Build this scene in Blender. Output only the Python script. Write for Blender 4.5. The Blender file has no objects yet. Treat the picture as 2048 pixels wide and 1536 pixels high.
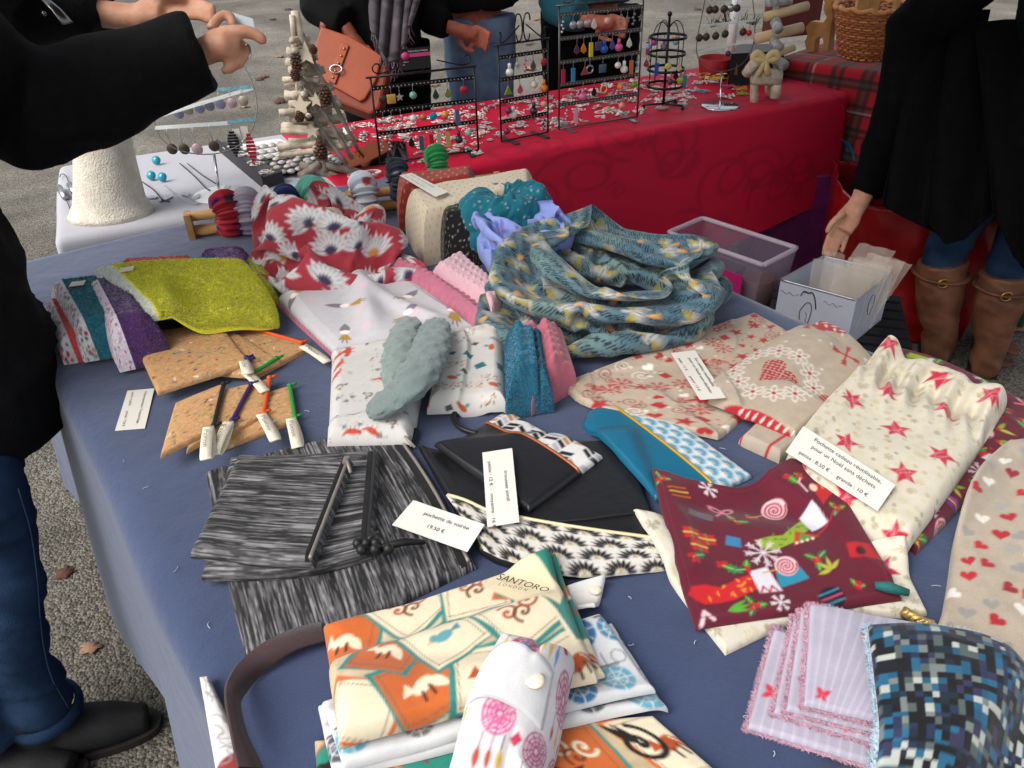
import bpy, bmesh, math, random
import numpy as np
from mathutils import Vector, Matrix
random.seed(7)
RNG = np.random.default_rng(7)
SC = bpy.context.scene
COL = SC.collection
R_ = math.radians

# ------------------------------------------------------------------ camera
CAM_POS = np.array([0.0, 0.0, 1.42])
PITCH, ROLL, FOC = R_(33.0), R_(2.0), 1577.0 / 2048.0        # FOC = focal length / sensor width
_f = np.array([0, math.cos(PITCH), -math.sin(PITCH)])
_u0 = np.array([0, math.sin(PITCH), math.cos(PITCH)])
_r0 = np.array([1.0, 0, 0])
_r = math.cos(ROLL) * _r0 - math.sin(ROLL) * _u0
_u = math.sin(ROLL) * _r0 + math.cos(ROLL) * _u0
cam = bpy.data.cameras.new('camera')
cam.sensor_fit = 'HORIZONTAL'; cam.sensor_width = 36.0; cam.lens = 36.0 * FOC
cam.clip_start = 0.02; cam.clip_end = 400
camo = bpy.data.objects.new('camera', cam); COL.objects.link(camo)
camo.matrix_world = Matrix(((_r[0], _u[0], -_f[0], CAM_POS[0]), (_r[1], _u[1], -_f[1], CAM_POS[1]),
                            (_r[2], _u[2], -_f[2], CAM_POS[2]), (0, 0, 0, 1)))
SC.camera = camo

# ------------------------------------------------------------------ sky, sun, exposure (bright overcast day)
SUN_EL, SUN_AZ = 50.0, -122.0      # azimuth measured from +Y towards +X
w = bpy.data.worlds.new('World'); SC.world = w; w.use_nodes = True
nt = w.node_tree; bg = nt.nodes['Background']
sky = nt.nodes.new('ShaderNodeTexSky'); sky.sky_type = 'NISHITA'; sky.sun_disc = False
sky.sun_elevation = R_(SUN_EL); sky.sun_rotation = R_(SUN_AZ)
sky.air_density = 1.0; sky.dust_density = 4.0; sky.ozone_density = 1.0
hsv = nt.nodes.new('ShaderNodeHueSaturation'); hsv.inputs['Saturation'].default_value = 0.35
nt.links.new(sky.outputs[0], hsv.inputs['Color']); nt.links.new(hsv.outputs[0], bg.inputs[0])
bg.inputs[1].default_value = 0.15
sl = bpy.data.lights.new('sun', 'SUN'); sl.energy = 0.9; sl.angle = R_(35); sl.color = (1.0, 0.965, 0.92)
so = bpy.data.objects.new('sun', sl); COL.objects.link(so)
_sd = Vector((math.sin(R_(SUN_AZ)) * math.cos(R_(SUN_EL)), math.cos(R_(SUN_AZ)) * math.cos(R_(SUN_EL)), math.sin(R_(SUN_EL))))
so.rotation_euler = _sd.to_track_quat('Z', 'Y').to_euler(); so.location = (0, 0, 6)
SC.view_settings.view_transform = 'Standard'; SC.view_settings.look = 'None'
SC.view_settings.exposure = 0.72; SC.view_settings.gamma = 1.0

# ------------------------------------------------------------------ helpers
def at(px, py, z):
    """world point at height z under a point of the 2048x1536 photograph"""
    d = _f + _r * (px - 1024) / 1577.0 - _u * (py - 768) / 1577.0
    return CAM_POS + d * ((z - CAM_POS[2]) / d[2])
def aty(px, py, y):
    """world point at distance y along the ground"""
    d = _f + _r * (px - 1024) / 1577.0 - _u * (py - 768) / 1577.0
    return CAM_POS + d * (y / d[1])
def lin(c):
    if isinstance(c, str):
        c = c.lstrip('#'); c = [int(c[i:i + 2], 16) / 255 for i in (0, 2, 4)]
    return np.array([x / 12.92 if x <= .04045 else ((x + .055) / 1.055) ** 2.4 for x in c])
def tag(o, label=None, cat=None, group=None, kind=None):
    if label: o['label'] = label
    if cat: o['category'] = cat
    if group: o['group'] = group
    if kind: o['kind'] = kind
    return o
def empty(name, loc, label=None, cat=None, group=None, rz=0):
    o = bpy.data.objects.new(name, None); COL.objects.link(o); o.empty_display_size = .02
    o.location = [float(x) for x in loc]; o.rotation_euler = (0, 0, rz)
    bpy.context.view_layer.update() if False else None
    o.matrix_basis = Matrix.Translation(o.location) @ Matrix.Rotation(rz, 4, 'Z')
    return tag(o, label, cat, group)
def link(o, parent=None):
    COL.objects.link(o)
    if parent is not None:
        o.parent = parent
        o.matrix_parent_inverse = wm(parent).inverted()
    return o
def wm(o):
    m = o.matrix_basis.copy()
    if o.parent: m = wm(o.parent) @ o.matrix_parent_inverse @ m
    return m
def mesh_obj(name, V, F, mat=None, parent=None, col=None, smooth=True, local=False):
    """one mesh object; vertices in world coordinates (local=True: in the parent's own)"""
    V = np.asarray(V, dtype=np.float32).reshape(-1, 3)
    me = bpy.data.meshes.new(name)
    if isinstance(F, np.ndarray):
        k = F.shape[1]; n = len(F)
        me.vertices.add(len(V)); me.vertices.foreach_set('co', V.ravel())
        me.loops.add(n * k); me.loops.foreach_set('vertex_index', F.ravel().astype(np.int32))
        me.polygons.add(n); me.polygons.foreach_set('loop_start', np.arange(0, n * k, k, dtype=np.int32))
        me.update(calc_edges=True); me.validate()
    else:
        me.from_pydata([tuple(map(float, v)) for v in V], [], F); me.update()
    if smooth: me.polygons.foreach_set('use_smooth', np.ones(len(me.polygons), dtype=bool))
    if col is not None:
        a = me.color_attributes.new('Col', 'FLOAT_COLOR', 'POINT')
        c = np.ones((len(me.vertices), 4), dtype=np.float32); c[:, :3] = np.asarray(col).reshape(-1, 3) if np.ndim(col) > 1 else np.asarray(col)[None, :3]
        a.data.foreach_set('color', c.ravel())
    o = bpy.data.objects.new(name, me)
    if mat: me.materials.append(mat)
    if local:
        COL.objects.link(o); o.parent = parent
    else: link(o, parent)
    return o
def grid_faces(nu, nv, cu=False, cv=False):
    iu = np.arange(nu if cu else nu - 1); iv = np.arange(nv if cv else nv - 1)
    A, B = np.meshgrid(iu, iv, indexing='ij'); A2 = (A + 1) % nu; B2 = (B + 1) % nv
    return np.stack([A * nv + B, A2 * nv + B, A2 * nv + B2, A * nv + B2], -1).reshape(-1, 4)
# -- value noise
_LAT = RNG.random((64, 64, 8))
def vn(x, y, s=0):
    x = np.asarray(x, float); y = np.asarray(y, float)
    xi = np.floor(x).astype(int); yi = np.floor(y).astype(int); fx = x - xi; fy = y - yi
    fx = fx * fx * (3 - 2 * fx); fy = fy * fy * (3 - 2 * fy); xi = xi + s * 13; yi = yi + s * 29; L = _LAT[:, :, s % 8]
    a = L[xi % 64, yi % 64]; b = L[(xi + 1) % 64, yi % 64]; c = L[xi % 64, (yi + 1) % 64]; d = L[(xi + 1) % 64, (yi + 1) % 64]
    return (a * (1 - fx) + b * fx) * (1 - fy) + (c * (1 - fx) + d * fx) * fy
def fbm(x, y, s=0, o=4):
    r = 0; a = .5
    for i in range(o): r = r + a * vn(x * 2 ** i, y * 2 ** i, s + i); a *= .5
    return r
def ridge(x, y, s=0):
    return (1 - np.abs(2 * fbm(x, y, s, 3) - .95) * 2.2)

# ------------------------------------------------------------------ materials
def pmat(name, c, rough=.6, metal=0, noise=0, nscale=20, bump=0, bscale=200, c2=None, alpha=1, trans=0, spec=.5, sheen=0, coat=0, ior=1.45, emit=0):
    m = bpy.data.materials.new(name); m.use_nodes = True; nt = m.node_tree; b = nt.nodes['Principled BSDF']
    cc = lin(c); b.inputs['Base Color'].default_value = (*cc, 1); b.inputs['Roughness'].default_value = rough
    b.inputs['Metallic'].default_value = metal; b.inputs['Specular IOR Level'].default_value = spec
    b.inputs['Alpha'].default_value = alpha; b.inputs['Transmission Weight'].default_value = trans; b.inputs['IOR'].default_value = ior
    b.inputs['Sheen Weight'].default_value = sheen; b.inputs['Coat Weight'].default_value = coat
    tc = nt.nodes.new('ShaderNodeTexCoord')
    if noise or c2:
        n = nt.nodes.new('ShaderNodeTexNoise'); n.inputs['Scale'].default_value = nscale; n.inputs['Detail'].default_value = 6
        nt.links.new(tc.outputs['Object'], n.inputs['Vector'])
        r = nt.nodes.new('ShaderNodeValToRGB'); r.color_ramp.elements[0].position = .35; r.color_ramp.elements[1].position = .65
        k = lin(c2) if c2 else np.clip(cc * (1 + noise), 0, 1); a = cc if c2 else cc * (1 - noise)
        r.color_ramp.elements[0].color = (*a, 1); r.color_ramp.elements[1].color = (*k, 1)
        nt.links.new(n.outputs['Fac'], r.inputs[0]); nt.links.new(r.outputs[0], b.inputs['Base Color'])
    if bump:
        n2 = nt.nodes.new('ShaderNodeTexNoise'); n2.inputs['Scale'].default_value = bscale; n2.inputs['Detail'].default_value = 4
        nt.links.new(tc.outputs['Object'], n2.inputs['Vector'])
        bp = nt.nodes.new('ShaderNodeBump'); bp.inputs['Strength'].default_value = bump; bp.inputs['Distance'].default_value = .004
        nt.links.new(n2.outputs['Fac'], bp.inputs['Height']); nt.links.new(bp.outputs[0], b.inputs['Normal'])
    return m
def cloth_mat(name, rough=.85, weave=900, wb=.25, sheen=.15, var=.08, spec=.3, nscale=60, nb=.0, bscale=120):
    """printed cloth: colour of the print from the mesh, thread grain and relief from nodes"""
    m = bpy.data.materials.new(name); m.use_nodes = True; nt = m.node_tree; b = nt.nodes['Principled BSDF']
    b.inputs['Roughness'].default_value = rough; b.inputs['Sheen Weight'].default_value = sheen; b.inputs['Specular IOR Level'].default_value = spec
    at_ = nt.nodes.new('ShaderNodeVertexColor'); at_.layer_name = 'Col'
    tc = nt.nodes.new('ShaderNodeTexCoord')
    n = nt.nodes.new('ShaderNodeTexNoise'); n.inputs['Scale'].default_value = weave; n.inputs['Detail'].default_value = 2
    n3 = nt.nodes.new('ShaderNodeTexNoise'); n3.inputs['Scale'].default_value = nscale; n3.inputs['Detail'].default_value = 4
    for q in (n, n3): nt.links.new(tc.outputs['Object'], q.inputs['Vector'])
    mr = nt.nodes.new('ShaderNodeMapRange'); mr.inputs['From Min'].default_value = .3; mr.inputs['From Max'].default_value = .7
    mr.inputs['To Min'].default_value = 1 - var; mr.inputs['To Max'].default_value = 1 + var
    ad = nt.nodes.new('ShaderNodeMath'); ad.operation = 'ADD'; nt.links.new(n.outputs['Fac'], ad.inputs[0]); nt.links.new(n3.outputs['Fac'], ad.inputs[1])
    hf = nt.nodes.new('ShaderNodeMath'); hf.operation = 'MULTIPLY'; hf.inputs[1].default_value = .5; nt.links.new(ad.outputs[0], hf.inputs[0])
    nt.links.new(hf.outputs[0], mr.inputs['Value'])
    mx = nt.nodes.new('ShaderNodeVectorMath'); mx.operation = 'SCALE'
    nt.links.new(at_.outputs['Color'], mx.inputs[0]); nt.links.new(mr.outputs[0], mx.inputs['Scale']); nt.links.new(mx.outputs[0], b.inputs['Base Color'])
    bp = nt.nodes.new('ShaderNodeBump'); bp.inputs['Strength'].default_value = wb; bp.inputs['Distance'].default_value = .0015
    nt.links.new(n.outputs['Fac'], bp.inputs['Height'])
    if nb:
        n4 = nt.nodes.new('ShaderNodeTexNoise'); n4.inputs['Scale'].default_value = bscale; n4.inputs['Detail'].default_value = 5; nt.links.new(tc.outputs['Object'], n4.inputs['Vector'])
        bp2 = nt.nodes.new('ShaderNodeBump'); bp2.inputs['Strength'].default_value = nb; bp2.inputs['Distance'].default_value = .006
        nt.links.new(n4.outputs['Fac'], bp2.inputs['Height']); nt.links.new(bp.outputs[0], bp2.inputs['Normal']); nt.links.new(bp2.outputs[0], b.inputs['Normal'])
    else: nt.links.new(bp.outputs[0], b.inputs['Normal'])
    return m
M = {}
M['cotton'] = cloth_mat('cotton_cloth', nb=.25, bscale=40)
M['linen'] = cloth_mat('linen_cloth', weave=700, wb=.5, var=.14)
M['terry'] = cloth_mat('terry_cloth', weave=420, wb=.9, var=.22, sheen=.5, nb=.5, bscale=240, nscale=150)
M['minky'] = cloth_mat('plush_cloth', weave=500, wb=.5, var=.12, sheen=.4, nb=.25, bscale=90)
M['leather'] = cloth_mat('faux_leather', rough=.38, weave=1200, wb=.2, sheen=0, var=.06, spec=.5, nb=.15, bscale=60)
M['cork'] = cloth_mat('cork_leather', rough=.75, weave=350, wb=.3, sheen=0, var=.22, nscale=160, nb=.25, bscale=160)
M['satin'] = cloth_mat('satin_jacquard', rough=.45, weave=900, wb=.15, sheen=.2, var=.04, spec=.5)
M['lame'] = cloth_mat('lurex_cloth', rough=.5, weave=1100, wb=.6, sheen=.05, var=.2, spec=.6)
M['paper'] = pmat('card_paper', '#d6d2c8', .8, bump=.05, noise=.02)
M['ink'] = pmat('ink', '#2e2c2c', .7)
M['inkgrey'] = pmat('ink_soft', '#5b5a5c', .7)
M['ribbon'] = pmat('cotton_tape', '#e3d9c2', .85, noise=.06, nscale=300, bump=.3, bscale=900)
M['blackmetal'] = pmat('black_lacquered_wire', '#141314', .35, metal=.3)
M['silver'] = pmat('silver_wire', '#a9a9ad', .3, metal=.9)
M['chrome'] = pmat('chrome', '#c9cacd', .15, metal=1)
M['bronze'] = pmat('bronze_disc', '#4e4338', .45, metal=.6)
M['brass'] = pmat('brass', '#b08b45', .35, metal=.9)
M['gold'] = pmat('gold_cord', '#c5a667', .4, metal=.7, bump=.3, bscale=600)
M['wood'] = pmat('pale_wood', '#c79a62', .55, noise=.12, nscale=18, c2='#a97a45', bump=.1)
M['drift'] = pmat('driftwood', '#cfc4b0', .9, c2='#a3947e', nscale=30, bump=.5, bscale=90)
M['twig'] = pmat('grey_twig', '#948a7e', .9, c2='#6b6055', nscale=40, bump=.5, bscale=120)
M['cone'] = pmat('pine_cone', '#6a4a38', .9, c2='#3f2a20', nscale=80, bump=.5)
M['black'] = pmat('black_plastic', '#151515', .5)
M['white'] = pmat('white_plastic', '#e6e6e4', .4)
M['skin'] = pmat('skin', '#bd8468', .55, c2='#c9987c', nscale=38, bump=.25, bscale=220, spec=.35)
# ------------------------------------------------------------------ canvas: a print drawn on the cloth's own grid (units: centimetres)
class Canvas:
    def __init__(s, nu, nv, W, H, base):
        s.nu, s.nv, s.W, s.H = nu, nv, W, H
        s.x = np.linspace(0, W, nu); s.y = np.linspace(0, H, nv)
        s.c = np.empty((nu, nv, 3)); s.c[:] = lin(base); s.aa = max(W / nu, H / nv) * .6
    def _win(s, x0, x1, y0, y1):
        a = np.searchsorted(s.x, x0 - s.aa); b = np.searchsorted(s.x, x1 + s.aa, 'right'); c = np.searchsorted(s.y, y0 - s.aa); d = np.searchsorted(s.y, y1 + s.aa, 'right')
        if b <= a or d <= c: return None
        return slice(a, b), slice(c, d), s.x[a:b, None], s.y[None, c:d]
    def _put(s, w, sd, c, al=1):
        k = np.clip(.5 - sd / (2 * s.aa), 0, 1)[..., None] * al
        s.c[w[0], w[1]] = s.c[w[0], w[1]] * (1 - k) + lin(c) * k
    def ell(s, x, y, rx, ry, c, ang=0, al=1, ring=0):
        r = max(rx, ry) + ring; w = s._win(x - r, x + r, y - r, y + r)
        if not w: return
        X, Y = w[2] - x, w[3] - y; ca, sa = math.cos(ang), math.sin(ang); a = X * ca + Y * sa; b = -X * sa + Y * ca
        q = np.sqrt((a / rx) ** 2 + (b / ry) ** 2); sd = (q - 1) * min(rx, ry)
        if ring: sd = np.abs(sd) - ring / 2
        s._put(w, sd, c, al)
    def disc(s, x, y, r, c, **k): s.ell(x, y, r, r, c, **k)
    def poly(s, pts, c, al=1):
        P = np.asarray(pts, float); w = s._win(P[:, 0].min(), P[:, 0].max(), P[:, 1].min(), P[:, 1].max())
        if not w: return
        X, Y = np.broadcast_arrays(w[2], w[3]); ins = np.zeros(X.shape, bool); dm = np.full(X.shape, 1e9)
        for i in range(len(P)):
            (x0, y0), (x1, y1) = P[i - 1], P[i]
            if y0 != y1:
                k = ((y0 > Y) != (y1 > Y)) & (X < (x1 - x0) * (Y - y0) / (y1 - y0) + x0); ins ^= k
            L = (x1 - x0) ** 2 + (y1 - y0) ** 2 + 1e-12; t = np.clip(((X - x0) * (x1 - x0) + (Y - y0) * (y1 - y0)) / L, 0, 1)
            dm = np.minimum(dm, (X - x0 - t * (x1 - x0)) ** 2 + (Y - y0 - t * (y1 - y0)) ** 2)
        sd = np.sqrt(dm) * np.where(ins, -1, 1); s._put(w, sd, c, al)
    def line(s, pts, wd, c, al=1):
        P = np.asarray(pts, float); w = s._win(P[:, 0].min() - wd, P[:, 0].max() + wd, P[:, 1].min() - wd, P[:, 1].max() + wd)
        if not w: return
        X, Y = np.broadcast_arrays(w[2], w[3]); dm = np.full(X.shape, 1e9)
        for i in range(1, len(P)):
            (x0, y0), (x1, y1) = P[i - 1], P[i]
            L = (x1 - x0) ** 2 + (y1 - y0) ** 2 + 1e-12; t = np.clip(((X - x0) * (x1 - x0) + (Y - y0) * (y1 - y0)) / L, 0, 1)
            dm = np.minimum(dm, (X - x0 - t * (x1 - x0)) ** 2 + (Y - y0 - t * (y1 - y0)) ** 2)
        s._put(w, np.sqrt(dm) - wd / 2, c, al)
    def star(s, x, y, r, c, ang=0, n=5, inner=.45, al=1):
        s.poly([(x + (r if i % 2 == 0 else r * inner) * math.cos(ang + i * math.pi / n), y + (r if i % 2 == 0 else r * inner) * math.sin(ang + i * math.pi / n)) for i in range(2 * n)], c, al)
    def heart(s, x, y, r, c, ang=0, al=1):
        P = []
        for i in range(24):
            t = i / 24 * 2 * math.pi; hx = 16 * math.sin(t) ** 3 / 17; hy = (13 * math.cos(t) - 5 * math.cos(2 * t) - 2 * math.cos(3 * t) - math.cos(4 * t)) / 17
            P.append((x + r * (hx * math.cos(ang) - hy * math.sin(ang)), y + r * (hx * math.sin(ang) + hy * math.cos(ang))))
        s.poly(P, c, al)
    def flake(s, x, y, r, c, wd=.08, n=6, ang=0, al=1):
        for i in range(n):
            a = ang + i * 2 * math.pi / n; e = (x + r * math.cos(a), y + r * math.sin(a)); s.line([(x, y), e], wd, c, al)
            for k in (.55, .8):
                for q in (-.6, .6): s.line([(x + r * k * math.cos(a), y + r * k * math.sin(a)), (x + r * k * math.cos(a) + r * .28 * math.cos(a + q), y + r * k * math.sin(a) + r * .28 * math.sin(a + q))], wd * .8, c, al)
    def spiral(s, x, y, r, c, wd, turns=2.5, ang=0):
        s.line([(x + r * k / 40 * math.cos(ang + k / 40 * turns * 6.283), y + r * k / 40 * math.sin(ang + k / 40 * turns * 6.283)) for k in range(41)], wd, c)
    def leaf(s, x, y, L, wd, c, ang, c2=None):
        P = [(t * L, wd * .5 * math.sin(math.pi * t ** .8)) for t in np.linspace(0, 1, 8)] + [(t * L, -wd * .5 * math.sin(math.pi * t ** .8)) for t in np.linspace(1, 0, 8)]
        ca, sa = math.cos(ang), math.sin(ang); s.poly([(x + a * ca - b * sa, y + a * sa + b * ca) for a, b in P], c)
        if c2: s.line([(x, y), (x + L * .85 * ca, y + L * .85 * sa)], wd * .1 + .02, c2)
    def holly(s, x, y, L, ang, c='#1f8f3f', c2='#9cc043'):
        P = []
        for sg in (1, -1):
            T = np.linspace(0, 1, 9) if sg > 0 else np.linspace(1, 0, 9)
            for i, t in enumerate(T): P.append((t * L, sg * L * (.30 if i % 2 else .17) * math.sin(math.pi * min(max(t, .03), .97))))
        ca, sa = math.cos(ang), math.sin(ang); s.poly([(x + a * ca - b * sa, y + a * sa + b * ca) for a, b in P], c)
        s.line([(x, y), (x + L * .8 * ca, y + L * .8 * sa)], L * .06, c2)
def scatter(W, H, step, jit, rng, m=0):
    out = []
    ny = max(1, int(H / step)); nx = max(1, int(W / step))
    for j in range(ny):
        for i in range(nx):
            out.append((m + (i + .5 + (.5 if j % 2 else 0) + jit * (rng.random() - .5)) * W / nx, m + (j + .5 + jit * (rng.random() - .5)) * H / ny))
    return out
# ------------------------------------------------------------------ how high things lie on the blue table
TZ = 0.74
class Heights:
    def __init__(s): s.x0, s.y0, s.r = -1.15, .1, .004; s.h = np.full((600, 520), TZ + .004)
    def ij(s, X, Y): return np.clip(((X - s.x0) / s.r).astype(int), 1, s.h.shape[0] - 2), np.clip(((Y - s.y0) / s.r).astype(int), 1, s.h.shape[1] - 2)
    def smooth(s, X, Y, rad):
        """smooth upper envelope of what lies there"""
        k = max(1, int(rad / s.r)); i, j = s.ij(X, Y); a0, a1, b0, b1 = max(i.min() - 3 * k, 0), i.max() + 3 * k + 1, max(j.min() - 3 * k, 0), j.max() + 3 * k + 1
        S = s.h[a0:a1, b0:b1]
        def mx(S, ax):
            o = S.copy()
            for q in range(1, k + 1):
                for sg in (1, -1): o = np.maximum(o, np.roll(S, q * sg, ax))
            return o
        def av(S, ax):
            P = np.pad(S, [(k, k) if a == ax else (0, 0) for a in (0, 1)], 'edge'); c = np.cumsum(P, ax); z = np.zeros_like(np.take(c, [0], ax)); c = np.concatenate([z, c], ax); n = S.shape[ax]
            return (np.take(c, range(2 * k + 1, 2 * k + 1 + n), ax) - np.take(c, range(0, n), ax)) / (2 * k + 1)
        D = mx(mx(S, 0), 1); D = av(av(D, 0), 1); k = max(1, k * 2 // 3); D = av(av(D, 0), 1)
        fi = np.clip((X - s.x0) / s.r - a0 - .5, 0, D.shape[0] - 1.001); fj = np.clip((Y - s.y0) / s.r - b0 - .5, 0, D.shape[1] - 1.001)
        p = fi.astype(int); q = fj.astype(int); u = fi - p; v = fj - q
        return (D[p, q] * (1 - u) + D[p + 1, q] * u) * (1 - v) + (D[p, q + 1] * (1 - u) + D[p + 1, q + 1] * u) * v
    def stamp(s, V):
        V = V.reshape(-1, 3); i, j = s.ij(V[:, 0], V[:, 1])
        for a in (-1, 0, 1):
            for b in (-1, 0, 1): np.maximum.at(s.h, (i + a, j + b), V[:, 2])
    def top(s, X, Y): i, j = s.ij(np.asarray(X), np.asarray(Y)); return s.h[i, j]
HF = Heights()
_UV = {}
def resample(P, n):
    P = np.asarray(P, float); d = np.r_[0, np.cumsum(np.linalg.norm(np.diff(P, axis=0), axis=1))]; t = np.linspace(0, d[-1], n)
    return np.stack([np.interp(t, d, P[:, k]) for k in range(P.shape[1])], -1)
def smooth_line(P, n, it=2):
    P = np.asarray(P, float)
    for _ in range(it):
        if len(P) < 3: break
        Q = [P[0]]
        for i in range(len(P) - 1): Q += [P[i] * .75 + P[i + 1] * .25, P[i] * .25 + P[i + 1] * .75]
        P = np.array(Q + [P[-1]])
    return resample(P, n)
def coons(S0, S1, S2, S3, u1, v1):
    """S0: a->b, S1: b->c, S2: d->c, S3: a->d; result [nu, nv, k]"""
    u = u1[:, None, None]; v = v1[None, :, None]
    return ((1 - v) * S0[:, None] + v * S2[:, None] + (1 - u) * S3[None] + u * S1[None]
            - ((1 - u) * (1 - v) * S0[0] + u * (1 - v) * S0[-1] + (1 - u) * v * S2[0] + u * v * S2[-1]))
def slab(name, q, th=.006, paint=None, base='#888888', mid={}, z=None, r=None, wr=0, wf=12, mat='cotton', parent=None, sp=.0018, drape=.01, stamp=True, bulge=0, relief=None, lift=0, seed=0, floor=None, fold=None, zs=None, cap=None, stitch=None):
    """a flat soft thing lying on whatever is below it. q: its four corners in the photograph (a,b,c,d), mid: more points along a side"""
    z = z or TZ + .01; zc = zs or [z] * 4
    W3 = [at(*p, zz) for p, zz in zip(q, zc)]
    def side(i, a, b):
        m = [at(*p, (zc[a] + zc[b]) / 2) for p in mid.get(i, [])]; return np.array([W3[a]] + m + [W3[b]])[:, :2]
    sd = [side(0, 0, 1), side(1, 1, 2), side(2, 3, 2), side(3, 0, 3)]
    ln = [np.linalg.norm(np.diff(s_, axis=0), axis=1).sum() for s_ in sd]; W = (ln[0] + ln[2]) / 2; H = (ln[1] + ln[3]) / 2
    r = r or max(th * .7, .002); r = min(r, W * .45, H * .45)
    def samples(Ln):              # even along the cloth, also down its rounded rim
        ne = max(3, int(1.3 * max(th, r) / sp)); ph = np.linspace(0, np.pi / 2, ne); e = r * (1 - np.cos(ph)); ni = int(np.clip((Ln - 2 * r) / sp, 6, 420))
        return np.r_[e[:-1], np.linspace(r, Ln - r, ni), (Ln - e[::-1])[1:]] / Ln
    u1, v1 = samples(W), samples(H); nu, nv = len(u1), len(v1); u = u1[:, None]; v = v1[None, :]
    def side_pts(P, t): Q = smooth_line(P, 300); return np.stack([np.interp(t, np.linspace(0, 1, 300), Q[:, k]) for k in (0, 1)], -1)
    S = [side_pts(sd[0], u1), side_pts(sd[1], v1), side_pts(sd[2], u1), side_pts(sd[3], v1)]
    XY = coons(*S, u1, v1); X, Y = XY[..., 0], XY[..., 1]
    d = np.minimum(np.minimum(u, 1 - u) * W, np.minimum(v, 1 - v) * H)
    prof = np.sqrt(np.clip(1 - (1 - np.clip(d / r, 0, 1)) ** 2, 0, 1))
    b = (HF.smooth(X, Y, drape) if floor is None else np.full(X.shape, floor)) + .0006 + lift
    if cap is not None: b = np.minimum(b, TZ + cap)
    s_, t_ = u * W, v * H
    Zt = b + th * prof
    if bulge: Zt = Zt + bulge * (np.clip(4 * u * (1 - u), 0, 1) ** .6) * (np.clip(4 * v * (1 - v), 0, 1) ** .6)
    if wr:
        k = np.clip(d / .02, 0.15, 1); Zt = Zt + wr * k * (fbm(s_ * wf + seed, t_ * wf * .8 + seed * 2, seed, 3) - .35 + .6 * np.clip(ridge(s_ * wf * .45 + 3 + seed, t_ * wf * .6 + seed, seed + 2), 0, 1) ** 2)
    if relief is not None: Zt = Zt + relief(s_ * 100, t_ * 100) * prof
    if fold is not None: Zt = Zt + fold(u, v)
    Zt = np.maximum(Zt, b + .0003)
    T = np.dstack([X, Y, Zt])
    ax = np.r_[0, np.cumsum(np.linalg.norm(np.diff(T[:, nv // 2], axis=0), axis=1))] * 100; ay = np.r_[0, np.cumsum(np.linalg.norm(np.diff(T[nu // 2], axis=0), axis=1))] * 100
    cv = Canvas(nu, nv, ax[-1], ay[-1], base); cv.x, cv.y = ax, ay
    if paint: paint(cv)
    if stitch:
        e = th * 80 + .7
        for k in np.arange(e, cv.W - e - .3, .55): cv.line([(k, e), (k + .33, e)], .09, stitch, .8); cv.line([(k, cv.H - e), (k + .33, cv.H - e)], .09, stitch, .8)
        for k in np.arange(e, cv.H - e - .3, .55): cv.line([(e, k), (e, k + .33)], .09, stitch, .8); cv.line([(cv.W - e, k), (cv.W - e, k + .33)], .09, stitch, .8)
    # rim down to what it lies on
    ring = np.r_[np.arange(nu) * nv, (nu - 1) * nv + np.arange(1, nv), (np.arange(nu - 2, -1, -1)) * nv + nv - 1, np.arange(nv - 2, 0, -1)]
    V = T.reshape(-1, 3); RV = V[ring].copy(); RV[:, 2] = (b.reshape(-1))[ring] - .0005; n0 = len(V); m_ = len(ring)
    k = np.arange(m_); F = np.vstack([grid_faces(nu, nv), np.stack([ring[k], n0 + k, n0 + (k + 1) % m_, ring[(k + 1) % m_]], -1)])
    cc = cv.c.reshape(-1, 3); cc = np.vstack([cc, cc[ring]])
    o = mesh_obj(name, np.vstack([V, RV]), F, M[mat] if isinstance(mat, str) else mat, parent, col=cc)
    if stamp: HF.stamp(T)
    o['_w'] = W; _UV[id(T)] = (u1, v1, T)
    return o, T, cv
def surf(name, P, mat='cotton', parent=None, col='#888888', paint=None, W=None, H=None, cu=False, cv=False, stamp=False, smooth=True):
    """a parametric surface P[nu,nv,3] with a print"""
    nu, nv = P.shape[:2]; cvs = Canvas(nu, nv, W or 1, H or 1, col)
    if paint: paint(cvs)
    o = mesh_obj(name, P.reshape(-1, 3), grid_faces(nu, nv, cu, cv), M[mat] if isinstance(mat, str) else mat, parent, col=cvs.c.reshape(-1, 3), smooth=smooth)
    if stamp: HF.stamp(P)
    return o
def normals(P, cu=False, cv=False):
    du = np.gradient(P, axis=0); dv = np.gradient(P, axis=1)
    if cu: du[0] = P[1] - P[-1]; du[-1] = P[0] - P[-2]
    if cv: dv[:, 0] = P[:, 1] - P[:, -1]; dv[:, -1] = P[:, 0] - P[:, -2]
    n = np.cross(du, dv); return n / (np.linalg.norm(n, axis=-1, keepdims=True) + 1e-12)
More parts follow.
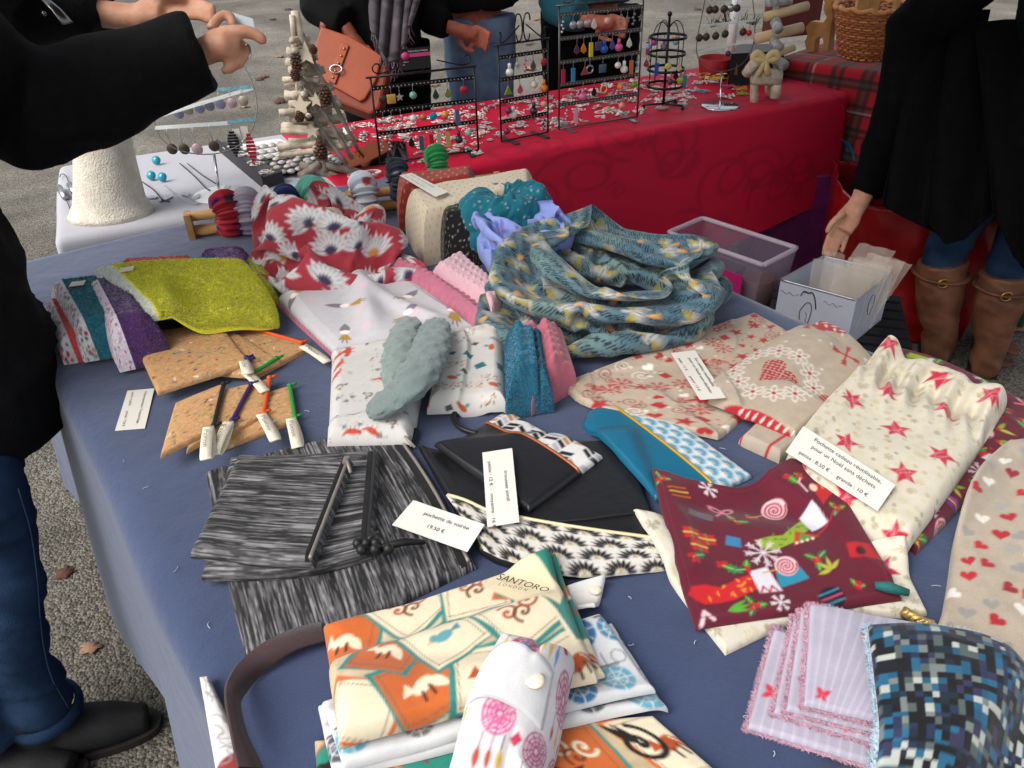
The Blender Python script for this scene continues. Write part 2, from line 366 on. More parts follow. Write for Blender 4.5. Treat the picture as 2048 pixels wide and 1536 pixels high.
# -- tubes, boxes, lathes (arrays to be joined)
class MB:
    def __init__(s): s.V = []; s.F = []; s.n = 0
    def add(s, V, F): V = np.asarray(V, float); s.V.append(V); s.F += [[int(i) + s.n for i in f] for f in F]; s.n += len(V); return s
    def tube(s, pts, rad, n=8, caps=True, flat=1.0, closed=False):
        P = np.asarray(pts, float); m = len(P); rad = np.full(m, rad) if np.ndim(rad) == 0 else np.asarray(rad, float)
        T = np.gradient(P, axis=0)
        if closed: T[0] = P[1] - P[-1]; T[-1] = P[0] - P[-2]
        T /= np.linalg.norm(T, axis=1, keepdims=True) + 1e-12
        a = np.array([0, 0, 1.]) if abs(T[0][2]) < .9 else np.array([1., 0, 0]); N = np.cross(T[0], a); N /= np.linalg.norm(N); V = []
        for i in range(m):
            N = N - T[i] * (N @ T[i]); N /= np.linalg.norm(N) + 1e-12; B = np.cross(T[i], N)
            th = np.arange(n) * 2 * np.pi / n; V.append(P[i] + rad[i] * (np.cos(th)[:, None] * N + flat * np.sin(th)[:, None] * B))
        F = []
        for i in range(m if closed else m - 1):
            j = (i + 1) % m
            for k in range(n): F.append((i * n + k, i * n + (k + 1) % n, j * n + (k + 1) % n, j * n + k))
        if caps and not closed: F += [tuple(range(n - 1, -1, -1)), tuple((m - 1) * n + k for k in range(n))]
        return s.add(np.vstack(V), F)
    def box(s, c, size, ax=None):
        """c centre, size full; ax: 3 unit axes"""
        ax = np.eye(3) if ax is None else np.asarray(ax, float); h = np.asarray(size, float) / 2
        V = [np.asarray(c, float) + sum(sg[k] * h[k] * ax[k] for k in range(3)) for sg in [(x, y, z) for x in (-1, 1) for y in (-1, 1) for z in (-1, 1)]]
        return s.add(V, [(0, 1, 3, 2), (4, 6, 7, 5), (0, 4, 5, 1), (2, 3, 7, 6), (0, 2, 6, 4), (1, 5, 7, 3)])
    def lathe(s, c, prof, n=24, ax=None):
        ax = np.eye(3) if ax is None else np.asarray(ax, float); V = []; F = []
        for r, z in prof:
            for k in range(n): a = 2 * math.pi * k / n; V.append(np.asarray(c) + ax[0] * r * math.cos(a) + ax[1] * r * math.sin(a) + ax[2] * z)
        for i in range(len(prof) - 1):
            for k in range(n): F.append((i * n + k, i * n + (k + 1) % n, (i + 1) * n + (k + 1) % n, (i + 1) * n + k))
        F += [tuple(range(n - 1, -1, -1)), tuple((len(prof) - 1) * n + k for k in range(n))]
        return s.add(V, F)
    def sphere(s, c, r, n=12, m=8):
        r = np.ones(3) * r; return s.lathe((0, 0, 0), [(1e-4 if i in (0, m) else math.sin(math.pi * i / m), -math.cos(math.pi * i / m)) for i in range(m + 1)], n)._xf(c, r)
    def _xf(s, c, r): s.V[-1] = s.V[-1] * r + np.asarray(c); return s
    def prism(s, pts, c, ax, th):
        """polygon pts (2-D) in plane ax[0],ax[1] at c, thickness th along ax[2]"""
        ax = np.asarray(ax, float); n = len(pts); V = [np.asarray(c) + ax[0] * p[0] + ax[1] * p[1] + ax[2] * k for k in (-th / 2, th / 2) for p in pts]
        F = [tuple(range(n - 1, -1, -1)), tuple(n + i for i in range(n))] + [(i, (i + 1) % n, n + (i + 1) % n, n + i) for i in range(n)]
        return s.add(V, F)
    def build(s, name, mat, parent=None, smooth=True, col=None, bevel=0, auto=None):
        o = mesh_obj(name, np.vstack(s.V), s.F, M[mat] if isinstance(mat, str) else mat, parent, smooth=smooth, col=lin(col) if col is not None else None)
        if smooth and auto is not None:
            me = o.data; bm = bmesh.new(); bm.from_mesh(me)
            for e in bm.edges:
                if len(e.link_faces) == 2 and e.calc_face_angle(0) > R_(auto): e.smooth = False
            bm.to_mesh(me); bm.free()
        if bevel:
            b = o.modifiers.new('bevel', 'BEVEL'); b.width = bevel; b.segments = 2; b.limit_method = 'ANGLE'
        return o
def frame(d, up=(0, 0, 1)):
    d = np.asarray(d, float); d = d / np.linalg.norm(d); s_ = np.cross(d, up); s_ /= np.linalg.norm(s_); return d, s_, np.cross(s_, d)
# -- lettering as real flat letters laid on a surface
_FONT = {}
def text_mesh(txt, size=1.0, align='LEFT', shear=0):
    cu = bpy.data.curves.new('t', 'FONT'); cu.body = txt; cu.size = size; cu.align_x = align; cu.resolution_u = 3; cu.shear = shear
    ob = bpy.data.objects.new('t', cu); COL.objects.link(ob)
    dg = bpy.context.evaluated_depsgraph_get(); me = bpy.data.meshes.new_from_object(ob.evaluated_get(dg))
    V = np.array([v.co[:] for v in me.vertices]).reshape(-1, 3); F = [tuple(p.vertices) for p in me.polygons]
    bpy.data.objects.remove(ob); bpy.data.curves.remove(cu); bpy.data.meshes.remove(me)
    return V, F
def lettering(lines, quad, W, H, mat, parent, name='lettering', off=.0006):
    """lines: (text, x, y, size, align) in cm on a W x H cm sheet whose corners (0,0),(W,0),(W,H),(0,H) are quad"""
    mb = MB(); a, b, c, d = [np.asarray(p, float) for p in quad]; n = np.cross(b - a, d - a); n /= np.linalg.norm(n)
    if n[2] < 0 and abs(n[2]) > .2: n = -n
    for L in lines:
        V, F = text_mesh(L[0], L[3], L[4] if len(L) > 4 else 'LEFT')
        if not len(V): continue
        u = ((V[:, 0] + L[1]) / W)[:, None]; v = ((V[:, 1] + L[2]) / H)[:, None]
        mb.add((a * (1 - u) + b * u) * (1 - v) + (d * (1 - u) + c * u) * v + n * off, F)
    return mb.build(name, mat, parent, smooth=False)
def remesh(mb, vox, it=6):
    o = mb.build('tmp', None, None)
    m = o.modifiers.new('r', 'REMESH'); m.mode = 'VOXEL'; m.voxel_size = vox
    s_ = o.modifiers.new('s', 'SMOOTH'); s_.factor = .5; s_.iterations = it
    dg = bpy.context.evaluated_depsgraph_get(); me = bpy.data.meshes.new_from_object(o.evaluated_get(dg))
    V = np.empty(len(me.vertices) * 3); me.vertices.foreach_get('co', V); N = np.empty(len(me.vertices) * 3); me.vertices.foreach_get('normal', N)
    F = np.array([tuple(p.vertices) for p in me.polygons if len(p.vertices) == 4])
    od = o.data; bpy.data.objects.remove(o); bpy.data.meshes.remove(od); bpy.data.meshes.remove(me)
    return V.reshape(-1, 3), N.reshape(-1, 3), F
def fuzz(parent, T, n, L, col, mat='terry', name='pile', wd=.0009, seed=1):
    """short loops of pile standing on a surface grid T"""
    rg = np.random.default_rng(seed); N = normals(T)
    if N[..., 2].mean() < 0: N = -N
    i = rg.integers(0, T.shape[0] - 1, n); j = rg.integers(0, T.shape[1] - 1, n)
    p = T[i, j]; nn = N[i, j] + rg.normal(0, .45, (n, 3)); nn /= np.linalg.norm(nn, axis=1, keepdims=True)
    sd = np.cross(nn, rg.normal(0, 1, (n, 3))); sd /= np.linalg.norm(sd, axis=1, keepdims=True); l = L * rg.uniform(.5, 1.1, n)[:, None]
    V = np.stack([p - sd * wd, p + sd * wd, p + nn * l + sd * wd * .5 + sd * l * .3], 1).reshape(-1, 3)
    c = col[i, j] if np.ndim(col) == 3 else np.tile(lin(col), (n, 1))
    c = np.repeat(c * rg.uniform(.85, 1.15, (n, 1)), 3, 0)
    o = mesh_obj(name, V, np.arange(3 * n).reshape(-1, 3), M[mat], parent, col=c, smooth=False); o['kind'] = 'stuff'; return o
# ------------------------------------------------------------------ two loops of cloth dropped on a board, as they settle
def settle(specs, frames=32):
    """specs: radius, height, tilt, bending, points round, points along, wave, shear, mass, phase"""
    obs = []
    for k, (r, h, tilt, bend, nu, nv, wave, shear, mass, k0) in enumerate(specs):
        a = np.linspace(0, 2 * np.pi, nu, endpoint=False)[:, None]; v = np.linspace(0, 1, nv)[None]
        rr = r * (1 + wave * np.sin(4 * a + k0) + wave * .6 * np.sin(7 * a + 2 * k0)) * (1 + .10 * np.sin(v * 14 + 1.5 * np.sin(2 * a + k0)))
        X = rr * np.cos(a); Y = rr * np.sin(a) * .8; Z = h * (v + 0 * a); c, s = math.cos(tilt), math.sin(tilt)
        P = np.dstack([X + 3 * k, Y * c + Z * s, Y * s + Z * c]); P[..., 2] -= P[..., 2].min() - .008
        me = bpy.data.meshes.new('loop'); me.from_pydata(P.reshape(-1, 3).tolist(), [], grid_faces(nu, nv, True).tolist()); o = bpy.data.objects.new('loop', me); COL.objects.link(o); obs.append((o, nu, nv))
        m = o.modifiers.new('cloth', 'CLOTH'); q = m.settings; q.quality = 10; q.mass = mass; q.tension_stiffness = 30; q.compression_stiffness = 40; q.shear_stiffness = shear; q.bending_stiffness = bend
        q.air_damping = 1; q.tension_damping = 10; q.compression_damping = 10; q.bending_damping = .5; q.bending_model = 'ANGULAR'
        cs = m.collision_settings; cs.use_self_collision = True; cs.self_distance_min = .0055; cs.distance_min = .004; cs.self_friction = 10; cs.collision_quality = 3; m.point_cache.frame_end = frames
    pm = bpy.data.meshes.new('board'); pm.from_pydata([(-2, -2, 0), (12, -2, 0), (12, 2, 0), (-2, 2, 0)], [], [(0, 1, 2, 3)]); po = bpy.data.objects.new('board', pm); COL.objects.link(po)
    po.modifiers.new('board', 'COLLISION'); po.collision.cloth_friction = 40; po.collision.thickness_outer = .004
    SC.frame_start = 1; SC.frame_end = frames
    for f in range(1, frames + 1): SC.frame_set(f)
    dg = bpy.context.evaluated_depsgraph_get(); out = []
    for o, nu, nv in obs:
        V = np.empty(nu * nv * 3); o.evaluated_get(dg).data.vertices.foreach_get('co', V); V = V.reshape(nu, nv, 3); out.append(V - V.reshape(-1, 3).mean(0) * [1, 1, 0])
    for o in [q[0] for q in obs] + [po]: bpy.data.objects.remove(o)
    SC.frame_set(1); return out
HEAP_A, HEAP_B = settle([(.17, .34, .05, 5, 64, 24, .10, 12, .3, 6), (.16, .40, .25, 8, 66, 22, .06, 15, .3, 2)])
# ------------------------------------------------------------------ ground: worn asphalt with fallen leaves
def ground_mat():
    m = bpy.data.materials.new('asphalt'); m.use_nodes = True; nt = m.node_tree; b = nt.nodes['Principled BSDF']; b.inputs['Roughness'].default_value = .92; b.inputs['Specular IOR Level'].default_value = .25
    tc = nt.nodes.new('ShaderNodeTexCoord')
    vo = nt.nodes.new('ShaderNodeTexVoronoi'); vo.inputs['Scale'].default_value = 150; nt.links.new(tc.outputs['Object'], vo.inputs['Vector'])
    n = nt.nodes.new('ShaderNodeTexNoise'); n.inputs['Scale'].default_value = 1.4; n.inputs['Detail'].default_value = 9; n.inputs['Roughness'].default_value = .65; nt.links.new(tc.outputs['Object'], n.inputs['Vector'])
    r = nt.nodes.new('ShaderNodeValToRGB'); r.color_ramp.elements[0].color = (.06, .055, .045, 1); r.color_ramp.elements[1].color = (.33, .31, .27, 1)
    nt.links.new(vo.outputs['Color'], r.inputs[0])
    r2 = nt.nodes.new('ShaderNodeValToRGB'); r2.color_ramp.elements[0].position = .3; r2.color_ramp.elements[1].position = .72; r2.color_ramp.elements[0].color = (.6, .6, .58, 1); r2.color_ramp.elements[1].color = (1.25, 1.22, 1.16, 1)
    nt.links.new(n.outputs['Fac'], r2.inputs[0])
    mx = nt.nodes.new('ShaderNodeMix'); mx.data_type = 'RGBA'; mx.blend_type = 'MULTIPLY'; mx.inputs['Factor'].default_value = 1
    nt.links.new(r.outputs[0], mx.inputs['A']); nt.links.new(r2.outputs[0], mx.inputs['B']); nt.links.new(mx.outputs['Result'], b.inputs['Base Color'])
    n5 = nt.nodes.new('ShaderNodeTexNoise'); n5.inputs['Scale'].default_value = .7; n5.inputs['Detail'].default_value = 5; n5.inputs['Distortion'].default_value = 1.2; nt.links.new(tc.outputs['Object'], n5.inputs['Vector'])
    r5 = nt.nodes.new('ShaderNodeValToRGB'); r5.color_ramp.elements[0].position = .44; r5.color_ramp.elements[1].position = .56; r5.color_ramp.elements[0].color = (.74, .73, .72, 1); r5.color_ramp.elements[1].color = (1, 1, 1, 1); nt.links.new(n5.outputs['Fac'], r5.inputs[0])
    m5 = nt.nodes.new('ShaderNodeMix'); m5.data_type = 'RGBA'; m5.blend_type = 'MULTIPLY'; m5.inputs['Factor'].default_value = 1; nt.links.new(mx.outputs['Result'], m5.inputs['A']); nt.links.new(r5.outputs[0], m5.inputs['B']); nt.links.new(m5.outputs['Result'], b.inputs['Base Color'])
    bp = nt.nodes.new('ShaderNodeBump'); bp.inputs['Strength'].default_value = .9; bp.inputs['Distance'].default_value = .006
    nt.links.new(vo.outputs['Distance'], bp.inputs['Height']); bp.invert = True; nt.links.new(bp.outputs[0], b.inputs['Normal'])
    return m
g = mesh_obj('ground', [(-60, -20, 0), (60, -20, 0), (60, 160, 0), (-60, 160, 0)], [(0, 1, 2, 3)], ground_mat(), smooth=False); g['kind'] = 'structure'

# ------------------------------------------------------------------ tables under their cloths
M['tabletop'] = pmat('table_board', '#8d8376', .6); M['greymetal'] = pmat('grey_steel', '#55585c', .45, metal=.6); M['green'] = pmat('green_enamel', '#1f5a3c', .45)
M['plank'] = pmat('bench_plank', '#6b5644', .7, noise=.2, nscale=8, bump=.2)
def rect_pts(o, ux, uy, a, b): return [o, o + ux * a, o + ux * a + uy * b, o + uy * b]
def table(name, o, ux, uy, a, b, z, label, leg='greymetal', inset=.07):
    """o: front-left corner (2-D), ux, uy unit directions, a x b, top at z"""
    o, ux, uy = [np.r_[v, 0.0] if len(v) == 2 else np.asarray(v) for v in (o, ux, uy)]; c = o + ux * a / 2 + uy * b / 2
    t = empty(name, (c[0], c[1], 0), label, 'table')
    MB().box(c + [0, 0, z - .015], (a, b, .03), [ux, uy, (0, 0, 1)]).build('tabletop', 'tabletop', t, smooth=False)
    for i in (inset, a - inset):
        for j in (inset, b - inset):
            p = o + ux * i + uy * j; MB().tube([p + [0, 0, 0], p + [0, 0, z - .03]], .014, 8).build('leg', leg, t)
    for j in (inset, b - inset):
        p = o + uy * j; MB().tube([p + ux * inset + [0, 0, z - .09], p + ux * (a - inset) + [0, 0, z - .09]], .010, 6).build('crossbar', leg, t)
    return t
def cloth_over(name, o, ux, uy, a, b, z, hem, flare, mat, col, label, paint=None, fold_amp=.02, fold_n=9, sp=.012, er=.018, seed=0, cat='tablecloth', wr=.0015, press=0):
    """a cloth over a table top with skirts all round. hem/flare: functions of (side k, s in 0..1) -> hem height, outward flare at the hem"""
    o, ux, uy = [np.r_[v, 0.0] for v in (o, ux, uy)]
    # the cloth is a square-ish sheet in (p, q), p along ux, q along uy; outside the board it hangs
    drop = .55; nu = int((a + 2 * drop) / sp); nv = int((b + 2 * drop) / sp)
    p = np.linspace(-drop, a + drop, nu)[:, None] * np.ones((1, nv)); q = np.linspace(-drop, b + drop, nv)[None] * np.ones((nu, 1))
    pc, qc = np.clip(p, 0, a), np.clip(q, 0, b); ex, ey = p - pc, q - qc; L = np.maximum(np.abs(ex), np.abs(ey)); LL = np.sqrt(ex ** 2 + ey ** 2)
    ang = np.arctan2(ey, ex)
    dx = ex / (LL + 1e-9); dy = ey / (LL + 1e-9)
    side = np.where(np.abs(ey) >= np.abs(ex), np.where(ey < 0, 0, 2), np.where(ex > 0, 1, 3))
    sfrac = np.where((side == 0) | (side == 2), pc / a, qc / b)
    hemz = np.zeros_like(p); fl = np.zeros_like(p)
    for k in range(4):
        mk = side == k; hemz[mk] = np.vectorize(lambda t: hem(k, t))(sfrac[mk]); fl[mk] = np.vectorize(lambda t: flare(k, t))(sfrac[mk])
    f = L / drop
    per = np.where(side == 0, pc, np.where(side == 1, a + qc, np.where(side == 2, a + b + (a - pc), 2 * a + b + (b - qc)))) + .25 * ang
    arc = np.clip(f * 12, 0, 1)
    wave = (np.sin(per * fold_n + 2.2 * fbm(per * 2, f * 1.2, seed, 2)) * .5 + .5) * fold_amp * np.clip(f, 0, 1) ** .8
    out = er * np.sin(arc * np.pi / 2) + f * fl + wave
    Z = np.where(L > 0, z + .004 - er * (1 - np.cos(arc * np.pi / 2)) - np.clip(f - 1 / 12, 0, 1) / (11 / 12) * (z - er - hemz), z + .004)
    Z = Z + np.where(L <= 0, wr * (fbm(p * 6, q * 6, seed, 3) - .5) + press * (np.exp(-((p - a * .36) / .006) ** 2) + np.exp(-((p - a * .70) / .006) ** 2) - np.exp(-((q - b * .28) / .006) ** 2) + np.exp(-((q - b * .62) / .006) ** 2)), 0)
    XY = o[:2] + ux[:2] * (pc + dx * out)[..., None] + uy[:2] * (qc + dy * out)[..., None]
    P = np.dstack([XY, Z])
    return tag(surf(name, P, mat, None, col, paint, (a + 2 * drop) * 100, (b + 2 * drop) * 100), label, cat)
def unit(deg): return np.array([math.cos(R_(deg)), math.sin(R_(deg))])
# blue table: long side runs away to the left
B_D, B_N = unit(-55.0), unit(35.0)
B_O = at(130, 700, TZ)[:2] - B_D * .46                # far left corner
B_W, B_L = 1.05, 1.70
M['suede'] = cloth_mat('blue_suedette', rough=.95, weave=420, wb=.35, sheen=.38, var=.20, nb=.5, bscale=22, nscale=9)
M['damask'] = cloth_mat('red_damask', rough=.6, weave=900, wb=.15, sheen=.0, var=.03, spec=.2)
M['tablewhite'] = cloth_mat('white_cloth', rough=.8, weave=900, wb=.15, var=.02)
table('folding_table', B_O, B_N, B_D, B_W, B_L, TZ, 'folding table under the blue cloth in the foreground')
cloth_over('tablecloth', B_O, B_N, B_D, B_W, B_L, TZ, lambda k, s: .16 if k == 3 else .3, lambda k, s: (.035 if k == 3 else .04), 'suede', '#33405f',
           'plain dusty blue cloth covering the table in the foreground', fold_amp=.035, fold_n=11, seed=2, sp=.013, er=.03, wr=.005, press=.0016)
# a few bits of thread and lint on the blue cloth
mb = MB(); rl = random.Random(4)
for (x, y) in ((1262, 1205), (1498, 1440), (1392, 1287), (1255, 1297), (1318, 1478), (1545, 1520), (300, 980), (620, 830), (1240, 1010), (1450, 905), (860, 1090), (1850, 1090), (1880, 1180), (350, 1150), (250, 930), (420, 1250)):
    c = at(x, y, TZ) + [0, 0, .0055]; an = rl.uniform(0, 6.3); mb.tube([c + np.array([.006 * t * math.cos(an + .5 * t), .006 * t * math.sin(an + .5 * t), 0]) * rl.uniform(.5, 1.2) for t in (0, .5, 1, 1.5)], .0005, 4)
o = mb.build('lint', pmat('pale_thread', '#9fb4c0', .9)); o['kind'] = 'stuff'
# red table
RD_A, RD_ = 26.9, unit(26.9); RDN = unit(116.9)
R_O = at(690, 375, TZ)[:2]; R_W, R_L = 1.80, .60
table('folding_table', R_O, RD_, RDN, R_W, R_L, TZ, 'folding table under the red damask cloth with jewellery')
def damask(cv):
    rg = random.Random(5)
    for (x, y) in scatter(cv.W, cv.H, 21, .8, rg):
        c = '#b5143a'; r = rg.uniform(4, 8); a = rg.uniform(0, 6.3)
        cv.ell(x, y, r, r * .72, '#a01230', ang=a, ring=1.3); cv.line([(x + r * math.cos(a + k * .14) * (1 + k * .07), y + r * .8 * math.sin(a + k * .14) * (1 + k * .07)) for k in range(22)], .8 + .6, '#a01230')
        cv.spiral(x + r * 1.4, y - r, r * .5, '#a01230', 1.1, 1.4, a)
cloth_over('tablecloth', R_O, RD_, RDN, R_W, R_L, TZ, lambda k, s: .50 - .24 * min(1, s * 1.6) + (.10 * max(0, (s - .55) / .45)) if k == 0 else .33, lambda k, s: .02, 'damask', '#bb1535',
           'red damask cloth with swirl pattern on the jewellery table', paint=damask, fold_amp=.02, fold_n=7, seed=3, sp=.010)
# white table
W_D = unit(24.0); W_N = unit(114.0); W_O = at(125, 470, TZ)[:2]
W_W = .70
table('folding_table', W_O, W_D, W_N, W_W - .03, .60, TZ - .006, 'folding table under the white cloth with necklaces')
cloth_over('tablecloth', W_O, W_D, W_N, W_W - .03, .60, TZ - .006, lambda k, s: .3, lambda k, s: .03, 'tablewhite', '#adadb3',
           'white cloth on the necklace table beside the red one', fold_amp=.03, fold_n=9, seed=4, sp=.012)
# tartan table
T_Z = .80
T_O = at(1560, 118, T_Z)[:2]; T_C = at(1775, 146, T_Z)[:2]; T_D = (T_C - T_O) / np.linalg.norm(T_C - T_O); T_N = np.array([-T_D[1], T_D[0]])
table('trestle_table', T_O, T_D, T_N, 1.1, .8, T_Z, 'trestle table with green legs under the tartan cloth', leg='green')
def tartan(cv):
    x = cv.x[:, None] * np.ones((1, cv.nv)); y = cv.y[None] * np.ones((cv.nu, 1)); red, gr, dk, wh, ye = [lin(c) for c in ('#a3121f', '#1e3a2c', '#141a1c', '#c9c0bb', '#b8a24a')]
    def band(t):
        t = t % 11.0; w = np.zeros(t.shape + (3,)); k = np.zeros(t.shape)
        for a, b, c, al in ((0, 1.6, dk, 1.1), (1.6, 2.0, gr, 1), (2.0, 2.6, red, .1), (2.6, 3.0, gr, 1), (3.0, 4.6, dk, 1.1), (.7, .85, wh, .45), (3.8, 3.95, wh, .45), (2.25, 2.4, ye, .35)):
            m = (t >= a) & (t < b); w[m] = c; k[m] = al
        return w, k
    c = np.tile(red, x.shape + (1,))
    for t in (x, y):
        w, k = band(t); k = k[..., None] * .72; c = c * (1 - k) + w * k
    cv.c[:] = c
cloth_over('tablecloth', T_O, T_D, T_N, 1.1, .8, T_Z, lambda k, s: .42, lambda k, s: .05, 'cotton', '#a3121f', 'red tartan cloth on the table with the wicker basket', paint=tartan, fold_amp=.05, fold_n=9, seed=5, sp=.008)
# ------------------------------------------------------------------ unseen canopy, added above the frame to shade the goods
def canopy():
    m = pmat('canopy_fabric', '#8f9288', .8)
    x0, x1, y0, y1, z, zr = -1.0, 2.6, .62, 2.95, 2.45, 2.85
    t = empty('added_canopy', (.8, 1.75, 0), 'unseen fabric canopy on steel poles added to shade the tables', 'canopy')
    c = (.5 * (x0 + x1), .5 * (y0 + y1), zr); V = [(x0, y0, z), (x1, y0, z), (x1, y1, z), (x0, y1, z), c]
    V2 = [(a, b, zz - .012) for a, b, zz in V]
    mesh_obj('roof_fabric', V + V2, [(0, 1, 4), (1, 2, 4), (2, 3, 4), (3, 0, 4), (6, 5, 9), (7, 6, 9), (8, 7, 9), (5, 8, 9), (0, 5, 6, 1), (1, 6, 7, 2), (2, 7, 8, 3), (3, 8, 5, 0)], m, t, smooth=False)
    for y in (y0, y1):
        MB().tube([(-2.5, y, z - .03), (x1 + .1, y, z - .03)], .014, 8).build('roof_bar', 'greymetal', t)
        for x in (-2.5, x1 + .1): MB().tube([(x, y, 0), (x, y, z - .012)], .016, 8).build('pole', 'greymetal', t)
canopy()
# ------------------------------------------------------------------ goods on the blue table
def on(T, u, v):
    nu, nv = T.shape[:2]; U1, V1, _ = _UV.get(id(T), (np.linspace(0, 1, nu), np.linspace(0, 1, nv), None))
    a = min(np.interp(u, U1, np.arange(nu)), nu - 1.001); b = min(np.interp(v, V1, np.arange(nv)), nv - 1.001); i, j = int(a), int(b); x, y = a - i, b - j
    return (T[i, j] * (1 - x) + T[i + 1, j] * x) * (1 - y) + (T[i, j + 1] * (1 - x) + T[i + 1, j + 1] * x) * y
def cord(name, T, uv, rad, mat, parent, n=40, flat=1.0, up=.0, col=None):
    P = smooth_line(np.array(uv), n); P = np.array([on(T, *p) for p in P]); P[:, 2] += up + rad * .3
    return MB().tube(P, rad, 8, flat=flat).build(name, mat, parent, col=col)
def band(name, T, u0, u1, v0, v1, mat, parent, col, up=.0008, n=60):
    """flat tape lying on a surface between u0..u1"""
    G = np.array([[on(T, u0 + (u1 - u0) * j / 5, v0 + (v1 - v0) * k / (n - 1)) + [0, 0, up * (1 if 0 < j < 5 else -.3)] for j in range(6)] for k in range(n)]); return surf(name, G, mat, parent, col)
def strip(name, px, wd, mat, parent=None, col='#888888', z=None, up=0.001, edge=0, n=60, th=.0016, zs=None, follow=True):
    """tape through photo points lying on what is below; edge: 0 flat .. 1 standing on its edge"""
    z = z or TZ + .01; W = np.array([at(*p, (zs[i] if zs else z)) for i, p in enumerate(px)]); P = smooth_line(W, n, 3)
    if follow: P[:, 2] = np.maximum(HF.smooth(P[:, 0], P[:, 1], .006), P[:, 2] if zs else -1) + up
    t = np.gradient(P, axis=0); t /= np.linalg.norm(t, axis=1, keepdims=True); s_ = np.cross(t, [0, 0, 1.]); s_ /= np.linalg.norm(s_, axis=1, keepdims=True)
    e = np.full(n, edge) if np.ndim(edge) == 0 else np.interp(np.linspace(0, 1, n), np.linspace(0, 1, len(edge)), edge); e = e[:, None] * math.pi / 2
    a = s_ * np.cos(e) + np.array([0, 0, 1.]) * np.sin(e); b = np.cross(a, t); lo = np.array([0, 0, 1.]) * np.sin(e) * wd / 2
    G = np.stack([P + lo - a * wd / 2 - b * th / 2, P + lo - a * wd / 2 + b * th / 2, P + lo + a * wd / 2 + b * th / 2, P + lo + a * wd / 2 - b * th / 2], 1)
    o = surf(name, G, mat, parent, col, cv=True)
    return o, P
def card(q, lines, W, H, label, z=.75, lift=.0015, flat=None):
    """price card; q: corners (text origin, end of width, far, end of height) in the photograph"""
    P = np.array([at(*p, z) for p in q]); 
    if flat is None:
        g = np.linspace(0, 1, 12); U, V = np.meshgrid(g, g, indexing='ij'); X = (P[0] * (1 - U[..., None]) + P[1] * U[..., None]) * (1 - V[..., None]) + (P[3] * (1 - U[..., None]) + P[2] * U[..., None]) * V[..., None]
        hz = HF.top(X[..., 0], X[..., 1]); A = np.c_[U.ravel(), V.ravel(), np.ones(144)]; c = np.linalg.lstsq(A, hz.ravel(), rcond=None)[0]; res = (hz.ravel() - A @ c).max()
        for k, (u, v) in enumerate(((0, 0), (1, 0), (1, 1), (0, 1))): P[k, 2] = c[0] * u + c[1] * v + c[2] + res + lift
    else:
        for k in range(4): P[k, 2] = flat[k]
        P = np.array([at(*p, f) for p, f in zip(q, flat)])
    n = np.cross(P[1] - P[0], P[3] - P[0]); n /= np.linalg.norm(n); n = n if n[2] > 0 else -n
    mb = MB(); mb.add(np.vstack([P, P + n * .0006]), [(3, 2, 1, 0), (4, 5, 6, 7)] + [(i, (i + 1) % 4, 4 + (i + 1) % 4, 4 + i) for i in range(4)])
    o = mb.build('price_card', 'paper', None, smooth=False); tag(o, label, 'price card')
    lettering(lines, P + n * .0006, W, H, 'ink', o)
    HF.stamp(np.array([P[0] * (1 - a) * (1 - b) + P[1] * a * (1 - b) + P[2] * a * b + P[3] * (1 - a) * b for a in np.linspace(0, 1, 40) for b in np.linspace(0, 1, 30)]) + [0, 0, .001])
    return o
rg = random.Random(11)
# ---------- streaked lurex pouches
def streaks(along_u, dens=1.0, seed=1):
    def f(cv):
        r = np.random.default_rng(seed); L, Wd = (cv.W, cv.H) if along_u else (cv.H, cv.W)
        x = (cv.x[:, None] if along_u else cv.y[None]) * np.ones((cv.nu, cv.nv)); y = (cv.y[None] if along_u else cv.x[:, None]) * np.ones((cv.nu, cv.nv))
        v = fbm(x * .34, y * 6.0, seed, 3); w = vn(x * .22 + 9, y * 6.4, seed + 1); k = np.clip((v - .43) * 8, 0, 1) * .62 + np.clip((w - .60) * 9, 0, 1) * .7
        k = np.clip(k * (.55 + .6 * fbm(x * 1.0, y * 1.0, seed + 3, 2)), 0, 1)[..., None]
        k = .74 * k ** 1.5; cv.c[:] = lin('#070608') * (1 - k) + lin('#a19e9f') * k
    return f
def lurex_pouch(q, mid, th, along_u, seed, label, zipv, mat_teeth, z, floor):
    o, T, cv = slab('clutch_pouch', q, th, streaks(along_u, seed=seed), mid=mid, mat='lame', z=z, wr=.002, wf=8, seed=seed, drape=.006, sp=.0014, floor=floor)
    tag(o, label, 'pouch', 'streaked grey pouches')
    # zip along the b->c side
    band('zip_tape', T, .925, .968, .01, .99, 'cotton', o, '#0b0b0b')
    cord('zip_teeth', T, [(.972, .02), (.972, .5), (.972, .97)], .0024, mat_teeth, o, up=.0005)
    MB().box(on(T, .972, zipv) + [0, 0, .006], (.007, .012, .004), [*(lambda d: (np.cross(d, (0, 0, 1)), d, (0, 0, 1)))((lambda v: v / np.linalg.norm(v))(((on(T, .98, .9) - on(T, .98, .1)) * [1, 1, 0])))]).build('zip_slider', mat_teeth, o, smooth=False)
    p = on(T, .972, zipv) + [0, 0, .008]; e = on(T, .972, zipv - .12 if zipv > .5 else zipv + .12) + [.012, -.004, .006]
    MB().tube([p, p * .5 + e * .5 + [0, 0, .004], e], .0022, 6).build('zip_pull', mat_teeth, o)
    return o, T
M['teeth'] = pmat('zip_metal', '#8d867e', .5, metal=.4); M['gunmetal'] = pmat('gunmetal', '#5c5a58', .35, metal=.9)
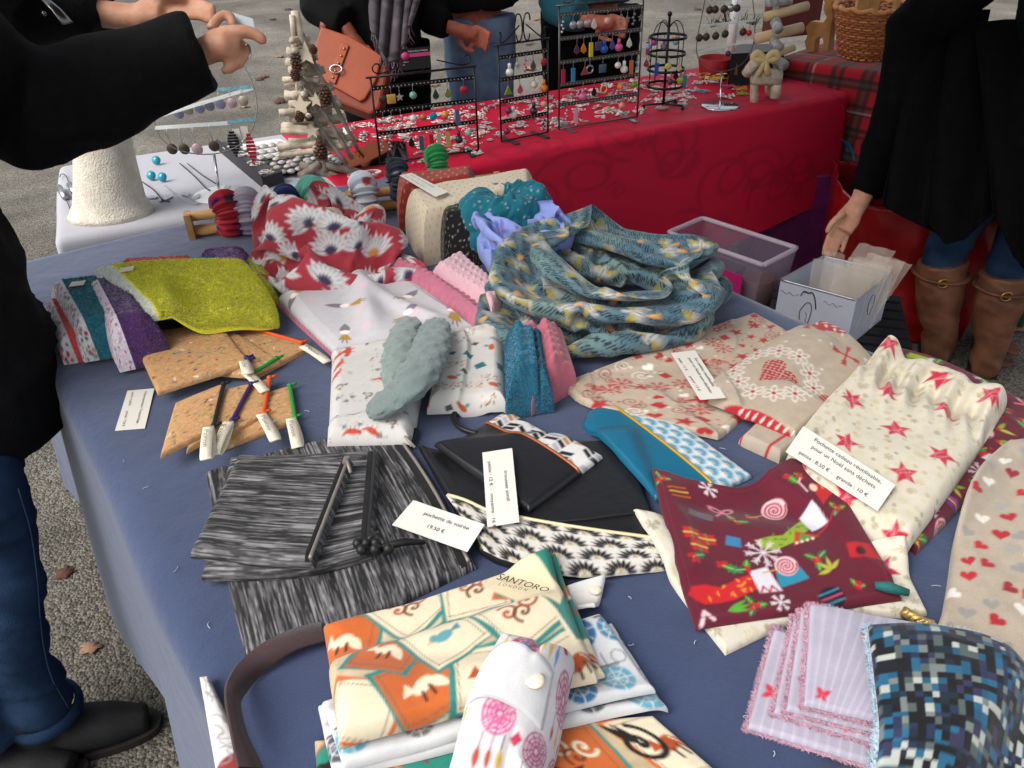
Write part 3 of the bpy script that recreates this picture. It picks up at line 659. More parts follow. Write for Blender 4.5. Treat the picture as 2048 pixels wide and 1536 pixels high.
lurex_pouch([(490, 1310), (952, 1132), (790, 853), (410, 945)], {0: [(640, 1275), (800, 1205)], 1: [(885, 985)], 2: [(600, 888)], 3: [(440, 1110)]}, .010, False, 3,
            'largest grey streaked pouch, lying flat under the two folded ones', .9, 'teeth', .75, None)
o_, T_ = lurex_pouch([(397, 1140), (742, 1098), (758, 892), (455, 905)], {0: [(600, 1138)]}, .016, True, 5, 'middle grey streaked pouch with a black bead charm on its zip', .04, 'gunmetal', .775, TZ + .0165)
mb = MB(); c0 = on(T_, .99, .04)
for k in range(9): mb.sphere(c0 + np.array([.010 * math.cos(k * 2.2) + .004 * k - .01, .008 * math.sin(k * 2.1) - .012, .012 + .004 * (k % 3)]), .0065, 8, 6)
mb.tube([c0 + [.01, -.01, .012], c0 + [.04, .006, .006], c0 + [.062, .010, .0]], [.004, .005, .003], 8).build('bead_charm', 'black', o_)
lurex_pouch([(371, 1084), (622, 1106), (702, 900), (470, 890)], {0: [(500, 1100)]}, .016, True, 7, 'smallest grey streaked pouch on top of the stack with silver zip', .93, 'teeth', .80, TZ + .034)
# ---------- webbing strap and the small map-print bag it belongs to
bag = empty('strap_bag', at(450, 1480, TZ), 'narrow bag with red and white drawing print and wide brown strap at table edge', 'bag')
def mapprint(cv):
    r = random.Random(3); cv.poly([(0, 0), (cv.W, 0), (cv.W, cv.H * .35), (0, cv.H * .12)], '#8e2f2c'); cv.poly([(cv.W * .72, 0), (cv.W, 0), (cv.W, cv.H), (cv.W * .88, cv.H)], '#7d2a28')
    for _ in range(26):
        x, y = r.uniform(0, cv.W * .8), r.uniform(cv.H * .15, cv.H); a = r.uniform(0, 6.3); cv.line([(x + k * .28 * math.cos(a + k * .3), y + k * .28 * math.sin(a + k * .3)) for k in range(7)], .12, '#8b8a8c')
slab('bag_body', [(432, 1560), (520, 1560), (415, 1346), (396, 1349)], .012, mapprint, '#d8d6d3', z=.755, parent=bag, wr=.003, drape=.004)
strip('strap', [(648, 1272), (580, 1292), (505, 1335), (470, 1395), (480, 1470), (510, 1560)], .025, 'linen', bag, '#3f2e30', edge=[0, .1, .5, .8, .75, .5], th=.003, up=.003)
# ---------- faux leather pouches
def fans(cx, cy, s, bg, fan, dot):
    """rows of overlapping fan scales drawn from the top row down"""
    def f(cv, y0, y1):
        ny = int((y1 - y0) / (s * .5)) + 2
        for j in range(ny, -1, -1):
            y = y0 + j * s * .5
            for i in range(-1, int(cv.W / s) + 2):
                x = i * s + (s / 2 if j % 2 else 0)
                if y > y1 + s * .2: continue
                cv.disc(x, y, s * .56, bg)
                for k in range(9):
                    a = math.pi * (.06 + .88 * k / 8); cv.leaf(x + .16 * s * math.cos(a), y + .16 * s * math.sin(a), s * .36, s * .125, fan, a)
                cv.poly([(x - .09 * s, y + .05 * s), (x + .09 * s, y + .05 * s), (x, y + .2 * s)], dot)
    return f
def leather_pouch(q, mid, col, th, trim, vp, z, label, pip, seed, edge=None):
    def pt(cv):
        if trim:
            b = cv.c.copy(); trim(cv, cv.H * vp[0] - 1, cv.H); u = np.linspace(0, 1, cv.nu)[:, None]; lim = vp[0] + (vp[1] - vp[0]) * u + .02 * np.sin(u * 3.14); m = np.linspace(0, 1, cv.nv)[None] < lim; cv.c[m] = b[m]
    o, T, cv = slab('zip_pouch', q, th, pt, col, mid=mid, mat='leather', z=z, wr=.004, wf=5, seed=seed, drape=.010, bulge=th * .5, r=.007)
    tag(o, label, 'pouch', 'faux leather pouches')
    cord('piping', T, [(k, vp[0] + (vp[1] - vp[0]) * k + .02 * math.sin(k * 3.14)) for k in (0.005, .25, .5, .75, .995)], .0022, pip, o)
    cord('seam', T, [(.03, .012), (.5, .012), (.97, .012)], .0012, 'black' if col == '#17171a' else M['tealseam'], o)
    return o, T
M['tealseam'] = pmat('teal_thread', '#0c5f7c', .6); M['copper'] = pmat('copper_piping', '#a8653f', .4, metal=.5); M['goldpipe'] = pmat('gold_piping', '#c79a2c', .4, metal=.4); M['creampipe'] = pmat('cream_piping', '#d8c9a0', .5, metal=.2)
f1 = fans(0, 0, 4.6, '#cfcac2', '#0e0d0f', '#a89243')
leather_pouch([(1340, 1110), (960, 1112), (838, 903), (1250, 880)], {0: [(1135, 1165)], 1: [(893, 1003)]}, '#17171a', .010, None, (.3, .3), .75, 'large black faux leather pouch with black and white fan trim', 'black', 1)[0].name
# its trim: a panel of its own along the lower edge
def fanpanel(cv): f1(cv, 0, cv.H)
ob = [o for o in SC.objects if o.name.startswith('zip_pouch')][-1]
o2, T2, _ = slab('fan_trim', [(968, 1110), (1345, 1128), (1330, 1086), (893, 1004)], .003, fanpanel, '#d9d4cc', mid={0: [(1135, 1162)], 2: [(1000, 1036), (1160, 1066)]}, z=.755, parent=ob, drape=.004)
cord('piping', T2, [(.005, .97), (.3, .97), (.6, .97), (.99, .97)], .0022, 'creampipe', ob)
def chevron(cv, y0, y1):
    cs = ['#d8d5d2', '#191819', '#191819', '#b07f52', '#d8d5d2', '#191819', '#a9a7ab']; cv.c[:, cv.y > y0] = lin('#d8d5d2'); n = 0
    for i in range(-1, int(cv.W / 1.9) + 1):
        for j in range(-1, int((y1 - y0) / 1.0) + 3):
            x = i * 1.9; y = y0 + j * 1.15 + (0); n += 1; k = cs[(i * 5 + j * 3 + (i * j) % 4) % 7]; sg = 1 if i % 2 else -1
            cv.poly([(x + .12, y + sg * .45), (x + 1.78, y - sg * .45), (x + 1.78, y - sg * .45 + .85), (x + .12, y + sg * .45 + .85)], k)
leather_pouch([(868, 886), (1058, 1017), (1206, 905), (1013, 797)], {1: [(1130, 965)]}, '#17171a', .008, chevron, (.67, .66), .77, 'small black faux leather pouch with chevron trim and copper piping', 'copper', 2)
f2 = fans(0, 0, 2.6, '#cfd3d3', '#2f86a6', '#a8842f')
leather_pouch([(1166, 832), (1312, 990), (1508, 932), (1292, 780)], {3: [(1178, 800), (1240, 787)], 1: [(1430, 968)]}, '#0b5f7c', .008, f2, (.53, .58), .765, 'teal faux leather pouch with fan scale trim and gold piping', 'goldpipe', 3)
for q, l in (([(955, 868), (915, 855), (903, 830), (925, 815), (960, 815)], 'black cord'), ([(800, 905), (826, 885), (832, 860)], 'x')):
    W = smooth_line(np.array([at(*p, .752) for p in q]), 24, 3); MB().tube(W, .004, 8).build('cord_end', 'black', ob if l == 'black cord' else [o for o in SC.objects if o.name.startswith('clutch_pouch')][0])
# ---------- cork purses
def cork(seed, n=60):
    def f(cv):
        r = random.Random(seed)
        for _ in range(int(cv.W * cv.H * 1.5)):
            x, y = r.uniform(0, cv.W), r.uniform(0, cv.H); cv.leaf(x, y, r.uniform(.3, .8), r.uniform(.05, .14), r.choice(['#96693f', '#cda574', '#86603a', '#d4b284']), r.uniform(-.6, .6) + (3.14 if r.random() < .5 else 0))
        for _ in range(int(cv.W * cv.H * .26)):
            x, y = r.uniform(.3, cv.W - .3), r.uniform(.3, cv.H - .3); cv.leaf(x, y, r.uniform(.45, 1.0), r.uniform(.2, .4), r.choice(['#1f7c4a', '#2a8f3f', '#1b7d80', '#b23a2a', '#3b2c6d', '#e2dccb', '#2a8f3f', '#26241f']), r.uniform(0, 6.3))
    return f
M['zip_green'] = pmat('green_zip', '#1f8a34', .6); M['zip_black'] = pmat('black_zip', '#15140f', .6); M['zip_purple'] = pmat('purple_zip', '#35195c', .6); M['zip_orange'] = pmat('orange_zip', '#e0561a', .6)
def tag_loop(p, d, L, parent, wd=.015, txt=True, droop=.0, twist=.3):
    """a folded ribbon label sticking out of a seam"""
    d = np.asarray(d, float) * [1, 1, 0]; d /= np.linalg.norm(d); s_ = np.array([-d[1], d[0], 0]); up = np.array([0, 0, 1.])
    A = [p + up * .004, p + d * L * .35 + up * .008, p + d * L * .8 + up * .009, p + d * L + up * .005, p + d * L * .8 + up * .001 + s_ * .004, p + d * L * .3 + up * .0015 + s_ * .003, p + up * .0015]
    P = smooth_line(np.array(A), 40, 3); base = min(HF.top(P[:, 0], P[:, 1]).min(), p[2]); P[:, 2] = np.maximum(P[:, 2] - np.linspace(0, 1, 40) * 0, HF.top(P[:, 0], P[:, 1]) + .001)
    G = np.stack([P - s_ * wd / 2, P + s_ * wd / 2], 1); o = surf('ribbon_tag', G, M['ribbon'], parent)
    md = o.modifiers.new('thickness', 'SOLIDIFY'); md.thickness = .0007
    if txt:
        z = P[8:16, 2].max() + .0015; a = p + d * L * .16 + s_ * wd * .35; b = p + d * L * .92 + s_ * wd * .35; c = b - s_ * wd * .8; e = a - s_ * wd * .8
        q = [np.array([*v[:2], z]) for v in (e, c, b, a)]
        lettering([('Paxion', .2, .35, 1.05, 'LEFT')], q, 4.4, 1.4, 'inkgrey', o, 'handwriting')
    return o
def cork_purse(q, seed, label, zc, zuv, tuv, tdir, z, th=.007, mid={}, tagL=.085, floor=None):
    o, T, cv = slab('cork_purse', q, th, cork(seed), '#bd9163', mid=mid, mat='cork', z=z, wr=.001, bulge=.004, drape=.006, seed=seed, floor=floor)
    tag(o, label, 'purse', 'cork purses')
    if zuv:
        cord('zip', T, zuv, .0032, zc, o, up=.001); e = on(T, *zuv[-1]); f = on(T, *zuv[0])
        for p in (e, f):
            mb = MB(); mb.sphere(p + [0, 0, .003], .0045, 8, 6).tube([p + [0, 0, .003], p + [.010, .006, .004]], .0022, 6).build('zip_pull', zc, o)
    if tuv: tag_loop(on(T, *tuv), tdir, tagL, o)
    return o, T
def wd_(a, b, z=.75): return at(*b, z) - at(*a, z)
dn = wd_((440, 850), (450, 900)); rt = wd_((607, 700), (655, 735))
cork_purse([(500, 760), (612, 700), (606, 690), (452, 652)], 21, 'cork purse with orange rim at the back right of the cork group', 'zip_orange', [(.05, .9), (.5, .96), (.98, .93)], (.97, .3), rt, .75, mid={2: [(490, 655)]}, floor=TZ + .0045)
cork_purse([(400, 745), (498, 752), (560, 724), (455, 652)], 22, 'cork purse with a long thin green zip behind the largest one', 'zip_green', [(.98, .95), (.99, .5), (.99, .02)][::-1] if False else [(.99, .03), (.985, .5), (.96, .97)], (.9, .05), wd_((545, 730), (580, 765)), .758, floor=TZ + .0125)
cork_purse([(315, 787), (503, 728), (438, 646), (263, 674)], 23, 'largest cork purse with colourful flecks beside the lime towel', 'zip_purple', [(.985, .03), (.985, .08)], (.93, .02), wd_((485, 735), (495, 770)), .765, th=.009, tagL=.05, floor=TZ + .0205)
cork_purse([(440, 893), (590, 850), (588, 822), (575, 768)][0:1] + [(592, 835), (580, 766), (470, 800)], 24, 'small cork purse with green zip at the right of the row', 'zip_green', [(.985, .05), (.985, .5), (.985, .95)], (.93, .03), wd_((580, 830), (592, 885)), .755, floor=TZ + .0045)
cork_purse([(395, 898), (527, 823), (540, 748), (430, 790)], 25, 'small cork purse with orange zip', 'zip_orange', [(.985, .04), (.985, .5), (.985, .95)], (.95, .02), wd_((520, 825), (548, 880)), .765, floor=TZ + .0125)
cork_purse([(368, 893), (462, 836), (504, 757), (400, 780)], 26, 'small cork purse with purple zip', 'zip_purple', [(.985, .04), (.985, .5), (.985, .95)], (.93, .02), wd_((455, 835), (432, 890)), .775, floor=TZ + .0205)
cork_purse([(315, 899), (425, 845), (447, 754), (345, 795)], 27, 'small cork purse with black zip at the front of the row', 'zip_black', [(.985, .04), (.985, .5), (.985, .95)], (.9, .03), wd_((410, 850), (405, 912)), .785, floor=TZ + .0285)
card([(255, 782), (230, 862), (290, 857), (309, 777)], [('Porte-monnaie / Trousse liège', .9, 4.0, .78), ('petite : 5.50 €', .8, 1.2, .72), ('grande : 7.50 €', 6.6, 1.2, .72)], 12, 6, 'white price card lying by the cork purses', flat=(TZ + .0056,) * 4)
# ---------- girl-print blanket with pink dotted plush back
def dots_relief(step, r, h):
    def f(s, t):
        i = np.round(s / step); j = np.round(t / step - .5 * (i % 2)); dx = s - i * step; dy = t - (j + .5 * (i % 2)) * step
        return h * np.clip(1 - (dx ** 2 + dy ** 2) / r ** 2, 0, 1) ** .7
    return f
def dollprint(cv):
    r = random.Random(8)
    for _ in range(60): cv.disc(r.uniform(0, cv.W), r.uniform(0, cv.H), r.uniform(.05, .12), '#caa6b4')
    for x, y in scatter(cv.W, cv.H, 7, .6, r): cv.flake(x + 2, y + 1, .9, '#d9b7c2', .16, 7)
    for x, y in scatter(cv.W, cv.H, 8.0, .5, r):      # little figures: yellow dress, pale face, grey hair
        a = r.choice([.6, 1.2, 2.6, -2.4]); ca, sa = math.cos(a), math.sin(a); q = lambda u, v: (x + 1.45 * (u * ca - v * sa), y + 1.45 * (u * sa + v * ca))
        cv.line([q(-1.6, -.25), q(-.6, -.1)], .2, '#5a4148'); cv.line([q(-1.6, .3), q(-.6, .1)], .2, '#5a4148')
        cv.poly([q(-1.0, -.75), q(-1.0, .75), q(.4, .3), q(.4, -.3)], '#a8862a'); cv.line([q(.3, 0), q(.75, 0)], .35, '#d67b64')
        cv.leaf(*q(.8, 0), 4.2, 1.7, '#7d7078', a); cv.disc(*q(1.2, 0), .8, '#efe3df')
bl = empty('baby_blanket', at(760, 640, TZ), 'white girl-print baby blanket with folded pink dotted plush edge', 'blanket')
slab('plush_back', [(668, 714), (960, 672), (800, 540), (546, 602)], .007, None, '#b06578', z=.75, parent=bl, mat='minky', relief=dots_relief(1.3, .45, .003), drape=.006)
slab('printed_front', [(668, 704), (955, 662), (800, 540), (556, 598)], .010, dollprint, '#c2bfc2', z=.757, parent=bl, wr=.022, wf=4, cap=.012, seed=4, fold=lambda u, v: .018 * np.exp(-((u - .30 - .35 * v) / .10) ** 2) * np.clip(v * 3, 0, 1) + .012 * np.exp(-((u - .75 + .2 * v) / .08) ** 2) * np.clip((1 - v) * 3, 0, 1))
slab('folded_plush_edge', [(965, 668), (1000, 650), (800, 524), (775, 530)], .030, None, '#b4647a', mid={1: [(985, 600), (880, 550)], 3: [(870, 590)]}, z=.77, parent=bl, mat='minky', relief=dots_relief(1.9, .6, .005), cap=.014, r=.02, sp=.002)
o, T, _ = slab('plush_blanket', [(985, 632), (1012, 590), (925, 505), (858, 545)], .050, None, '#cfa3ac', mid={0: [(1005, 615)], 3: [(915, 580)]}, z=.775, mat='minky', relief=dots_relief(1.9, .6, .003), r=.03, sp=.002, wr=.004, cap=.006)
tag(o, 'pale pink plush blanket folded beside the pink dotted one', 'blanket')
# ---------- baby cushions / toys with dotted plush bands
def foxprint(cv):
    r = random.Random(5)
    for x, y in scatter(cv.W, cv.H, 3.0, .7, r):
        k = r.random(); a = r.uniform(0, 6.3); ca, sa = math.cos(a), math.sin(a); q = lambda u, v: (x + 1.25 * (u * ca - v * sa), y + 1.25 * (u * sa + v * ca))
        if k < .16: cv.ell(x, y, 1.2, .5, '#b7472f', ang=a); cv.leaf(*q(.7, 0), 1.2, .4, '#b7472f', a + .7); cv.disc(*q(-.95, .1), .36, '#a83c28'); cv.line([q(-.3, 0), q(-.3, -.7)], .12, '#a83c28'); cv.line([q(.3, 0), q(.3, -.7)], .12, '#a83c28')
        elif k < .36: cv.disc(x, y, .62, '#6b6257'); cv.disc(*q(.1, .1), .4, '#b9b0a4'); cv.disc(*q(.6, .5), .25, '#5c534a'); cv.disc(*q(-.6, .5), .25, '#5c534a')
        elif k < .62: 
            for j in range(4): cv.leaf(x, y, 1.0, .24, '#65716f', a + j * .35)
        elif k < .75: cv.ell(x, y, .5, .34, '#c39a45', ang=a); cv.disc(*q(.45, .1), .22, '#c39a45')
        elif k < .9: cv.leaf(x, y, 1.1, .32, r.choice(['#85764f', '#8d9a99']), a)
        for j in range(3): cv.ell(x + r.uniform(-1.2, 1.2), y + r.uniform(-1.2, 1.2), .12, .06, r.choice(['#3b3c40', '#8a8f94', '#a2584a']), ang=a)
root = empty('plush_comforter', at(750, 790, TZ), 'fox and bear print comforter with a grey dotted plush bow', 'comforter')
slab('printed_pocket', [(654, 892), (822, 888), (852, 700), (662, 712)], .022, foxprint, '#c4c1bc', z=.757, parent=root, wr=.008, wf=6, r=.02, cap=.012, seed=6, mid={1: [(840, 800)], 2: [(790, 684)]})
def plump(name, px, zs, rads, col, parent, seed, dot=True, mat='minky', flat=.75):
    W = smooth_line(np.array([at(*p, z) for p, z in zip(px, zs)]), 70, 3); rr = np.interp(np.linspace(0, 1, 70), np.linspace(0, 1, len(rads)), rads); n = 44
    t = np.gradient(W, axis=0); t /= np.linalg.norm(t, axis=1, keepdims=True); s_ = np.cross(t, [0, 0, 1.]); s_ /= np.linalg.norm(s_, axis=1, keepdims=True); b = np.cross(s_, t)
    th = np.linspace(0, 2 * np.pi, n, endpoint=False); A, L = np.meshgrid(th, np.linspace(0, 1, 70)); cap = np.sqrt(np.clip(1 - np.abs(2 * L - 1) ** 14, 0, 1))
    ln = np.linalg.norm(np.diff(W, axis=0), axis=1).sum()
    R0 = (rr[:, None] * (1 + .16 * (fbm(L * 6 + seed, np.cos(A) * 1.3 + 2 + seed, seed, 3) - .45) - .10 * np.clip(ridge(L * 3 + seed, np.cos(A + seed) * 1.2 + 3, seed + 1), 0, 1))) * cap
    if dot:
        ls, aa = L * ln * 100, A * rr.mean() * 100; st = 2.4; i = np.round(ls / st); j = np.round(aa / st - .5 * (i % 2)); d2 = (ls - i * st) ** 2 + (aa - (j + .5 * (i % 2)) * st) ** 2; R0 = R0 + .0042 * np.clip(1 - d2 / .45, 0, 1) ** .7
    P = W[:, None] + s_[:, None] * (R0 * np.cos(A))[..., None] + b[:, None] * (R0 * np.sin(A) * flat)[..., None]
    o = surf(name, P, mat, parent, col, cv=True, stamp=True); return o, P
gz = TZ + .055
plump('plush_band', [(812, 800), (796, 762), (797, 715), (806, 675), (822, 640)], [gz, gz + .004, gz + .006, gz + .006, gz], [.022, .026, .028, .026, .022], '#76847f', root, 5, flat=.6)
_, PB = plump('plush_band', [(734, 824), (782, 802), (828, 766), (852, 720), (866, 680), (874, 642)], [gz - .012, gz + .004, gz + .024, gz + .018, gz + .012, gz + .004], [.026, .030, .031, .030, .028, .022], '#6d7b78', root, 9, flat=.55)
fuzz(root, PB, 9000, .003, '#75837f', 'minky', seed=6)
root = empty('plush_comforter', at(970, 740, TZ), 'whale print comforter with a thick teal dotted plush roll', 'comforter')
def whaleprint(cv):
    r = random.Random(12)
    for x, y in scatter(cv.W, cv.H, 3.1, .6, r):
        k = r.random(); a = r.choice([0, .4, -.5, 1.6]); ca, sa = math.cos(a), math.sin(a); q = lambda u, v: (x + u * ca - v * sa, y + u * sa + v * ca)
        if k < .2:
            for j in range(26): cv.ell(x + r.uniform(-1.4, 1.4), y + r.uniform(-.9, .9), .13, .07, r.choice(['#1e6a6c', '#b9532d', '#2b2a2c', '#c98f3c']), ang=1.2)
        elif k < .38: cv.poly([q(-.5, -.4), q(.5, -.5), q(.6, .4), q(-.4, .4)], '#2a2726'); cv.line([q(-.5, 0), q(.6, 0)], .08, '#8a8078')
        elif k < .52: cv.ell(x, y, .9, .5, '#b5522c', ang=a); cv.leaf(*q(.3, .5), 1.0, .6, '#2d8f85', a + .8)
        elif k < .66: cv.poly([q(-.9, -.7), q(.9, -.7), q(.8, .7), q(-.8, .6)], '#1c6470')
        elif k < .8: cv.line([q(-.9, -.9), q(-.7, .9)], .22, '#b5632f'); cv.poly([q(-.6, .8), q(1.3, .1), q(-.6, -.1)], '#276b74')
        else: cv.ell(x, y, 1.3, .5, '#8b93a2', ang=a)
slab('printed_pocket', [(853, 820), (1016, 814), (1008, 655), (884, 690)], .030, whaleprint, '#c8c4bd', z=.76, parent=root, wr=.005, wf=6, r=.02, cap=.012, seed=8, mid={2: [(930, 672)]})
o, T, _ = slab('plush_roll', [(1062, 800), (1154, 748), (1128, 668), (1040, 660)], .062, None, '#b0596a', z=.775, parent=root, mat='minky', cap=.006, relief=dots_relief(2.2, .8, .007), r=.03, sp=.002, wr=.006, fold=lambda u, v: .006 * np.sin(u * 14))
o['label'] = 'pink dotted plush roll'
o, T, _ = slab('plush_roll', [(1012, 806), (1106, 790), (1090, 690), (1008, 690)], .078, None, '#0d6079', z=.775, parent=root, mat='minky', cap=.006, relief=dots_relief(2.4, .8, .009), r=.028, sp=.002, wr=.004, fold=lambda u, v: -.02 * np.exp(-((u - .72) / .05) ** 2))
fuzz(root, T, 14000, .0028, '#0f6a86', 'minky', seed=4)
# ---------- terry towels with trims
def terry_towel(q, col, trim, th, label, z, seed, fold, mid={}, cap=None, nfuzz=26000, tagp=None, zs=None, trimw=1.6, r=.03):
    def pt(cv):
        if trim:
            trimw_ = trimw + th * 80; m = cv.x < trimw_; cv.c[m, :] = lin(trim[0]); rr = random.Random(seed); y = .4
            while y < cv.H:
                c = rr.choice(trim[1]); x = rr.uniform(.35, trimw_ - .35)
                if trim[2] == 'dot': cv.disc(x, y, rr.uniform(.28, .45), c)
                elif trim[2] == 'sq': a = rr.uniform(0, 1.5); cv.poly([(x + .34 * math.cos(a + k * 1.57), y + .34 * math.sin(a + k * 1.57)) for k in range(4)], c)
                else: cv.disc(x, y, .1, c)
                y += (.55 if trim[2] != 'tiny' else .28) * min(1, 2.2 / trimw_)
    o, T, cv = slab('terry_towel', q, th, pt, col, mid=mid, mat='terry', z=z, wr=.004, wf=6, r=r, sp=.0022, drape=.024, seed=seed, fold=fold, zs=zs, cap=cap, relief=lambda s, t: .0016 * (vn(s * 3.1, t * 3.1, seed) - .5) + .001 * (vn(s * 7, t * 7, seed + 1) - .5))
    tag(o, label, 'towel', 'folded terry towels'); k = int(np.searchsorted(cv.x, trimw + th * 80)) + 1 if trim else 0
    fuzz(o, T[k:], nfuzz, .0042, cv.c[k:], seed=seed)
    if tagp is not None:
        p = on(T, *tagp); n = .03
        d = on(T, min(tagp[0] + .09, 1), tagp[1]) - p; d /= np.linalg.norm(d); s_ = np.cross(d, (0, 0, 1)); s_ /= np.linalg.norm(s_)
        w_ = np.array([p - s_ * .009, p + s_ * .009, p + s_ * .009 + d * .024, p - s_ * .009 + d * .024]) + [0, 0, .005]; up = np.cross(s_, d); up = up if up[2] > 0 else -up
        MB().add(np.vstack([w_, w_ + up * .001]), [(3, 2, 1, 0), (4, 5, 6, 7)] + [(i, (i + 1) % 4, 4 + (i + 1) % 4, 4 + i) for i in range(4)]).build('care_tag', 'ribbon', o, smooth=False)
    return o, T
pinksq = ('#d9cdd6', ['#b3245f', '#c4a7bd', '#a84a78', '#b3245f'], 'sq'); dots = ('#d5d3d0', ['#b5245a', '#2a7072', '#a79c86', '#7d6c78'], 'dot'); tiny = ('#cfd2c4', ['#8a9678'], 'tiny')
terry_towel([(440, 650), (556, 596), (540, 530), (430, 560)], '#b3b41c', None, .050, 'lime terry towel at the right end of the pile, behind the large one', .76, 31, None, cap=.006, nfuzz=6000)
terry_towel([(415, 600), (520, 588), (505, 525), (400, 535)], '#6a3480', None, .070, 'purple terry towel hump behind the large lime one', .77, 37, None, cap=.006, nfuzz=6000)
terry_towel([(360, 610), (478, 590), (455, 540), (345, 550)], '#0d7f96', None, .074, 'teal terry towel hump between the coral and purple ones', .78, 38, None, cap=.006, nfuzz=6000)
terry_towel([(250, 610), (424, 590), (405, 545), (240, 552)], '#de5148', None, .078, 'coral terry towel hump peeking out behind the large lime one', .78, 35, None, cap=.006, nfuzz=8000)
terry_towel([(118, 704), (215, 690), (170, 610), (84, 616)], '#de5048', ('#cfcdca', ['#b5245a', '#6f6570'], 'dot'), .050, 'coral terry towel with dotted trim at the left end of the pile', .77, 34, None, cap=.006, nfuzz=6000, trimw=1.6)
terry_towel([(158, 696), (290, 674), (250, 585), (100, 598)], '#0e7484', dots, .072, 'teal terry towel with white tag at the left of the pile', .78, 33, None, cap=.012, nfuzz=16000, tagp=(.30, .70), trimw=2.4)
terry_towel([(222, 694), (330, 672), (285, 580), (170, 592)], '#4d2160', pinksq, .088, 'purple terry towel with pink square trim in the pile', .80, 32, None, cap=.012, nfuzz=6000, trimw=2.4)
terry_towel([(300, 670), (550, 622), (500, 560), (206, 590)], '#dedb2c', tiny, .024, 'large lime terry towel with pale trim on top of the pile', .795, 36, lambda u, v: .030 * np.clip(v - .35, 0, 1) * (1 - u) + .010 * np.sin(u * 3.1) * (1 - v * .5), mid={1: [(548, 592)]}, nfuzz=40000, tagp=(.10, .72), r=.03, trimw=1.8, cap=.078)
# ------------------------------------------------------------------ snoods and folded cloths at the far end of the blue table
def heap(name, c, rx, ry, h, rot, paint, W, H, col, label=None, parent=None, seed=0, hole=.35, tilt=0, tdir=0, folds=5, fa=.14, nu=300, nv=200, mat='cotton', twist=1.0, cat='snood', group=None, z0=None):
    """a loop of soft cloth dropped on the table: a fat ring with folds that run round it"""
    a = np.linspace(0, 2 * np.pi, nu, endpoint=False)[:, None]; b = np.linspace(0, 2 * np.pi, nv, endpoint=False)[None]
    ca, sa = np.cos(a), np.sin(a)
    n1 = fbm(ca * 1.6 + 5 + seed, sa * 1.6 + 5, seed, 3) - .45; n2 = fbm(ca * 2.5 + seed, sa * 2.5 + 9, seed + 1, 3) - .45
    wob = fbm(ca * 1.8 + 3, sa * 1.8 + seed, seed + 2, 2) * 5 * twist
    ph = folds * b + wob + twist * 2 * np.sin(a + seed) + 1.6 * fbm(ca * 2 + np.cos(b) + 4, sa * 2 + np.sin(b) + 4, seed + 3, 3) * 3
    tri = 1 - 2 * np.abs(((ph / (2 * np.pi)) % 1) - .5)          # soft creases
    rr = 1 + fa * (2 * tri ** .8 - 1) + .30 * n1 + .12 * (fbm(ca * 5 + np.cos(b) * 2, sa * 5 + np.sin(b) * 2, seed + 4, 3) - .45) * 2
    hole_ = hole; th = (1 - hole_) / 2; mid = (1 + hole_) / 2
    rad = mid + .10 * n2 + th * rr * np.cos(b); zz = np.sin(b) * rr
    X = rx * rad * ca; Y = ry * rad * sa; Z = h / 2 * (1 + np.clip(zz, -1, 2)) * (1 + .25 * n2)
    Z = Z + tilt * h * (ca * math.cos(tdir) + sa * math.sin(tdir)) * np.clip(Z / h, 0, 1)
    cr, sr = math.cos(rot), math.sin(rot); c = np.asarray(c, float); XW = c[0] + X * cr - Y * sr; YW = c[1] + X * sr + Y * cr
    base = HF.smooth(XW, YW, .008) if z0 is None else np.full(XW.shape, z0)
    P = np.dstack([XW, YW, np.maximum(Z, 0.001) + base])
    o = surf(name, P, mat, parent, col, paint, W, H, cu=True, cv=True, stamp=True)
    if label: tag(o, label, cat, group)
    return o, P
def daisies(cv):
    r = random.Random(4)
    for x, y in scatter(cv.W, cv.H, 7.0, .45, r):
        R = r.uniform(4.2, 5.2); a0 = r.uniform(.8, 2.4); cc = '#c9822a' if r.random() < .25 else '#3a3350'
        for k in range(9):
            a = a0 + (k - 4) * .33; cv.leaf(x, y, R * r.uniform(.85, 1.05), R * .34, '#d5d2cf', a); 
            for d in (-.05, .05): cv.line([(x + R * .2 * math.cos(a), y + R * .2 * math.sin(a)), (x + R * .7 * math.cos(a + d), y + R * .7 * math.sin(a + d))], .09, '#7f8a90')
        for k in range(7): a = a0 + (k - 3) * .4; cv.leaf(x - .3 * math.cos(a0), y - .3 * math.sin(a0), R * .38, R * .14, cc, a)
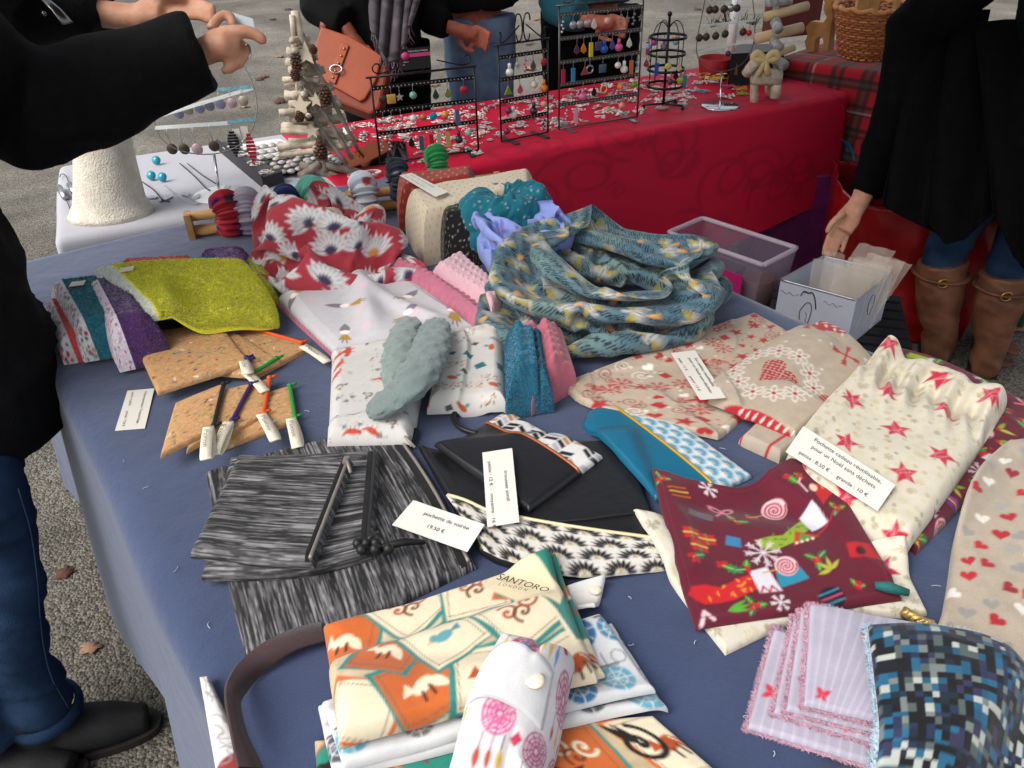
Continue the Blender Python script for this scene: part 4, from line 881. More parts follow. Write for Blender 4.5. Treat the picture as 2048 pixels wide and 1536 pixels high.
def birds(cv):
    # feather strokes
    x = cv.x[:, None] * np.ones((1, cv.nv)); y = cv.y[None] * np.ones((cv.nu, 1)); cs = '#5d7f86'
    cs_ = .42; rot = fbm(x * .12, y * .12, 1, 2) * 14; j_ = np.floor(y / cs_); xo = x + (j_ % 2) * cs_ / 2; i_ = np.floor(xo / cs_)
    jx = vn(i_ * 3.7 + .5, j_ * 5.3 + .5, 2) - .5; jy = vn(i_ * 4.1 + .5, j_ * 2.9 + .5, 3) - .5; lx = xo - (i_ + .5 + .4 * jx) * cs_; ly = y - (j_ + .5 + .4 * jy) * cs_
    a_ = lx * np.cos(rot) + ly * np.sin(rot); b_ = -lx * np.sin(rot) + ly * np.cos(rot); k = np.clip(1.6 - ((a_ / .20) ** 2 + (b_ / .085) ** 2), 0, 1)[..., None]
    t = np.clip(fbm(x * .16, y * .16, 3, 2) * 2 - .5, 0, 1)[..., None]
    cv.c[:] = (lin('#4a6876') * (1 - t) + lin('#748d85') * t) * (1 - k) + lin('#18242a') * k
    r = random.Random(9)
    for X, Y in scatter(cv.W, cv.H, 6.8, .6, r):
        a = r.uniform(0, 6.3); s_ = r.uniform(.9, 1.15); ca, sa = math.cos(a), math.sin(a); q = lambda u, v: (X + s_ * (u * ca - v * sa), Y + s_ * (u * sa + v * ca))
        for sg in (1, -1):
            for k in range(8): cv.leaf(*q(.4 - k * .16, sg * .25), 2.8 - .16 * k, .42, ['#c4b04a', '#c3c4bd', '#9aa2a6'][min(2, k // 3)], a + sg * (1.25 + k * .12), '#2b2d30')
        for k in range(5): cv.leaf(*q(-1.2, 0), 1.9, .35, ['#c77f3e', '#d3a04a', '#c08a72'][k % 3], a + 3.14 + (k - 2) * .16)
        cv.ell(*q(0, 0), 1.35, .5, '#c9c9c2', ang=a); cv.line([q(-1.1, 0), q(.6, 0)], .28, '#1d1c1f')
        cv.disc(*q(1.3, 0), .5, '#d6d5ce'); cv.line([q(1.0, .25), q(1.75, .05)], .28, '#17161a'); cv.line([q(1.0, -.3), q(1.6, -.3)], .16, '#17161a')
    for _ in range(24):
        X, Y = r.uniform(0, cv.W), r.uniform(0, cv.H); a = r.uniform(0, 6.3); cv.line([(X, Y), (X + 3.5 * math.cos(a), Y + 3.5 * math.sin(a))], .22, '#b6b7a2')
def dashes(c, step, L, wd, vert=True):
    def f(cv):
        r = random.Random(2)
        for x, y in scatter(cv.W, cv.H, step, .12, r):
            if vert: cv.line([(x, y), (x, y + L)], wd, c)
            else: cv.disc(x, y, wd, c)
    return f
def specks(cs, step, r0):
    def f(cv):
        r = random.Random(6)
        for x, y in scatter(cv.W, cv.H, step, .9, r): cv.disc(x, y, r0 * r.uniform(.7, 1.2), r.choice(cs))
    return f
def periw(cv):
    r = random.Random(3)
    for _ in range(16):
        x, y = r.uniform(0, cv.W), r.uniform(0, cv.H); s_ = r.uniform(1.2, 2.6)
        for k in range(6): cv.spiral(x + r.uniform(-s_, s_), y + r.uniform(-s_, s_), r.uniform(.5, 1.1), '#2c3a9a', .2, 1.2, r.uniform(0, 6)); cv.disc(x + r.uniform(-s_, s_), y + r.uniform(-s_, s_), .28, r.choice(['#2c3a9a', '#c24a86', '#5a2f8c']))
# bundles of double gauze (rust, cream, black, teal)
def bundle(q, th, col, paint, label, z, seed, mid={}, wr=.018, fold=None, r=.03, zs=None):
    o, T, cv = slab('folded_snood', q, th, paint, col, mid=mid, z=z, wr=wr, wf=6, r=r, cap=.004, seed=seed, fold=fold, sp=.0028, zs=zs); return tag(o, label, 'snood', 'folded gauze snoods'), T
bundle([(800, 470), (960, 440), (960, 410), (795, 430)], .105, '#8e3021', dashes('#d3b48a', 1.9, .55, .16), 'rust red gauze snood with gold dashes, folded behind the cream one', .745, 41)
bundle([(850, 532), (1075, 480), (1075, 425), (812, 470)], .112, '#c9bba2', dashes('#7d6a4c', 1.7, .5, .14), 'cream gauze snood with gold dashes, folded flat on its side', .745, 42, mid={3: [(828, 505)]})
bundle([(890, 535), (960, 530), (985, 480), (865, 500)], .100, '#0e0d0f', specks(['#cfc7b8', '#a89a7a'], 1.6, .14), 'black gauze snood with small gold dots', .745, 43)
def teal_heap():
    o, P = heap('folded_snood', at(1010, 500, TZ), .115, .090, .13, .3, specks(['#cfd2c8', '#a8b6a6'], 2.0, .13), 60, 40, '#0c6474', 'teal gauze snood with silver dots, bunched beside the black one', seed=3, hole=.05, folds=3, fa=.10, nu=240, nv=140, z0=TZ + .005)
    o['group'] = 'folded gauze snoods'
teal_heap()
def cubic(P, k, closed):
    """refine a grid of points k times along its first axis (Catmull-Rom)"""
    n = len(P); t = np.arange(n * k if closed else (n - 1) * k + 1) / k; i = np.minimum(t.astype(int), n - 1 if closed else n - 2); f = (t - i).reshape(-1, *[1] * (P.ndim - 1))
    g = (lambda q: P[q % n]) if closed else (lambda q: P[np.clip(q, 0, n - 1)]); a, b, c, d = g(i - 1), g(i), g(i + 1), g(i + 2)
    return .5 * (2 * b + (c - a) * f + (2 * a - 5 * b + 4 * c - d) * f ** 2 + (3 * b - a - 3 * c + d) * f ** 3)
def snood(G, c, sx, sy, sz, rot, ku, kv, cm, paint, col, label, mat='cotton', seed=0, soft=None):
    P = cubic(np.ascontiguousarray(cubic(G, ku, True).swapaxes(0, 1)), kv, False).swapaxes(0, 1) * [sx, sy, sz]; cr, sr = math.cos(rot), math.sin(rot)
    P = np.dstack([c[0] + P[..., 0] * cr - P[..., 1] * sr, c[1] + P[..., 0] * sr + P[..., 1] * cr, TZ + .003 + P[..., 2]])
    if soft: P[..., 2] = TZ + .003 + soft * (1 - np.exp(-(P[..., 2] - TZ - .003) / soft * 1.15))
    nu, nv = P.shape[:2]; N = normals(P, cu=True); P = P + N * (.0016 * (fbm(np.arange(nu)[:, None] / ku * .9 + 0 * N[..., 0], np.arange(nv)[None] / kv * .9, seed, 3) - .45))[..., None]
    o = surf('snood', P, mat, None, col, paint, cm[0], cm[1], cu=True, stamp=True); return tag(o, label, 'snood')
snood(HEAP_A, at(1046, 545, TZ), .46, .60, 1.9, .6, 3, 3, (80, 24), periw, '#8494cf', 'periwinkle blue flowered snood half hidden by the bird one', seed=3, soft=.155)
snood(HEAP_A, at(1210, 628, TZ), 1.16, 1.05, 1.75, -.1, 7, 6, (112, 50), birds, '#5d7f86', 'grey green bird print snood lying in a loose heap of folds', seed=1, soft=.165)
o = snood(HEAP_B, at(666, 548, TZ), .88, .70, 1.30, .0, 6, 6, (100, 46), daisies, '#a3343f', 'red daisy print snood with cream fleece lining', seed=2)
heap('fleece_lining', at(645, 520, TZ), .060, .040, .060, .3, None, 1, 1, '#c9bda8', None, o, seed=8, hole=.05, folds=2, fa=.16, nu=140, nv=80, mat='minky', z0=TZ + .045)
card([(799, 351), (871, 394), (897, 384), (823, 346)], [('Snood / tour de cou double', 1.2, 3.0, .85), ('femme : 20 €  fillette : 15 €', 1.0, 1.0, .72)], 15, 4.6, 'white price card lying across the rust and cream snoods', flat=(.872, .868, .868, .872))
# ------------------------------------------------------------------ wooden bars with scrunchies
def scrunchie(c, R, r, axis, col, label, seed, paint=None, group='scrunchies on the wooden bars'):
    nu, nv = 160, 26; a = np.linspace(0, 2 * np.pi, nu, endpoint=False)[:, None]; b = np.linspace(0, 2 * np.pi, nv, endpoint=False)[None]
    ax = np.asarray(axis, float); ax /= np.linalg.norm(ax); e1 = np.cross(ax, (0, 0, 1)); e1 /= np.linalg.norm(e1); e2 = np.cross(e1, ax)
    rr = r * (1 + .28 * np.sin(17 * a + 2 * np.sin(3 * a + seed)) * (np.cos(b) * .6 + .4) + .18 * np.sin(31 * a + seed) + .25 * (fbm(np.cos(a) * 3 + seed, np.sin(a) * 3 + np.cos(b), seed, 3) - .4))
    rad = R + rr * np.cos(b); P = np.asarray(c) + e1 * (rad * np.cos(a))[..., None] + e2 * (rad * np.sin(a) * 1.0)[..., None] + ax * (rr * np.sin(b) * 1.25)[..., None]
    o = surf('scrunchie', P, 'cotton', None, col, paint, 26, 8, cu=True, cv=True); return tag(o, label, 'scrunchie', group)
ra, rb = at(384, 478, TZ), at(1000, 395, TZ); rb = ra + (rb - ra) * 1.0
d = (rb - ra) / np.linalg.norm(rb - ra); s_ = np.array([-d[1], d[0], 0]); zz = np.array([0, 0, 1.])
rack = empty('scrunchie_rack', ra, 'rack of two horizontal wooden bars holding scrunchies', 'rack')
for k, zb in ((0, .052), (1, .018)): MB().tube([ra + zz * zb, ra + d * .4 + zz * zb, rb + zz * zb], .011 if k == 0 else .013, 12).build('bar', 'wood', rack)
for t in (.004, .5, .996): MB().box(ra * (1 - t) + rb * t + zz * .031, (.014, .034, .06), [d, s_, zz]).build('upright', 'wood', rack, smooth=False)
L_ = np.linalg.norm(rb - ra)
def rbp(px, py): # where on the bar
    p = at(px, py, TZ + .05); t = np.clip((p - ra) @ d, .02, L_ - .02); return ra + d * t + zz * .045
def blot(cs, n=40, R=1.2):
    def f(cv):
        r = random.Random(5)
        for _ in range(n): cv.star(r.uniform(0, cv.W), r.uniform(0, cv.H), r.uniform(.5, 1) * R, r.choice(cs), r.uniform(0, 6), 4, .6)
    return f
scrunchie(rbp(455, 448), .030, .021, d + s_ * .2, '#a31a26', 'red scrunchie with purple blots at the left of the bars', 1, blot(['#3b1c6b', '#c22a3a', '#1c1530'], 60, 1.4))
scrunchie(rbp(497, 440), .034, .018, d - s_ * .1, '#9d93a0', 'lilac grey scrunchie beside the red one', 2)
scrunchie(rbp(572, 400), .030, .018, d, '#1c2a5a', 'navy blue scrunchie beside the mint one', 3)
scrunchie(rbp(625, 385), .036, .022, d + s_ * .3, '#62a893', 'mint green scrunchie behind the red daisy snood', 4)
scrunchie(rbp(728, 390), .036, .020, d, '#c7cbd2', 'white scrunchie with blue rings behind the red daisy snood', 5, blot(['#3a5683', '#9a3a3a'], 26, .9))
scrunchie(rbp(795, 375) + zz * .03, .030, .016, d, '#222936', 'dark checked scrunchie beside the price card', 6, blot(['#8a94a2', '#10141c'], 50, .6))
scrunchie(rbp(868, 358) + zz * .055, .028, .016, d, '#1f7a3f', 'green scrunchie behind the rust red snood', 7, blot(['#c9cfc4', '#0f4a26'], 20, 1))
# ------------------------------------------------------------------ christmas cloths
RED = '#a81e28'
def xmas_red(cv):
    r = random.Random(14)
    for x, y in scatter(cv.W, cv.H, 2.9, .6, r):
        k = r.random(); a = r.uniform(0, 6.3); s_ = r.uniform(.8, 1.25)
        if k < .22: cv.star(x, y, 1.25 * s_, RED, a, 5, .42)
        elif k < .42: cv.heart(x, y, .8 * s_, RED if r.random() < .8 else '#e3ddd2', a)
        elif k < .52: cv.poly([(x - .9, y - .5), (x + .7, y - .8), (x + .9, y + .5), (x - .7, y + .8)], RED)
        elif k < .62:
            for j in range(3): cv.holly(x, y, 1.6, a + j * 1.2, RED, '#c9b7a2')
            cv.disc(x, y, .25, '#7c1a1c')
        elif k < .76: cv.spiral(x, y, 1.2, '#8f2b2b', .16, 1.8, a); cv.spiral(x + 1.4, y - .4, .8, '#8f2b2b', .14, 1.6, a + 2)
        elif k < .88: cv.spiral(x, y, 1.3, '#e0d9cc', .18, 1.7, a); cv.disc(x + .9, y + .8, .3, '#e0d9cc')
        else: cv.flake(x, y, 1.5, RED, .14, 8, a)
        for j in range(2): cv.disc(x + r.uniform(-1.5, 1.5), y + r.uniform(-1.5, 1.5), r.uniform(.1, .22), r.choice([RED, '#7c2a24', '#e0d9cc']))
o, T, _ = slab('gift_bag', [(1122, 766), (1437, 872), (1650, 700), (1510, 622)], .010, xmas_red, '#b0a08c', z=.755, mat='linen', wr=.003, cap=.008, mid={0: [(1170, 812)], 3: [(1320, 690)]}, r=.005, stitch='#8f8070')
tag(o, 'large beige linen gift bag with small red stars and hearts', 'gift bag', 'christmas gift bags')
card([(1342, 707), (1400, 800), (1452, 796), (1390, 701)], [('Sac cadeau réutilisable', 2.4, 4.1, .95), ('pour un Noël sans déchets', 2.2, 2.8, .95), ('petit : 11 €', 2.0, .7, .85), ('grand : 13 €', 7.6, .7, .85)], 14, 5.4, 'white price card lying on the red star print gift bag', flat=(.764, .782, .784, .766))
o, T, _ = slab('gift_bag', [(1478, 878), (1560, 915), (1665, 850), (1560, 800)], .018, lambda cv: [cv.line([(x, 0), (x + .4, cv.H)], .5, RED) for x in (1.2, 6)], '#a99c8c', z=.755, mat='linen', r=.009)
tag(o, 'plain beige rolled end of linen bag under the heart one', 'gift bag')
def xmas_heart(cv):
    W, H = cv.W, cv.H; cx, cy = W * .42, H * .34
    hc = Canvas(cv.nu, cv.nv, W, H, '#000000'); hc.heart(cx, cy, 4.0, '#ffffff', -.3)
    mk = hc.c[..., 0] > .5; x = cv.x[:, None] * np.ones((1, cv.nv)); y = cv.y[None] * np.ones((cv.nu, 1)); kn = (np.abs(np.sin(x * 4.2 + y * 1.2)) * np.abs(np.sin(y * 4.2 - x * 1.2))) > .18
    cv.c[mk & kn] = lin(RED)
    for k in range(12):
        a = k / 12 * 6.283; X, Y = cx + 6.6 * math.cos(a), cy + 6.2 * math.sin(a)
        for j in range(6): cv.ell(X + 1.0 * math.cos(j * 1.047), Y + 1.0 * math.sin(j * 1.047), .8, .42, '#d9d1c6', ang=j * 1.047, ring=.16)
        cv.disc(X, Y, .38, RED)
    for X, Y in ((W * .62, H * .78), (W * .12, H * .82)): cv.flake(X, Y, 2.6, RED, .42, 4, .5)
    for X, Y in ((W * .93, H * .42), ): cv.heart(X, Y, 3.0, RED, .6); [cv.line([(X - 3, Y - 3 + j), (X + 3, Y - 3 + j)], .18, '#b8a994') for j in np.arange(0, 6, .7)]
    X, Y = W * .86, H * .88
    for j in range(6): cv.ell(X + 1.3 * math.cos(j * 1.047), Y + 1.3 * math.sin(j * 1.047), 1.1, .5, '#d9d1c6', ang=j * 1.047, ring=.2)
    cv.disc(X, Y, .5, RED); cv.poly([(W * .02, H), (W * .40, H), (W * .36, H * .90), (W * .2, H * .84), (W * .05, H * .88)], RED)
    for k in range(7): cv.leaf(W * .08 + k * W * .045, H * .92, 1.6, .45, '#d9d1c6', .9 if k % 2 else -.9)
    cv.ell(W * .0, H * .02, 3.4, 3.6, RED); [cv.disc(W * .0 + random.uniform(0, 3.2), H * .02 + random.uniform(0, 3.2), .1, '#d9c8bc') for _ in range(60)]
    cv.ell(W * .62, 0, 6, 1.8, RED); [cv.leaf(W * .45 + k * 1.3, .1, 1.5, .4, '#d9d1c6', 1.2) for k in range(9)]
    for _ in range(14): cv.star(random.uniform(0, W), random.uniform(H * .5, H), .35, '#d9d1c6', 0, 4, .5)
o, T, _ = slab('gift_bag', [(1396, 786), (1592, 864), (1778, 722), (1645, 618)], .012, xmas_heart, '#a99a86', z=.775, mat='linen', wr=.005, wf=5, cap=.024, mid={3: [(1450, 735), (1545, 670)], 0: [(1470, 815)], 2: [(1700, 640)]}, r=.007, seed=2, bulge=.014)
tag(o, 'beige linen gift bag with a large red knitted heart in a flower ring', 'gift bag', 'christmas gift bags')
def burgundy(seed, full=True):
    def f(cv):
        r = random.Random(seed); W, H = cv.W, cv.H
        for x, y in scatter(W, H, 3.9, .5, r):
            k = r.random(); a = r.uniform(-.5, .5)
            if k < .16: cv.disc(x, y, 1.7, '#d3a9ae'); cv.spiral(x, y, 1.6, '#a32038', .26, 3, a)
            elif k < .30:
                cv.poly([(x - 2, y - 1), (x + .4, y - 1.2), (x + .9, y + .3), (x - 1.7, y + .5)], r.choice(['#8aa526', '#b5161d'])); cv.poly([(x + .3, y - 1.4), (x + 1.7, y - 1.1), (x + 1.9, y + .7), (x + .7, y + .6)], '#c9c3cc')
            elif k < .44: cv.ell(x, y, 1.5, 1.0, r.choice(['#c0571e', '#5a2a6a', '#2a6a8c']), ang=a); cv.line([(x - 1.2, y), (x + 1.2, y)], .2, '#d9a33a'); cv.line([(x - 1, y + .45), (x + 1, y + .45)], .14, '#d2447a')
            elif k < .56: cv.poly([(x - 1.2, y - 1), (x + 1.1, y - 1.1), (x + 1.2, y + 1), (x - 1.1, y + 1.1)], '#b01a20'); cv.line([(x, y - 1), (x, y + 1)], .25, '#d8b04a'); cv.line([(x - 1.2, y), (x + 1.2, y)], .2, '#d8b04a')
            elif k < .66: cv.flake(x, y, 1.8, '#c9bfc4', .13, 8)
            elif k < .78: cv.line([(x - 1.2, y - 1.2), (x, y), (x + 1, y + .2)], .3, '#c96a7a'); cv.ell(x + 1, y, .8, .4, '#d08a96', ring=.25); cv.ell(x - .4, y + .5, .8, .4, '#d08a96', ring=.25)
            else: cv.leaf(x, y, 2.2, .6, '#a3a33a', a); cv.leaf(x, y, 2.0, .6, '#7c8f2c', a + 1.1); cv.disc(x, y, .3, '#b5161d')
        for x, y in scatter(W, H, 3.6, 1.0, r, 1.5):
            a = r.uniform(0, 6.3); cv.holly(x, y, r.uniform(1.6, 2.4), a, r.choice(['#14703a', '#1d8a3c', '#0f5f52'])); 
            for j in range(3): cv.disc(x + r.uniform(-.6, .6), y + r.uniform(-.6, .6), .24, '#a8161f')
    return f
BURG = '#5a1024'
def xmas_front(cv):
    W, H = cv.W, cv.H; r = random.Random(5); G = lambda u, v: (u * W, v * H); S = W / 40
    def lolly(u, v, R, c1, c2, ang=0): x, y = G(u, v); cv.line([(x, y), (x - R * 2.2 * math.cos(ang), y - R * 2.2 * math.sin(ang))], .3 * S, '#c08a2c'); cv.disc(x, y, R, c1); cv.spiral(x, y, R * .92, c2, .16 * R, 3)
    def bauble(u, v, rx, ry, cs, a): x, y = G(u, v); cv.ell(x, y, rx, ry, cs[0], ang=a); [cv.line([(x - rx * .85 * math.cos(a) - k * ry * math.sin(a), y - rx * .85 * math.sin(a) + k * ry * math.cos(a)), (x + rx * .85 * math.cos(a) - k * ry * math.sin(a), y + rx * .85 * math.sin(a) + k * ry * math.cos(a))], .28 * S, cs[1 + i % 2]) for i, k in enumerate((-.5, 0, .5))]
    def hol(u, v, L, n=3, a0=0):
        x, y = G(u, v); [cv.holly(x, y, L * S, a0 + k * 2.0, r.choice(['#0f6a34', '#17803a', '#12664e', '#2c8f2c']), '#9cc043') for k in range(n)]; [cv.disc(x + r.uniform(-.8, .8) * S, y + r.uniform(-.8, .8) * S, .38 * S, '#b0141f') for _ in range(5)]
    def stocking(u, v, L, c, cuff, a, dots):
        x, y = G(u, v); ca, sa = math.cos(a), math.sin(a); q = lambda p, t: (x + L * (p * ca - t * sa), y + L * (p * sa + t * ca))
        cv.poly([q(*p) for p in ((-.9, -.12), (-.98, .02), (-.85, .16), (-.55, .14), (-.25, .02), (0, .10), (.35, .20), (.55, .22), (.62, -.12), (.3, -.20), (-.1, -.30), (-.45, -.30), (-.75, -.26))], c)
        for _ in range(14): p, t = r.uniform(-.7, .5), r.uniform(-.2, .12); cv.leaf(*q(p, t), L * .12, L * .05, dots, r.uniform(0, 6))
        cv.poly([q(*p) for p in ((.48, -.26), (.50, .30), (.92, .36), (.96, -.30))], cuff)
    hol(.05, .90, 2.2); bauble(.13, .83, 2.4 * S, 1.9 * S, ('#5a1a10', '#c0571e', '#d9a33a'), .3); bauble(.21, .69, 2.5 * S, 1.5 * S, ('#4a1f5a', '#2f8a5a', '#c0571e'), -.3)
    x, y = G(.33, .76); [cv.ell(x + d * 1.1 * S, y + .5 * S, 1.2 * S, .6 * S, '#c9808c', ang=d * .6, ring=.35 * S) for d in (-1, 1)]; cv.line([(x, y), (x - 1.6 * S, y - 2 * S)], .4 * S, '#c9808c'); cv.line([(x, y), (x + 1.4 * S, y - 2 * S)], .4 * S, '#c9808c'); hol(.37, .66, 2.6, 2)
    lolly(.60, .74, 2.9 * S, '#dcb9bd', '#a32038', .1); hol(.46, .72, 1.6, 2); hol(.74, .88, 3.4, 1, -1.2); hol(.80, .84, 1.2, 2); cv.flake(*G(.30, .92), 1.7 * S, '#cfc4c8', .22 * S, 6)
    stocking(.62, .52, 8.2 * S, '#8aa01e', '#c9c6d2', .22, '#1f7a2c'); cv.poly([G(.84, .60), G(.93, .66), G(.90, .76), G(.83, .72)], '#b01a20'); cv.disc(*G(.84, .73), 1.0 * S, '#d8b8a4'); lolly(.92, .80, 1.6 * S, '#9cc6cc', '#2f7f88', 1.2); cv.line([G(.79, .72), G(.775, .80), G(.80, .82)], .45 * S, '#d8a8ac')
    for u, v in ((.13, .52), (.20, .50), (.15, .44)): x, y = G(u, v); cv.poly([(x - 1.6 * S, y - 1.3 * S), (x + 1.5 * S, y - 1.2 * S), (x + 1.6 * S, y + 1.2 * S), (x - 1.5 * S, y + 1.3 * S)], '#b01a20'); cv.line([(x, y - 1.2 * S), (x, y + 1.2 * S)], .4 * S, '#2f7a3a'); cv.line([(x - 1.5 * S, y), (x + 1.5 * S, y)], .35 * S, '#d8b04a')
    cv.poly([G(.28, .47), G(.35, .45), G(.36, .52), G(.30, .54)], '#2f74a0'); hol(.10, .36, 2.8, 1, .4); hol(.23, .33, 3.6, 1, -.5); cv.flake(*G(.44, .41), 3.2 * S, '#cfc4c8', .26 * S, 8)
    cv.poly([G(.60, .42), G(.75, .44), G(.64, .52)], '#b5341e'); cv.poly([G(.63, .43), G(.72, .44), G(.66, .49)], '#4f8a2c'); [cv.disc(*G(.62 + .03 * k, .435), .3 * S, '#e0d3c8') for k in range(4)]; cv.line([G(.74, .45), G(.84, .50), G(.90, .56)], .25 * S, '#b0202a'); hol(.90, .55, 2.0, 3)
    stocking(.24, .20, 8.6 * S, '#b8161c', '#cfc9cf', .10, '#d8802c'); [cv.line([G(.355 + .02 * k, .15 + .035 * (k % 2)), G(.375 + .02 * k, .15 + .035 * ((k + 1) % 2))], .35 * S, '#a3141c') for k in range(4)]; cv.poly([G(.45, .17), G(.60, .20), G(.58, .28), G(.46, .27)], '#1f7f98'); lolly(.52, .30, 2.2 * S, '#dcb9bd', '#a32038', .2); hol(.33, .30, 2.4, 2, 1.2)
    hol(.68, .30, 2.8, 3, .5); x, y = G(.72, .22); [cv.leaf(x, y, 2.8 * S, .8 * S, '#a8a43a', .6 + k * .9) for k in range(4)]; cv.poly([G(.84, .26), G(.97, .20), G(.96, .30), G(.86, .34)], '#a8181f'); cv.disc(*G(.90, .27), .9 * S, '#3a0f14')
    cv.line([G(.04, .02), G(.07, .08), G(.10, .04)], .7 * S, '#d8b8bc'); x, y = G(.18, .07); [cv.leaf(x, y, 4.2 * S, .7 * S, '#4f9a2c', -.1 + k * .25) for k in range(3)]; hol(.30, .08, 2.4, 3); cv.flake(*G(.42, .08), 1.6 * S, '#cfc4c8', .25 * S, 6); bauble(.66, .07, 2.4 * S, 2.0 * S, ('#141014', '#2f86a0', '#c9447a'), .2); hol(.80, .10, 1.8, 2)
o, T, _ = slab('gift_bag', [(1640, 960), (1836, 1098), (2100, 830), (1790, 692)], .014, burgundy(3), BURG, z=.755, wr=.004, cap=.012, mid={2: [(1900, 722)]}, r=.008)
tag(o, 'dark burgundy christmas print bag lying under the cream star bag', 'gift bag', 'christmas gift bags')
def snowstar(seed, dense=1.0, stars=None):
    def f(cv):
        r = random.Random(seed)
        for x, y in scatter(cv.W, cv.H, 1.55, .8, r): cv.flake(x, y, r.choice([.22, .3, .42, .55]), r.choice(['#b8ab8a', '#a3987c', '#c2b79a']), .085, 6, r.uniform(0, 1))
        for x, y in (stars or scatter(cv.W, cv.H, 7.2, .3, r)):
            a = r.uniform(0, 6.3); cv.star(x, y, 2.1, '#b3203a', a, 5, .45)
            for k in range(5): cv.line([(x + r.uniform(-1.3, 1.3), y - 1), (x + r.uniform(-1.3, 1.3), y + 1)], .05, '#d59aa0', .7)
    return f
def gather(u, v):
    g = np.exp(-((v - .80) / .06) ** 2); return .007 * np.sin(u * 46 + 3 * np.sin(v * 9)) * np.exp(-((v - .80) / .13) ** 2) - .008 * g + .010 * np.clip((v - .84) / .16, 0, 1) * (1 + .8 * np.sin(u * 15 + 1)) + .006 * np.sin(u * 22) * np.clip((v - .55) / .3, 0, 1)
o, T, _ = slab('gift_bag', [(1560, 926), (1805, 1103), (2014, 808), (1768, 690)], .018, snowstar(2), '#c6bfac', z=.775, wr=.010, wf=6, cap=.026, fold=gather, mid={2: [(1830, 724), (1842, 742), (1890, 740)], 3: [(1600, 860), (1655, 790)], 1: [(1925, 950)]}, r=.012, seed=5)
tag(o, 'cream drawstring gift bag with red stars and gold snowflakes, gathered at its neck', 'gift bag', 'christmas gift bags')
card([(1576, 880), (1761, 1002), (1794, 960), (1610, 838)], [('Pochette cadeau réutilisable,', 2.6, 4.1, .98), ('pour un Noël sans déchets', 2.9, 2.8, .98), ('petite : 8.50 €', 1.8, .9, .92), ('-', 7.4, .9, .92), ('grande : 10 €', 8.4, .9, .92)], 15.5, 5.4, 'white price card lying on the cream star bag', z=.80)
o, T, _ = slab('gift_bag', [(1452, 1304), (1856, 1224), (1800, 1110), (1266, 1034)], .008, snowstar(7), '#cdc7b6', z=.75, wr=.004, drape=.006, mid={0: [(1597, 1234), (1690, 1216), (1800, 1232)], 3: [(1345, 1170)]}, seed=6)
tag(o, 'cream snowflake bag lying flat under the burgundy one', 'gift bag', 'christmas gift bags')
W = smooth_line(np.array([at(*p, z) for p, z in (((1806, 1226), .752), ((1828, 1238), .757), ((1842, 1248), .753), ((1860, 1252), .752))]), 30, 2); P = [p + np.array([.004 * math.sin(i * 1.2), 0, .004 * math.cos(i * 1.2) + .002]) for i, p in enumerate(W)]
MB().tube(P, .0035, 6).build('gold_cord', 'gold', o)
o, T, _ = slab('gift_bag', [(1394, 1245), (1808, 1188), (1612, 903), (1304, 937)], .006, xmas_front, BURG, stitch='#6e2233', z=.765, wr=.007, wf=5, cap=.022, drape=.012, mid={2: [(1430, 964), (1490, 966), (1560, 925)], 1: [(1740, 1080), (1668, 955)], 3: [(1345, 1110), (1318, 1000)]}, seed=7)
tag(o, 'burgundy christmas print bag lying open-faced in front', 'gift bag', 'christmas gift bags')
p = on(T, .93, .03); M['tealthread'] = pmat('teal_knot', '#1d6360', .7, bump=.4, bscale=400)
mb = MB(); mb.tube([p + [-.012, .004, .008], p + [0, 0, .009], p + [.02, -.006, .006]], [.004, .0065, .004], 10).build('knot', 'tealthread', o)
def hearts(cv):
    r = random.Random(6)
    for x, y in scatter(cv.W, cv.H, 3.0, .5, r): cv.heart(x, y, r.uniform(.95, 1.1), r.choice([RED, '#8f2028', '#8d8a84', '#9b9892', '#d6d2c8', '#b3222c']), r.uniform(-.9, .9))
o, T, _ = slab('gift_bag', [(1874, 1258), (2110, 1340), (2150, 870), (2012, 892)], .011, hearts, '#a99c8a', z=.76, mat='linen', wr=.005, drape=.008, mid={3: [(1897, 1190), (1915, 1030), (1945, 958)]}, r=.007, seed=8)
tag(o, 'beige linen gift bag scattered with small red, white and grey hearts', 'gift bag', 'christmas gift bags')
